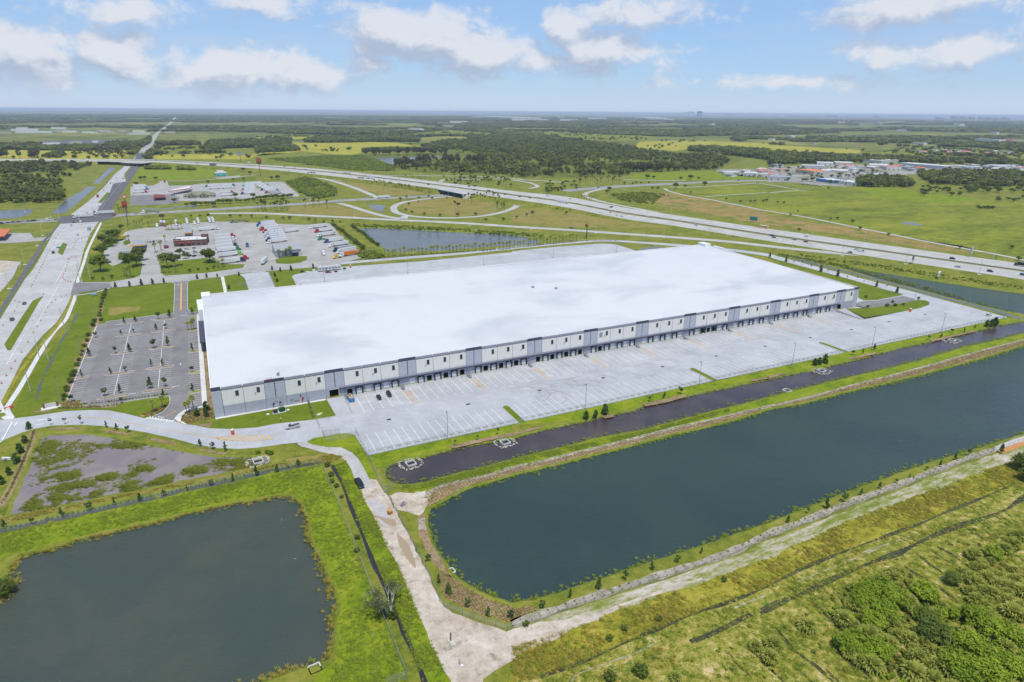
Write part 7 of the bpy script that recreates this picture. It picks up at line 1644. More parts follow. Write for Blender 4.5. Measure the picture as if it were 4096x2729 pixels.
def palmcrown(name,z,n,L,w_,nl,seed,mat=None,low=-.6):
 rng = np.random.default_rng(seed);vs,fs,tn = [],[],[]
 for i in range(n):
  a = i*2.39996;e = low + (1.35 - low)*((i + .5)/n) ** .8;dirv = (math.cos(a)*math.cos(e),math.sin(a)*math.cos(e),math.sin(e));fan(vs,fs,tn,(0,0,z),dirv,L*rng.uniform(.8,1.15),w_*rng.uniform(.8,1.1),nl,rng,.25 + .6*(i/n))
 m = bpy.data.meshes.new(name);m.from_pydata(vs,[],fs);at_ = m.attributes.new('tint','FLOAT','FACE');at_.data.foreach_set('value',np.asarray(tn,np.float32));m.materials.append(mat or palmf);m.update();return m
SPEC = {
 'oak': ('oak_tree','tree',[(trunk(7,.30,s,5),crown('crown',4.2,2.7,5.6,34,34,.62,oakf,s)) for s in (1,2,3)]),
 'ball': ('round_tree','tree',[(trunk(7,.30,s,5),crown('crown',4.2,3.2,5.2,24,28,.75,oakf,s)) for s in (31,32)]),
 'young': ('young_tree','tree',[(trunk(3.4,.06,s,0),crown('crown',(.85,1.0,.7,.95,.8)[s % 5],(1.45,1.2,1.5,1.35,1.1)[s % 5],2.4,(26,20,17,24,14)[s % 5],15,.32,youngf,s,('cone','ball','cone','cone','ball')[s % 5])) for s in (60,61,62,63,64)]),
 'juniper': ('columnar_juniper','tree',[(trunk(1.0,.07,s,0),crown('crown',.75,1.55,1.65,30,18,.30,junf,s,'column')) for s in (6,7)]),
 'conical': ('conical_cedar','tree',[(trunk(1.0,.09,s,0),crown('crown',1.15,1.6,1.8,36,20,.32,youngf,s,'column')) for s in (8,9)]),
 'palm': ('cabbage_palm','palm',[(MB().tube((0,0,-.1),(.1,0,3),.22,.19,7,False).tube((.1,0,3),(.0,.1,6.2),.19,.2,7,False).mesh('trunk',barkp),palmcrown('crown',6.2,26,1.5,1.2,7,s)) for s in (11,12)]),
 'pine': ('slash_pine','tree',[(MB().tube((0,0,-.1),(.1,0,7),.17,.13,6,False).tube((.1,0,7),(0,.1,12),.13,.05,6,False).mesh('trunk',bark),crown('crown',1.7,2.3,11.2,14,22,.55,pinef,s,core=.3)) for s in (13,14)]),
 'bush': ('shrub','shrub',[(trunk(1.2,.06,s,5,.5,.9),crown('crown',1.25,.85,1.0,28,26,.26,brightf,s,flat=.8)) for s in (15,16,17)]),
 'darkbush': ('shrub','shrub',[(trunk(1.2,.06,s,5,.5,.9),crown('crown',1.2,.85,1.0,28,24,.26,oakf,s,flat=.6)) for s in (18,19)]),
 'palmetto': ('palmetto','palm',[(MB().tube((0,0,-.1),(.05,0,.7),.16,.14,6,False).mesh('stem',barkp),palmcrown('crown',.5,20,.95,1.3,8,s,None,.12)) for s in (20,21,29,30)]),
 'tall': ('tall_evergreen','tree',[(trunk(9,.22,s,3),crown('crown',2.9,5.2,7.0,34,30,.7,darkf,s)) for s in (22,23)]),
 'stake': ('sapling','tree',[(trunk(2.4,.035,s,3,.9,.5,barkg),crown('crown',.6,.7,2.0,9,9,.26,youngf,s)) for s in (24,25)]),
}
CNT = {}
SPEC['bigbush'] = ('shrub','shrub',[(trunk(2.6,.10,s,6,.5,.9),crown('crown',2.7,1.9,2.1,70,40,.34,brightf,s,core=.45,flat=1.0)) for s in (26,27,70)])
SPEC['bigdark'] = ('shade_tree','tree',[(trunk(3.6,.16,s,6,.6,.8),crown('crown',3.6,2.5,3.4,80,44,.36,oakf,s,flat=1.2)) for s in (28,)])
def plant(kind,p,s,label,group=None,z=0.0,rz=None,sz=None):
 nm,cat,vs = SPEC[kind];k = CNT[kind] = CNT.get(kind,0) + 1;t_,c_ = vs[k % len(vs)]
 r = tag(empty(nm,(p[0],p[1],z),k*2.4 if rz is None else rz,(s,s,sz or s)),label,cat,group)
 link('trunk' if kind not in ('palmetto','bush','darkbush','bigbush') else 'stem',t_,r);link('crown',c_,r);return r
def row(kind,c,uv,s,label,group,z=.03,jit=.15,ordn=True,noun=None):
 for i in range(0,len(uv),2):
  p = K(c,uv[i],uv[i + 1])[0];f = 1 + jit*math.sin(i*12.9) + .12*math.sin(i*5.3);plant(kind,p,s*f,(label.replace('#',ORD[i // 2]) if '#' in label else label),group,z)
# car park islands and beds
row('young','21',(965,1345,1108,1320,1385,1275,1522,1260),1.15,'dark young tree, # from the left on the front row of car park islands','trees on car park islands',.15,.25)
row('young','21',(1018,1140,1155,1120,1395,1075,1497,1065),.85,'small young tree, # from the left on the second row of islands','trees on car park islands',.15)
row('young','21',(1065,955,1193,940,1417,905,1547,885),1.25,'taller young tree, # from the left on the third row of islands','trees on car park islands',.15)
row('young','21',(1115,780,1230,765,1437,735,1525,725),.8,'small young tree, # from the left on the fourth row of islands','trees on car park islands',.15)
row('young','21',(1145,682,1247,668,1457,638,1562,622),1.15,'young tree, # from the left on the back row of islands','trees on car park islands',.15)
row('young','21',(660,1398,752,1168,822,978,880,812),1.0,'young tree, # from the front on the islands beside the hedge','trees on car park islands',.15)
row('young','21',(1772,1298,1768,1125,1768,930,1770,590),.95,'young tree, # from the front on the islands beside the warehouse','trees on car park islands',.15)
row('young','21',(1118,1412,1503,1347),.95,'young tree, # from the left on the lawn below the car park','trees below the car park')
row('palm','21',(1735,742,1765,738,1785,735),.75,'young palm, # from the left in the bay beside the office entrance','palms by the office');row('palm','31',(1415,118,1500,78),.8,'young palm, # from the left in the bed left of the car park entrance','palms at the entrance');row('palm','31',(1720,130,1745,112,1780,95),.75,'young palm, # from the left in the bed right of the car park entrance','palms at the entrance')
row('conical','31',(1815,150,1900,155,1897,100),1.0,'dark cone shrub, # from the left in the bed at the warehouse corner','shrubs at the warehouse corner')
row('darkbush','21',(975,378,968,402,960,427,950,453,945,482,935,508,928,533,925,562,920,588,915,612,932,652,872,665,856,703,815,793,801,843,776,893,761,938,748,973,728,1022,713,1068,686,1133,676,1163,651,1223,613,1283,619,1303,591,1353,585,1383),1.05,'dark shrub, # from the back in the hedge left of the car park','hedge left of the car park',.07,.25)
row('juniper','21',(1063,345,1193,333,1302,325,1403,317,1508,302,1815,268,1902,256,2000,248,2198,238),1.15,'brown columnar shrub, # from the left along the rear drive kerb','columnar shrubs along the rear drive',.05)
row('juniper','22',(150,186,225,200,322,192,527,172),1.1,'columnar shrub, # from the left on the lawn by the rear court','columnar shrubs by the rear court');row('conical','22',(175,245,195,295),.9,'small cedar, # from the back on the lawn by the rear apron','cedars by the rear apron');row('conical','21',(2108,360),.9,'small cedar beside the path on the rear lawn',None)
# pond banks
row('conical','23',(680,1553,767,1543,855,1508),1.05,'dark cone tree, # from the left of the near trio on the pond bank','cone trees on the pond bank');row('conical','24',(427,1065,470,1055,522,1042),1.15,'dark cone tree, # from the left of the middle trio on the pond bank','cone trees on the pond bank');row('conical','24',(2008,706,2050,700,2083,695),1.2,'dark cone tree, # from the left of the far trio on the pond bank','cone trees on the pond bank')
row('young','24',(780,965,870,955,975,922,1475,828,1590,808,1690,765,1800,758,1900,722),.8,'small tree, # from the left among those beyond the middle trio','small trees on the pond bank');row('young','23',(1265,1395,1400,1365,1548,1325),.85,'small tree, # from the left right of the near trio','small trees on the pond bank');row('stake','32',(1832,420,2035,372,2225,320),1.0,'thin sapling, # from the left on the mulch above the narrow pond','saplings on the pond bank')
row('juniper','24',(15,66,165,110,485,200,640,242,998,338,1183,395),1.35,'dark cone shrub, # from the rear along the east drive','cone shrubs along the east drive');row('stake','24',(95,75,235,125,315,140,395,172,550,208,725,268,818,276,880,304,1090,350),1.1,'thin sapling, # from the rear along the east drive','saplings along the east drive');row('darkbush','24',(898,438,918,528,1095,520,1168,518,1245,508,1145,485,1382,452),.9,'dark shrub, # listed from the warehouse round the small car park','shrubs round the small car park')
row('stake','31',(467,232,600,225,745,222),1.2,'bare thin sapling, # from the left along the driveway bend','saplings along the driveway');row('young','31',(980,255,1075,278,1178,300),.8,'small tree, # from the left in the middle bed below the driveway','small trees below the driveway');row('young','31',(1842,430,1958,452,2075,470),.85,'small tree, # from the left in the right bed below the driveway','small trees below the driveway')
row('conical','31',(270,270,235,395,190,490,155,580,88,688,15,775),.95,'dark shrub tree, # from the back in the strip beside the road','shrub trees beside the road');row('young','31',(45,1180,305,1145,575,1085,825,1022,1055,968,1290,930,1515,885,1722,838,1945,790,2145,750),.8,'small dark tree, # from the left along the planted swale','trees along the planted swale');row('young','32',(198,665,395,612,5,700),.85,'small dark tree, # listed at the right end of the planted swale','trees along the planted swale')
row('young','43',(278,890,535,795,798,712,1045,632,1285,535,1520,468,1740,390),.72,'young tree, # from the left on the outer pond shore','young trees on the outer shore',jit=.3);row('young','34',(182,1130,365,1048,535,998,700,940,853,880,1025,815,1178,768,1300,712,1458,648,1578,618,1720,552,1843,515,2140,490),.72,'young tree, # from the left on the far outer shore','young trees on the outer shore',jit=.35);row('young','42',(1585,462,1680,660,1770,760,1945,885,2135,955,2345,985),.8,'small green tree, # from the back on the mulch bank by the track','trees on the mulch bank')
# dead-looking tree over the channel
def dead_tree(p,label):
 rs = random.Random(5);r = tag(empty('bare_tree',(p[0],p[1],0)),label,'tree');m = MB();tips = []
 def grow(a,d,L,rad,lv):
  b = a + d*L;m.tube(a,b,rad,rad*.62,6 if lv < 2 else 4,False)
  if lv >= 4: tips.append(b);return
  if lv >= 2: tips.append(b)
  for k in range(3 if lv < 3 else 2):
   nd = (d + Vector((rs.uniform(-1,1),rs.uniform(-1,1),rs.uniform(-.35,.6)))*(.75 if lv else .9)).normalized();grow(b,nd,L*rs.uniform(.62,.82),rad*.58,lv + 1)
 for k in range(4): grow(Vector((rs.uniform(-.5,.5),rs.uniform(-.5,.5),-.1)),Vector((rs.uniform(-.7,.7),rs.uniform(-.7,.7),1)).normalized(),2.9,.22,0)
 link('trunk',m.mesh('trunk',plain('bleached_bark',(.38,.36,.32),.9,var=.2)),r);rng = np.random.default_rng(3);T = np.array([tuple(t) for t in tips]);P = (T[rng.integers(0,len(T),2400)] + rng.normal(size=(2400,3))*.35)
 link('crown',leafmesh('crown',P,rng.normal(size=(2400,3)) + np.array([0,0,.6]),.22*rng.uniform(.7,1.3,2400),rng.uniform(0,1,2400),foliage('sparse_leaf',(.045,.065,.02),(.13,.16,.06)),3),r)
dead_tree(K('42',1235,955)[0],'half bare grey tree over the water channel by the near pond')
plant('bigdark',K('41',30,760)[0],.75,'dark leafy shrub at the left edge of the near pond',None);plant('bigdark',K('34',2340,640)[0],1.0,'dark tree at the right edge beyond the white wall');plant('bigdark',K('34',2420,750)[0],1.0,'second dark tree lower at the right edge')
# scrub at the lower right
PT = [(360,1080,.95),(680,1010,.95),(720,1030,.8),(1150,640,1.0),(1270,690,.8),(920,950,.75),(910,1180,1.15),(1300,850,.85),(1340,900,.6),(1885,425,.95),(1330,1530,1.2),(1500,1590,1.1),(1650,1500,1.0),(1560,1440,.9),(1370,1370,.9),(1150,1090,1.0),(2000,640,.95),(1900,680,.9),(2050,780,.9),(1900,840,.9),(1960,760,.85),(2200,720,.9),(2230,950,1.0),(2300,990,.8),(2180,1290,.95),(2240,330,1.0),(2160,370,.9),(2290,250,.95),(950,1440,1.0),(850,1400,.8),(50,1250,.9),(20,1370,.9),(980,900,.6),(1200,1060,.8),(2320,760,.9),(2120,690,.8)]
for i,(u,v,s) in enumerate(PT): plant('palmetto',K('44',u,v)[0],s*1.85,('pale fan palm low in the lower right scrub','grey green fan palm clump in the lower right scrub')[i % 2] if i not in (0,9,30,31) else {0: 'lone fan palm left of the leafy thicket',9: 'lone fan palm between two furrows',30: 'fan palm at the lower edge left of the thicket',31: 'lowest fan palm left of the thicket'}[i],'fan palms in the lower right scrub' if i not in (0,9,30,31) else None)
plant('palmetto',K('43',1500,1540)[0],1.1,'fan palm at the bottom edge left of the thicket');plant('palmetto',K('43',2230,1260)[0],1.25,'large fan palm beside the dark ditch')
BT = [(900,790,.8),(1010,720,.75),(830,860,.7),(1050,980,.85),(1400,790,.8),(700,1260,.75),(1000,1330,.8),(860,1350,.6),(1900,1040,.95),(2010,1130,.9),(2110,1150,.8),(1850,1290,.9),(1950,1380,.9),(1700,1440,.85),(1800,1540,.9),(2000,1540,.9),(2260,1190,.7),(2070,420,.65),(2100,1440,.85),(960,1050,.7),(2240,1500,.8),(1480,820,.6),(780,1190,.6),(1120,820,.65)]
for i,(u,v,s) in enumerate(BT): plant('bigbush',K('44',u,v)[0],s*1.35,'bright green leafy bush in the lower right thicket','bright bushes in the thicket')
for i,(u,v,s,lb) in enumerate(((1500,1190,.95,'large dark tree in the middle of the lower right thicket'),(1680,660,.55,'dark bush alone between furrows above the thicket'),(1430,1000,.6,'dark tree top at the left of the large dark tree'))): plant('bigdark',K('44',u,v)[0],s,lb)
plant('darkbush',K('43',1190,1500)[0],1.5,'dark grey bush with litter at the bottom edge');plant('darkbush',K('43',900,1540)[0],1.1,'small brown bush at the bottom edge');plant('darkbush',K('43',130,1050)[0],.7,'small green bush by the fence corner')
for i,(u,v) in enumerate(((900,1180),(1030,1090),(1350,1000),(1950,640))): plant('darkbush',K('43',u,v)[0],.75,f'small green bush, {ORD[i]} from the left in the olive grass band','bushes in the olive band')
for i,(c,u,v,s) in enumerate((('32',690,700,.9),('32',700,760,.8),('32',740,800,.7),('32',790,900,.6),('32',660,610,.9),('42',930,250,.8),('42',930,370,.7),('42',1190,930,1.4),('42',1260,980,1.0))): plant('darkbush',K(c,u,v)[0],s,f'dark green bush, {ORD[i]} from the back beside the water channel','bushes beside the channel')
for i,(u,v) in enumerate(((110,490),(140,500),(390,590),(20,490))): plant('bush',K('32',u,v)[0],.8,f'yellow green bush, {ORD[i]} near the marsh outlet','bushes near the marsh outlet')
# truck stop trees
for i,(c,u,v,s) in enumerate((('21',930,200,1.6),('21',1190,165,1.45),('21',1260,150,1.3),('21',1540,160,1.45),('21',1610,150,1.2),('21',1930,120,1.4),('21',940,60,1.2),('11',980,1310,.8),('11',1050,1320,.8),('11',2165,905,1.0),('11',1605,945,.75),('11',1790,985,.7),('11',1965,985,.9),('11',2330,905,.9),('11',1295,740,.9),('11',1435,740,.8),('11',1255,790,.8),('11',1330,735,.8),('11',1915,770,.7),('12',200,735,1.0),('12',145,735,.8),('11',1495,1100,.8),('11',1115,1195,.7),('11',2240,740,.6),('11',2145,745,.6),('11',2300,690,.9),('11',2240,660,1.0),('11',1650,1430,.7),('11',1710,1460,.6),('11',1935,1480,.9))): plant('oak',K(c,u,v)[0],s,f'round shade tree, {ORD[i]} listed among the truck stop trees','shade trees of the truck stops',.1)
row('palm','11',(955,1262,975,1265,1005,1280,1040,1275,1080,1262),1.0,'cabbage palm, # from the left in the group beside the lorry exit','palms of the truck stop');row('palm','11',(1238,1160,1262,1165,1290,1170,1312,1150,1368,1165,1180,1190),.85,'small palm, # from the left on the lawn below the crossing road','palms of the truck stop');row('palm','11',(1530,1192,1550,1192,1580,1190,1640,1188,1670,1186),.95,'palm, # from the left in the thin bed behind the diner','palms of the truck stop')
row('palm','21',(1150,245,1170,258,1205,255,1500,215,1555,212,1620,212,1970,155,2010,165,2055,160),1.1,'cabbage palm, # from the left on the front lawns of the truck stop','palms of the truck stop');row('ball','21',(855,275,950,278,1030,262,1745,205,1825,190,1910,190,1965,176),.30,'small round tree, # from the left on the front lawns','small trees of the truck stop');row('palm','11',(1160,1320,1188,1310,1430,1405,1482,1385,1520,1310),1.0,'palm, # from the left around the fuel canopy','palms of the truck stop');row('palm','12',(215,1455,285,1445,320,1445),1.05,'palm, # from the left in front of the workshop','palms of the truck stop')
def line(kind,c,u0,v0,u1,v1,n,s,label,group,jit=6,seed=1,z=.03):
 rs = random.Random(seed)
 for i in range(n): t = (i + .5)/n;plant(kind,K(c,u0 + (u1 - u0)*t + rs.uniform(-jit,jit),v0 + (v1 - v0)*t + rs.uniform(-jit,jit)*.4)[0],s*rs.uniform(.8,1.2),label.replace('#',ORD[i]),group,z)
line('darkbush','12',705,1150,990,1375,18,1.9,'dark bush, # from the back in the hedge behind the east lorry row','hedge behind the lorries');line('darkbush','12',885,1165,1125,1350,13,1.9,'dark bush, # from the back along the rear pond corner','bushes along the rear pond')
line('palm','12',1170,1445,2354,1372,34,.95,'cabbage palm, # from the left in the row along the rear pond','palm row along the rear pond',8);line('palm','13',10,1362,600,1300,20,.95,'cabbage palm, # from the left in the right half of the pond palm row','palm row along the rear pond',8,3)
row('ball','12',(1010,1180,1500,1210,1590,1205,1670,1215,2030,1240,2155,1250,2235,1248),.42,'round dark bush, # from the left on the far shore of the rear pond','bushes on the rear pond shore');row('ball','12',(100,1092,250,1098,310,1102,490,1112,545,1118,625,1135,705,1128,775,1130),.42,'small round tree, # from the left in the row below the slip road','row of trees below the slip road');row('ball','11',(1760,1080,1840,1080,1915,1075,2120,1080,2210,1078,2315,1082),.42,'small round tree, # from the left in the row behind the lorry kerb','row of trees behind the lorry kerb')
def grove(kind,c,box,n,s,label,group,seed,poly=None):
 rs = random.Random(seed);u0,v0,u1,v1 = box
 for i in range(n): plant(kind,K(c,rs.uniform(u0,u1),rs.uniform(v0,v1))[0],s*rs.uniform(.75,1.25),label,group,.03)
grove('pine','12',(10,995,340,1030),24,.95,'slender pine in the dense group beside the crossing road','pines beside the crossing road',1);grove('pine','12',(440,975,660,1000),9,.9,'slender pine in the loose group right of the dense one','pines right of the dense group',2);grove('pine','12',(1900,890,2250,955),26,.8,'slender pine inside the loop ramp','pines inside the loop ramp',3);grove('pine','12',(2200,990,2290,1025),9,.6,'small pine at the right rim of the loop','small pines in the loop',4);grove('pine','12',(1830,1000,1870,1060),3,.9,'tall pine standing free in the loop','free pines in the loop',5)
row('ball','12',(1550,1060,1690,1072,1855,1072,2020,1065,1380,1022,1435,1045,1405,968,1495,940,1755,912,1620,915,2115,1115,2275,1112,1330,925),.45,'small dark tree, # listed in and around the loop ramp','small trees of the loop ramp')
line('palm','12',1075,770,1620,865,38,.95,'palm, # from the left on the slope below the highway','palms on the highway slope',14,6);line('palm','12',1080,695,1600,745,30,.9,'palm, # from the left on the verge between highway and far ramp','palms on the far verge',6,7);line('ball','13',220,980,1010,1095,26,.36,'roadside tree, # from the left on the verge right of the loop','trees on the verge right of the loop',14,8);line('palm','13',600,915,745,935,6,1.0,'palm, # from the left beside the far ramp curve','palms beside the far ramp',5,9);row('ball','13',(45,1090,135,1065,190,1050,498,1050),.42,'round tree, # from the left on the dry verge','round trees on the dry verge')
grove('oak','12',(1700,715,2354,800),34,.62,'tree in the far interchange grove','far interchange grove',10);grove('pine','12',(1780,720,2300,800),40,.85,'pine in the far interchange grove','pines of the far interchange grove',11);grove('oak','13',(310,760,600,860),30,.62,'tree in the thicket beside the far carriageway','thicket beside the far carriageway',12);grove('pine','13',(560,730,1010,790),40,.8,'pine in the stand beyond the interchange','pines beyond the interchange',13)
for i,(u,v,s) in enumerate(((1245,728,1.1),(1300,728,.8),(1640,735,1.2),(1550,738,.8),(1715,735,.7),(1505,815,1.2),(1590,805,.6),(1770,795,1.0),(895,840,.9),(870,860,.7),(1290,825,.6),(1340,830,.7),(1035,780,.6),(1110,780,.5),(1140,770,.5),(1185,775,.5),(1260,770,.5),(1640,862,.5),(1165,955,.4),(1185,960,.4),(1080,940,.4),(1400,890,.4),(1435,892,.4))): plant('oak',K('13',u,v)[0],s,f'round tree, {ORD[i]} listed beyond the highway by the crossing road','trees beyond the highway by the crossing road')
grove('oak','14',(1410,800,1950,890),30,.8,'tree along the far paddock edge','trees along the paddock edge',16);grove('oak','14',(1830,790,2354,860),26,1.0,'large tree in the right corner of the paddock edge','large trees in the paddock corner',17);grove('oak','14',(2050,890,2354,950),12,.6,'bush at the right end of the paddock','bushes at the right end of the paddock',18)
row('ball','14',(575,1105,635,1100,775,1130,555,820,90,950,145,955,285,1205,275,1030,205,1070,845,1195,1105,1250,1760,1370,2300,1480,2240,1370),.42,'lone bush, # listed across the wide paddock','lone bushes on the paddock');row('darkbush','14',(1950,1000,1985,998,2020,1000,2060,1002,1930,990),2.0,'dark bush, # from the left in the far paddock clump','clump of bushes on the paddock');row('ball','13',(2195,945,2230,940,2310,945,2340,935,1970,920,2100,945),.45,'bush, # listed in the paddock by the shops','bushes in the paddock by the shops');row('oak','14',(320,755,345,752,405,750,575,775,625,775,185,745,190,700,740,715,345,660),.8,'green tree, # listed among the shop buildings','trees among the shops')
grove('oak','11',(0,830,590,950),60,1.0,'dark tree in the near edge of the left wood','wood left of the canal',22)
grove('tall','12',(980,505,1330,512),22,1.7,'tall dark evergreen behind the far lake','evergreens behind the lake',23);grove('tall','12',(1350,495,1750,505),26,1.5,'tall evergreen in the right row behind the lake','right row behind the lake',24);grove('tall','12',(1275,600,1480,625),26,1.5,'tall dark evergreen in front of the far lake','evergreens before the lake',25);grove('tall','12',(1480,560,2100,590),50,1.5,'tall evergreen in the long row right of the lake','long row right of the lake',26);grove('tall','13',(1080,655,1460,665),30,1.5,'tall dark evergreen behind the green paddock','evergreens behind the green paddock',27)
for i,(u,v) in enumerate(((65,535),(40,535),(180,538),(290,535),(320,535),(350,535),(1085,512),(1095,515),(15,535))): plant('tall',K('11',u,v)[0],2.0 if i < 7 else 1.4,f'tall dark evergreen, {ORD[i]} listed on the yellow field beyond the highway','evergreens on the yellow field')
grove('ball','14',(0,610,900,740),40,.75,'tree','trees between the shop buildings',31);grove('ball','14',(950,600,2354,670),44,.8,'tree','trees between the far shop buildings',32)
row('palm','11',(930,1300,960,1310,1000,1330,1030,1345,1070,1330,945,1330),.95,'palm, # listed in the dense bed left of the fuel canopy','palms left of the fuel canopy');row('oak','11',(960,1330,1010,1350,1060,1300,1290,1480,1150,1500),1.15,'bushy tree, # listed left of the fuel canopy','bushy trees left of the fuel canopy')
row('palm','11',(1100,1040,1120,1030,1140,1035,1090,1020,1060,1000),.95,'palm, # listed at the corner of the crossroads','palms at the crossroads');line('oak','11',1700,985,2354,935,16,.7,'tree, # from the left between crossing road and far lots','trees behind the crossing road',10,41);line('oak','12',0,925,330,900,12,.75,'tree, # from the left along the ditch by the trailer rank','trees along the ditch',8,42)
line('bush','44',1000,660,2300,1540,26,1.3,'leafy bush, # from the left through the lower thicket','leafy bushes through the thicket',260,43)
# ------------------------------------------------------------------ woods, undergrowth and grass that nobody could count
SRC = {}
def source(key,meshes):
 c = bpy.data.collections.new('source_' + key)
 for i,me in enumerate(meshes): o = bpy.data.objects.new(f'{key}_{i:02d}',me);c.objects.link(o)
 SRC[key] = (c,len(meshes))
def scatter(name,key,X,Y,Z,S,label,seed=1):
 """one object: many plants of one source collection on points"""
 n = len(X);rng = np.random.default_rng(seed);me = bpy.data.meshes.new(name);me.vertices.add(n);me.vertices.foreach_set('co',np.stack([X,Y,Z],1).astype(np.float32).ravel())
 a = me.attributes.new('scl','FLOAT_VECTOR','POINT');a.data.foreach_set('vector',np.asarray(S,np.float32).ravel())
 a = me.attributes.new('rot','FLOAT','POINT');a.data.foreach_set('value',rng.uniform(0,6.28,n).astype(np.float32));a = me.attributes.new('pick','INT','POINT');a.data.foreach_set('value',rng.integers(0,SRC[key][1],n).astype(np.int32));me.update()
 o = link(name,me);o['kind'] = 'stuff';o['label'] = label;o['category'] = name.replace('_',' ').split()[-1]
 t = bpy.data.node_groups.new(name,'GeometryNodeTree');t.interface.new_socket('Geometry',in_out='INPUT',socket_type='NodeSocketGeometry');t.interface.new_socket('Geometry',in_out='OUTPUT',socket_type='NodeSocketGeometry')
 gi_ = t.nodes.new('NodeGroupInput');go_ = t.nodes.new('NodeGroupOutput');ip = t.nodes.new('GeometryNodeInstanceOnPoints');ci = t.nodes.new('GeometryNodeCollectionInfo');ci.inputs['Collection'].default_value = SRC[key][0];ci.inputs['Separate Children'].default_value = True;ci.inputs['Reset Children'].default_value = True
 def na(nm,dt): x = t.nodes.new('GeometryNodeInputNamedAttribute');x.data_type = dt;x.inputs['Name'].default_value = nm;return x.outputs['Attribute']
 cb = t.nodes.new('ShaderNodeCombineXYZ');L_ = t.links.new
 L_(gi_.outputs[0],ip.inputs['Points']);L_(ci.outputs[0],ip.inputs['Instance']);ip.inputs['Pick Instance'].default_value = True;L_(na('pick','INT'),ip.inputs['Instance Index']);L_(na('rot','FLOAT'),cb.inputs[2]);L_(cb.outputs[0],ip.inputs['Rotation']);L_(na('scl','FLOAT_VECTOR'),ip.inputs['Scale']);L_(ip.outputs[0],go_.inputs[0])
 md_ = o.modifiers.new('scatter','NODES');md_.node_group = t;return o
def vnoise(X,Y,s,seed):
 """smooth value noise"""
 rng = np.random.default_rng(seed);g_ = rng.uniform(0,1,(256,256));x = X/s;y = Y/s;ix = np.floor(x).astype(int);iy = np.floor(y).astype(int);fx = x - ix;fy = y - iy;fx = fx*fx*(3 - 2*fx);fy = fy*fy*(3 - 2*fy);q_ = lambda a,b: g_[a % 256,b % 256]
 return (q_(ix,iy)*(1 - fx) + q_(ix + 1,iy)*fx)*(1 - fy) + (q_(ix,iy + 1)*(1 - fx) + q_(ix + 1,iy + 1)*fx)*fy
def fb(X,Y,s,seed): return .55*vnoise(X,Y,s,seed) + .3*vnoise(X,Y,s*.45,seed + 1) + .15*vnoise(X,Y,s*.2,seed + 2)
source('wood',[crown('wood_clump',.5,.42,.5,16,10,.22,woodf,s,core=.3) for s in (41,42,43,44)] + [crown('wood_clump',.5,.42,.5,16,10,.22,darkf,s,core=.3) for s in (45,46)])
source('brush',[crown('brush_clump',.5,.34,.34,12,10,.24,brightf,s,core=.3) for s in (47,48)] + [crown('brush_clump',.5,.34,.34,12,10,.24,woodf,s,core=.3) for s in (49,50)])
def tuft(seed,mat,n=16,h=.6,w_=.05,sp=.35):
 rng = np.random.default_rng(seed);vs,fs,tn = [],[],[]
 for i in range(n):
  a = rng.uniform(0,6.28);r = rng.uniform(0,sp*.5);b = np.array([r*math.cos(a),r*math.sin(a),0]);d = np.array([math.cos(a),math.sin(a),0]);s = np.array([-d[1],d[0],0])*w_;hh = h*rng.uniform(.6,1.1);k = len(vs)
  vs += [tuple(b - s),tuple(b + s),tuple(b + d*sp*.45 + np.array([0,0,hh*.75]) + s*.7),tuple(b + d*sp*rng.uniform(.6,1.1) + np.array([0,0,hh]))];fs += [(k,k + 1,k + 2,k + 3)];tn.append(rng.uniform(.1,.9))
 m = bpy.data.meshes.new('tuft');m.from_pydata(vs,[],fs);at_ = m.attributes.new('tint','FLOAT','FACE');at_.data.foreach_set('value',np.asarray(tn,np.float32));m.materials.append(mat);m.update();return m
source('green_tuft',[tuft(s,tuftg,14,.32,.075,.75) for s in (1,2,3)]);source('olive_tuft',[tuft(s,tufto,16,.42,.08,.85) for s in (4,5)] + [tuft(6,tuftg,16,.36,.08,.85)]);source('reed',[tuft(s,reedf,16,.4,.07,.75) for s in (7,8)]);source('bed_plant',[tuft(s,mulchp,14,.4,.05,.45) for s in (9,10)] + [tuft(11,tuftg,14,.35,.05,.4)])
def inpoly(poly,n,seed):
 rng = np.random.default_rng(seed);xs = [p[0] for p in poly];ys = [p[1] for p in poly];X = rng.uniform(min(xs),max(xs),n);Y = rng.uniform(min(ys),max(ys),n);k = inside_np(poly,X,Y);return X[k],Y[k]
def sc(n,lo,hi,seed,zr=1.0):
 s = np.random.default_rng(seed).uniform(lo,hi,n);return np.stack([s,s,s*zr],1)
# --- wood in the middle distance
def wood(name,poly,n,lo,hi,label,seed,key='wood',zr=1.0,thr=.0):
 X,Y = inpoly(poly,n,seed)
 if thr: k = fb(X,Y,60,seed) > thr;X,Y = X[k],Y[k]
 scatter(name,key,X,Y,np.zeros(len(X)),sc(len(X),lo,hi,seed,zr),label,seed)
MAINW = KK(('12',1290,640,1500,600,1900,580,2100,500,1750,480,1520,430,1700,380,2354,340),('13',0,340,500,370,800,400,1050,430,1250,470,1600,520,1860,560,1950,600,1880,640,1450,655,1080,668,1060,700,900,690,400,700,100,712),('12',2354,690,1900,680,1500,660))
wood('mixed_woodland',MAINW,12000,6,13,'dense mixed woodland beyond the interchange',3,zr=1.0,thr=.43);wood('pale_woodland',MAINW,2600,5,10,'lighter leafy trees scattered through the woodland',31,'brush',1.3,.4)
wood('brush_thicket',KK(('12',110,545,600,520,970,508,1150,570,1270,612,1270,655,900,648,500,600)),5200,4,9,'low bright thicket below the yellow meadow',4,'brush',.6)
wood('brush_thicket',KK(('12',290,760,450,715,560,740,700,800,750,850,720,890,600,905,480,890,400,850)),900,3.5,8,'bushy thicket behind the packed trailer rank',5,'brush',.8)
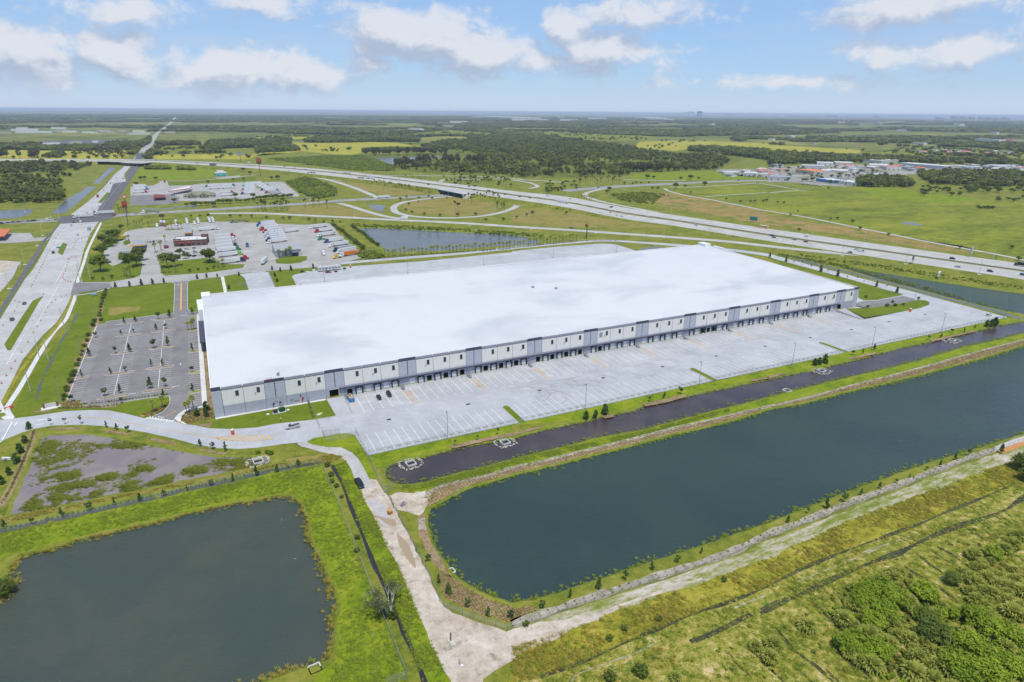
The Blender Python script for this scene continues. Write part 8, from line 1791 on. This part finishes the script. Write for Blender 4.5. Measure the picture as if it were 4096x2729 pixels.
wood('field_woodland',KK(('12',0,385,200,365,330,370,300,420,420,470,200,480,0,490)),2200,9,17,'wood at the left end of the yellow meadow',6)
wood('field_woodland',KK(('12',440,395,500,370,800,350,1200,345,1500,350,1500,390,1200,385,800,395)),3400,10,18,'long wood behind the yellow meadow',7)
wood('field_woodland',KK(('11',1420,410,1800,400,1850,415,1500,420)),700,9,16,'hedge wood beside the straight road',8);wood('field_woodland',KK(('11',1900,420,1950,390,2354,380,2354,440,2000,450)),1400,9,17,'wood right of the green field',9);wood('field_woodland',KK(('11',1830,450,1960,440,2100,445,1950,470)),300,8,14,'small copse in the green field',10)
wood('field_woodland',KK(('11',960,450,1000,410,1300,400,1330,380,1390,350,1380,400,1300,440,1200,455)),1500,9,17,'wood left of the straight road beyond the highway',11);wood('field_woodland',KK(('11',300,440,900,425,960,455,400,460)),900,6,12,'low wood on the far side of the yellow field',12);wood('field_woodland',KK(('11',430,520,580,500,560,530,450,530)),260,8,14,'copse on the yellow field',13)
wood('field_woodland',KK(('11',1320,545,1400,470,1420,480,1380,545)),260,7,13,'narrow wood right of the straight road',14)
wood('brush_thicket',KK(('11',1330,625,1560,628,1560,642,1340,640)),160,6,10,'hedge of bushes on the field before the overpass',15,'brush');wood('brush_thicket',KK(('11',1630,635,1780,632,1790,648,1640,645)),120,6,10,'second hedge of bushes on the field',16,'brush')
wood('field_woodland',KK(('13',1610,470,1650,445,1900,450,2354,480),('14',0,490,500,520,1000,540,1700,560,2354,590,2354,620,1700,590,900,580,300,590,0,600),('13',2354,560,2100,520,1800,500)),5200,9,17,'tree belt behind the shops',17)
wood('field_woodland',KK(('13',1650,540,1850,510,1980,560,1960,590,1700,570)),600,10,18,'brown green wood beside the shops',18)
wood('tree_belt',K('14',820,725,1100,720,1330,760,1330,805,1000,805,820,800),420,7,13,'tree belt between the shops and the paddock',19);wood('tree_belt',K('14',1350,680,1700,670,2354,680,2354,790,1900,800,1500,780),900,8,15,'dense tree belt at the far right of the paddock',20,zr=.9)
wood('dark_wood',K('11',0,600,400,592,840,605,700,650,600,760,500,800,0,800),620,7,14,'dark wood left of the canal',21,thr=.42);wood('dark_wood',K('11',0,840,300,820,600,850,560,930,300,950,0,950),200,6,12,'undergrowth at the near edge of the left wood',22)
# --- everything further out: clumps grow with distance, gaps where fields lie
ring_polys = [KK(('12',0,345,300,330,700,335,720,350,450,355,200,370,0,385)),KK(('12',1180,325,1500,300,1800,275,2200,305,2180,325,1700,330)),KK(('13',0,290,400,285,900,320,1250,330,1400,350,1300,370,900,380,600,360,200,320)),KK(('13',1180,385,1600,375,2354,400),('14',0,410,500,440,900,465,800,495,400,480,0,500),('13',2354,450,1700,440,1500,470,1100,440)),
              KK(('14',1300,440,1700,450,2354,480,2354,540,1800,510,1300,500,1000,490)),KK(('11',170,390,640,368,1220,362,1200,387,900,402,500,407,170,407)),KK(('11',1430,415,1980,405,1960,440,1700,460,1430,465)),KK(('11',0,460,700,470,1230,455,1180,520,1100,545,0,545)),
              KK(('11',1380,520,1500,500,2354,500),('12',0,495,300,490,420,470,700,500,900,505,960,490,1000,440,1200,425,1500,430,1300,395,1000,385,600,395,400,400,330,380,340,410),('11',2354,515,2300,548,1400,545)),KK(('11',1225,545,1345,545,1440,390,1480,310,1580,235,1660,145,1600,145,1510,235,1380,330,1290,440,1250,490)),
              KK(('11',0,335,1300,340,1250,365,0,370))]
rng = np.random.default_rng(77);NF = 90000;lr = rng.uniform(math.log(2150),math.log(17000),NF);Rr_ = np.exp(lr);th = rng.uniform(math.radians(-18),math.radians(71),NF);X = Rr_*np.sin(th);Y = Rr_*np.cos(th)
keep = fb(X*.6,Y,900,5) > .45;keep &= ~((Rr_ < 2600) & (fb(X,Y,300,9) < .55))
for pl in ring_polys: keep &= ~inside_np(pl,X,Y)
for o in list(scene.objects):
 if o.name.startswith('far_building') and o.type == 'EMPTY':
  p = o.location;d_ = np.hypot(X - p.x,Y - p.y);dr = Rr_ - math.hypot(p.x,p.y);D_ = math.hypot(p.x,p.y);keep &= ~((np.abs(X*p.y - Y*p.x)/D_ < 60 + .012*D_) & (dr < 60) & (dr > -.09*D_))
X,Y,Rr_ = X[keep],Y[keep],Rr_[keep];s = np.clip(.0095*Rr_,16,120)*rng.uniform(.6,1.25,len(X));hh = np.clip(10 + .0003*Rr_,9,14)*rng.uniform(.6,1.25,len(X))
scatter('distant_forest','wood',X,Y,np.zeros(len(X)),np.stack([s,s,hh],1),'endless dark woodland on the plain out to the horizon',78)
# scattered trees and bushes over the meadows
rng = np.random.default_rng(5);Xa,Ya,Sa = [],[],[]
for pl in ring_polys[:5] + ring_polys[6:9]:
 x,y = inpoly(pl,260,len(pl));k = fb(x,y,250,3) > .5;Xa.append(x[k]);Ya.append(y[k])
Xa = np.concatenate(Xa);Ya = np.concatenate(Ya);scatter('meadow_scrub','wood',Xa,Ya,np.zeros(len(Xa)),sc(len(Xa),6,14,4,.8),'scattered bushes over the far meadows',6)
# scrub on the near wild ground of the interchange
for nm,pl,n,lo,hi,ky,lb in (('ditch_scrub',KK(('12',880,1140,1500,1165,2354,1215),('13',300,1245,260,1262,0,1250),('12',1800,1205,950,1168)),700,1.2,3.0,'brush','green scrub on the shore of the rear pond'),('ditch_scrub',KK(('12',900,1400,1140,1395,1170,1450,1050,1470,960,1450)),160,2,4.5,'brush','scrub between lorry row and rear pond'),
                         ('paddock_scrub',KK(('13',900,870,1200,850,1400,870,1300,960,1000,930)),500,1.5,4,'brush','scrub on the mounds beyond the highway'),('drive_scrub',KK(('24',100,50,700,165,1300,330,2200,570,2200,555,1300,300,700,140,100,30)),500,.8,1.8,'brush','green scrub between swale and roadside pond'),('drive_scrub',KK(('24',300,60,900,150,1600,260,2354,370,2354,340,1600,225,900,120,300,40)),420,.8,1.9,'brush','planted scrub between roadside pond and highway')):
 x,y = inpoly(pl,n*4,n);x,y = x[:n],y[:n];scatter(nm,ky,x,y,np.zeros(len(x)),sc(len(x),lo,hi,n,.8),lb,n)
# --- near grass
def clearof(X,Y,polys):
 k = np.ones(len(X),bool)
 for p in polys: k &= ~inside_np(p,X,Y)
 return k
WILDR = KK(('43',300,1560,1000,1200,2000,850,2354,700),('34',1200,1190,2354,710,2600,640)) + [(210,60),(120,30)] + K('43',300,1900)
def grass(name,key,poly,n,lo,hi,label,seed,thr=.0,ns=6,zr=1.0):
 X,Y = inpoly(poly,n,seed);k = clearof(X,Y,HOLES)
 if thr: k &= fb(X,Y,ns,seed) + np.random.default_rng(seed + 9).normal(0,.13,len(X)) > thr + .12
 X,Y = X[k],Y[k];scatter(name,key,X,Y,np.full(len(X),.03),sc(len(X),lo,hi,seed,zr),label,seed)
grass('wild_grass','green_tuft',WILDR,16000,.45,1.0,'tufted green grass over the furrowed scrub land',1,.42,9)
grass('wild_grass','olive_tuft',WILDR,9000,.45,1.0,'straw coloured tufts over the furrowed scrub land',2,.52,7)
OL = o2 + o3[::-1]
grass('olive_grass','olive_tuft',OL,9000,.4,.9,'tall olive grass in the band along the outer ditch',3,.33,7)
grass('verge_grass','green_tuft',KK(('32',600,600,990,1560),('42',1390,1530,1450,1650,600,1650,720,1380,780,1150,740,980,780,880,720,660,640,500),('32',500,1250,460,1000,360,880,100,880,0,900,0,720,300,640)),9000,.3,.75,'lush grass between the near pond and the fence',4,.38,8)
grass('verge_grass','green_tuft',KK(('32',720,600,830,560,910,720,980,880,1120,1150,1330,1568),('42',1420,760,1780,1568,1780,1650,1560,1650,1330,1030,1160,600)),6000,.3,.75,'lush grass between the channel and the sandy track',5,.36,6)
grass('verge_grass','olive_tuft',KK(('31',0,1075,800,940,1600,775,2354,625),('32',290,570,700,500,800,520,690,580,400,600,0,670),('31',2354,660,1200,880,0,1140)),7000,.35,.8,'dry grass on the bank between marsh and near pond',6,.40,6)
grass('verge_grass','green_tuft',KK(('31',0,1230,1000,1010,2354,720),('32',600,600,0,880),('31',1700,1010),('41',700,230,0,400)),6000,.3,.7,'lush grass above the near pond',7,.38,8)
grass('shore_grass','green_tuft',KK(('32',1340,785,1700,725,2100,625),('33',0,545,500,435,1200,287,2000,75,2000,110,1200,320,600,465,0,600),('32',2150,680,1700,780,1420,845)),8000,.35,.8,'grass on the berm between the two ponds',8,.36,6)
THK = KK(('44',560,900,850,640,1150,540,1500,680,1530,850,1750,900,2000,900,2320,1080,2354,1300,2300,1650,1250,1650,900,1420,640,1280))
grass('thicket_undergrowth','brush',THK,420,.9,2.6,'mixed leafy undergrowth of the lower right thicket',14,.34,7,.85);source('fan',[SPEC['palmetto'][2][i][1] for i in range(3)]);grass('palmetto_undergrowth','fan',THK,90,.9,1.6,'young fan palms filling the lower right thicket',15);grass('palmetto_undergrowth','fan',KK(('44',1780,560,2000,460,2300,560,2354,900,2200,960,1850,860)),70,.8,1.4,'fan palms filling the right hand clump',16)
grass('scrub_bushes','brush',OUTSCRUB,1500,.35,1.1,'small scattered bushes over the furrowed land',17,.42,12,.8)
for nm,sh,n,key,lb in (('shore_reeds',NL,1300,'olive_tuft','reeds and weeds along the near pond shore'),('shore_reeds',BIG,2000,'green_tuft','weeds along the long pond shore'),('shore_reeds',STRIP,1500,'green_tuft','weeds along the narrow pond shore')):
 rng = np.random.default_rng(n + len(sh));i = rng.integers(0,len(sh),n);A = np.array(sh);B = np.roll(A,-1,0);t = rng.uniform(0,1,(n,1));L_ = np.linalg.norm(B - A,axis=1);pr = L_/L_.sum();i = rng.choice(len(sh),n,p=pr);P = A[i] + (B[i] - A[i])*t + rng.normal(size=(n,2))*1.0
 scatter(nm,key,P[:,0],P[:,1],np.full(n,-.45),sc(n,.5,1.2,n),lb,n)
MP = KK(('31',400,480,560,380,860,400,1050,400,860,460,740,560,500,640,400,630)),KK(('31',380,730,560,670,705,650,690,700,500,740)),KK(('31',450,800,700,740,860,770,700,820,500,830)),KK(('31',200,1000,360,850,600,880,900,830,920,860,600,960,300,1020)),KK(('31',1120,770,1250,740,1310,790,1180,840)),KK(('31',1150,690,1300,610,1400,620,1250,700)),KK(('31',1380,770,1560,690,1560,740,1400,780)),KK(('31',910,700,1040,680,1050,710,920,720)),KK(('31',1980,560,2354,540,2354,600,2100,640)),KK(('31',330,420,420,340,500,380,400,560,310,600)),KK(('31',1030,360,1400,420,1200,440,1030,420)),KK(('31',1700,640,1880,620,1850,660,1720,680))
mx,my = [],[]
for i,pl in enumerate(MP):
 x,y = inpoly(pl,5200,60 + i);x = x + np.random.default_rng(i).normal(0,.9,len(x));y = y + np.random.default_rng(i + 50).normal(0,.9,len(y));k = fb(x,y,4,60 + i) + np.random.default_rng(i + 9).normal(0,.1,len(x)) > .48;mx.append(x[k][:1100]);my.append(y[k][:1100])
x,y = inpoly(MARSH,5000,90);k = fb(x,y,7,91) > .66;mx.append(x[k]);my.append(y[k]);mx = np.concatenate(mx);my = np.concatenate(my)
scatter('marsh_reeds','reed',mx,my,np.full(len(mx),-.32),sc(len(mx),.4,.95,8),'patches of green marsh plants in the shallow basin',9)
def rows_on(poly,step,jit,seed):
 xs = [p[0] for p in poly];ys = [p[1] for p in poly];rng = np.random.default_rng(seed);gx,gy = np.meshgrid(np.arange(min(xs),max(xs),step),np.arange(min(ys),max(ys),step));gx = gx.ravel() + rng.uniform(-jit,jit,gx.size);gy = gy.ravel() + rng.uniform(-jit,jit,gy.size);k = inside_np(poly,gx,gy);return gx[k],gy[k]
bx_,by_ = rows_on(bermU + bermL[::-1],1.1,.2,1);k = clearof(bx_,by_,HOLES);scatter('bed_plants','bed_plant',bx_[k],by_[k],np.full(k.sum(),.05),sc(int(k.sum()),.7,1.2,3),'rows of small dry plants on the mulch slope',11)
PB = KK(('42',1660,560,1790,590,1900,680,2050,770,2200,830,2354,870),('43',30,890,200,870,240,900,0,1010),('42',2310,1010,2100,950,1900,870,1750,800,1700,700));bx_,by_ = rows_on(PB,.8,.12,2);k = clearof(bx_,by_,HOLES);scatter('bed_plants','bed_plant',bx_[k],by_[k],np.full(k.sum(),.06),sc(int(k.sum()),.7,1.1,4),'rows of small dry plants on the planted bank',12)
st = catmull(outl,6);q1,q2 = [],[];acc = 0
for a,b in zip(st[:-1],st[1:]):
 L_ = math.dist(a,b);n = max(1,int(L_/1.9));d = ((b[0] - a[0])/L_,(b[1] - a[1])/L_)
 for j in range(n):
  for off in (-.7,.5): q1.append(a[0] + d[0]*L_*j/n - d[1]*off);q2.append(a[1] + d[1]*L_*j/n + d[0]*off)
scatter('strip_shrubs','brush',np.array(q1),np.array(q2),np.full(len(q1),.05),sc(len(q1),.3,.55,5,1.2),'rows of small grey green shrubs on the stony strip',13)
for nm,a_,lb in (('hedge_shrubs',KK(('31',310,290,260,450,180,640,90,830,0,980)),'low hedge shrubs beside the road strip'),('hedge_shrubs',KK(('31',0,1195,480,1090,1000,975,1800,795),('32',0,675,590,575)),'low shrubs along the planted swale'),('hedge_shrubs',K('31',545,78,700,75,960,62,1100,35),'low dry shrubs below the car park'),('hedge_shrubs',K('21',1030,350,1300,332,1560,305),'low hedge along the rear drive'),('hedge_shrubs',KK(('12',900,1478,1500,1430,2354,1362),('13',700,1296,1000,1300)),'low hedge along the rear perimeter drive'),('hedge_shrubs',K('31',750,40,1000,20,1400,-35,1560,-50),'low hedge at the edge of the car park'),('hedge_shrubs',K('32',470,-10,530,170),'low shrubs along the lawn fence')):
 P_ = catmull(a_,5);q1,q2 = [],[]
 for a,b in zip(P_[:-1],P_[1:]):
  L_ = math.dist(a,b);n = max(1,int(L_/1.0));q1 += [a[0] + (b[0] - a[0])*j/n for j in range(n)];q2 += [a[1] + (b[1] - a[1])*j/n for j in range(n)]
 scatter(nm,'brush',np.array(q1),np.array(q2),np.full(len(q1),.04),sc(len(q1),.6,1.1,5,1.0),lb,14)
for i,pl in enumerate((KK(('31',1670,195,1668,160,1720,112,1860,75,1960,80,1975,165,1850,190,1730,222)),KK(('31',1300,140,1400,95,1550,20,1565,20,1545,60,1480,115,1360,155)),KK(('31',520,70,600,10,735,-2,750,45,960,60,700,82,530,85)))): x,y = inpoly(pl,700,i + 5);scatter('bed_plants','bed_plant',x,y,np.full(len(x),.1),sc(len(x),.6,1.1,5),('small plants in the bed at the warehouse corner','small plants in the bed left of the entrance','small plants in the bed by the entrance sign')[i],20 + i)

# ------------------------------------------------------------------ haze
hz = MB().box((0,0,63.5),(130000,130000,137)).build('haze',[]);hz['kind'] = 'stuff';hz['label'] = 'thin bluish summer haze over the plain'
hm_ = bpy.data.materials.new('haze_air');hm_.use_nodes = True;hn = hm_.node_tree;hn.nodes.clear();pvn = hn.nodes.new('ShaderNodeVolumePrincipled');ho = hn.nodes.new('ShaderNodeOutputMaterial');pvn.inputs['Color'].default_value = (.74,.85,1.0,1);pvn.inputs['Density'].default_value = 5.0e-5;pvn.inputs['Anisotropy'].default_value = 0.0;hn.links.new(pvn.outputs[0],ho.inputs['Volume']);hz.data.materials.append(hm_)

# ------------------------------------------------------------------ labels that count along a row
def screen_u(o):
 c = RW.T @ (np.array(o.location) - np.array([0,0,CAMH]));return c[0]/c[2]
def count_labels(group,template,key):
 L_ = sorted([o for o in scene.objects if o.get('group') == group and o.get('category')],key=key)
 for i,o in enumerate(L_): o['label'] = template.replace('#',ORD[i])
count_labels('traffic drums along the concrete road','orange and white traffic drum, # counted from the front along the roadworks',lambda o: o.location.y)
count_labels('street lamps of the interchange','tall pale highway lamp, # counted from the left around the interchange',screen_u)
count_labels('apartment towers on the coast','pale apartment tower, # from the left along the distant coast',screen_u)
count_labels('pale buildings on the distant plain','small pale flat building, # from the left on the distant wooded plain',screen_u)
count_labels('poles around the truck stops','thin grey pole, # from the left around the truck stops',screen_u)
count_labels('light poles on the lorry apron','light pole, # from the left on the lorry apron',screen_u)
count_labels('vehicles in the shop yards','small parked vehicle, # from the left in the shop yards',screen_u)
count_labels('small shops beyond the paddock','small shop or house, # from the left among the trees beyond the paddock',screen_u)
count_labels('trees between the shop buildings','round tree, # from the left between the nearer shop buildings',screen_u)
count_labels('trees between the far shop buildings','round tree, # from the left between the farther shop buildings',screen_u)
count_labels('bollards in the hatched zone','yellow bollard, # from the left in the hatched dock zone',screen_u)
count_labels('bright bushes in the thicket','bright green leafy bush, # from the left in the lower thicket',screen_u)
count_labels('fan palms in the lower right scrub','low fan palm, # from the left in the lower right scrub',screen_u)
for g_,t_ in (('pines right of the dense group','slender pine, # from the left in the loose group'),('pines inside the loop ramp','slender pine, # from the left inside the loop ramp'),('pines beside the crossing road','slender pine, # from the left in the dense roadside group'),('small pines in the loop','small pine, # from the left at the loop rim'),('free pines in the loop','tall free pine, # from the left in the loop'),('evergreens behind the lake','tall dark evergreen, # from the left behind the far lake'),('right row behind the lake','tall evergreen, # from the left in the right row behind the lake'),
               ('evergreens before the lake','tall dark evergreen, # from the left before the far lake'),('long row right of the lake','tall evergreen, # from the left in the row right of the lake'),('evergreens behind the green paddock','tall dark evergreen, # from the left behind the green paddock'),('trees along the paddock edge','tree, # from the left along the far paddock edge'),('large trees in the paddock corner','large tree, # from the left in the paddock corner'),('bushes at the right end of the paddock','bush, # from the left at the right paddock end'),
               ('thicket beside the far carriageway','tree, # from the left in the thicket beside the highway'),('far interchange grove','tree, # from the left in the far interchange grove'),('pines of the far interchange grove','pine, # from the left in the far interchange grove'),('pines beyond the interchange','pine, # from the left in the stand beyond the interchange'),('wood left of the canal','dark tree, # from the left at the near wood edge'),('cars parked round the diner','parked car, # from the left around the brick diner front')):
 count_labels(g_,t_,screen_u)
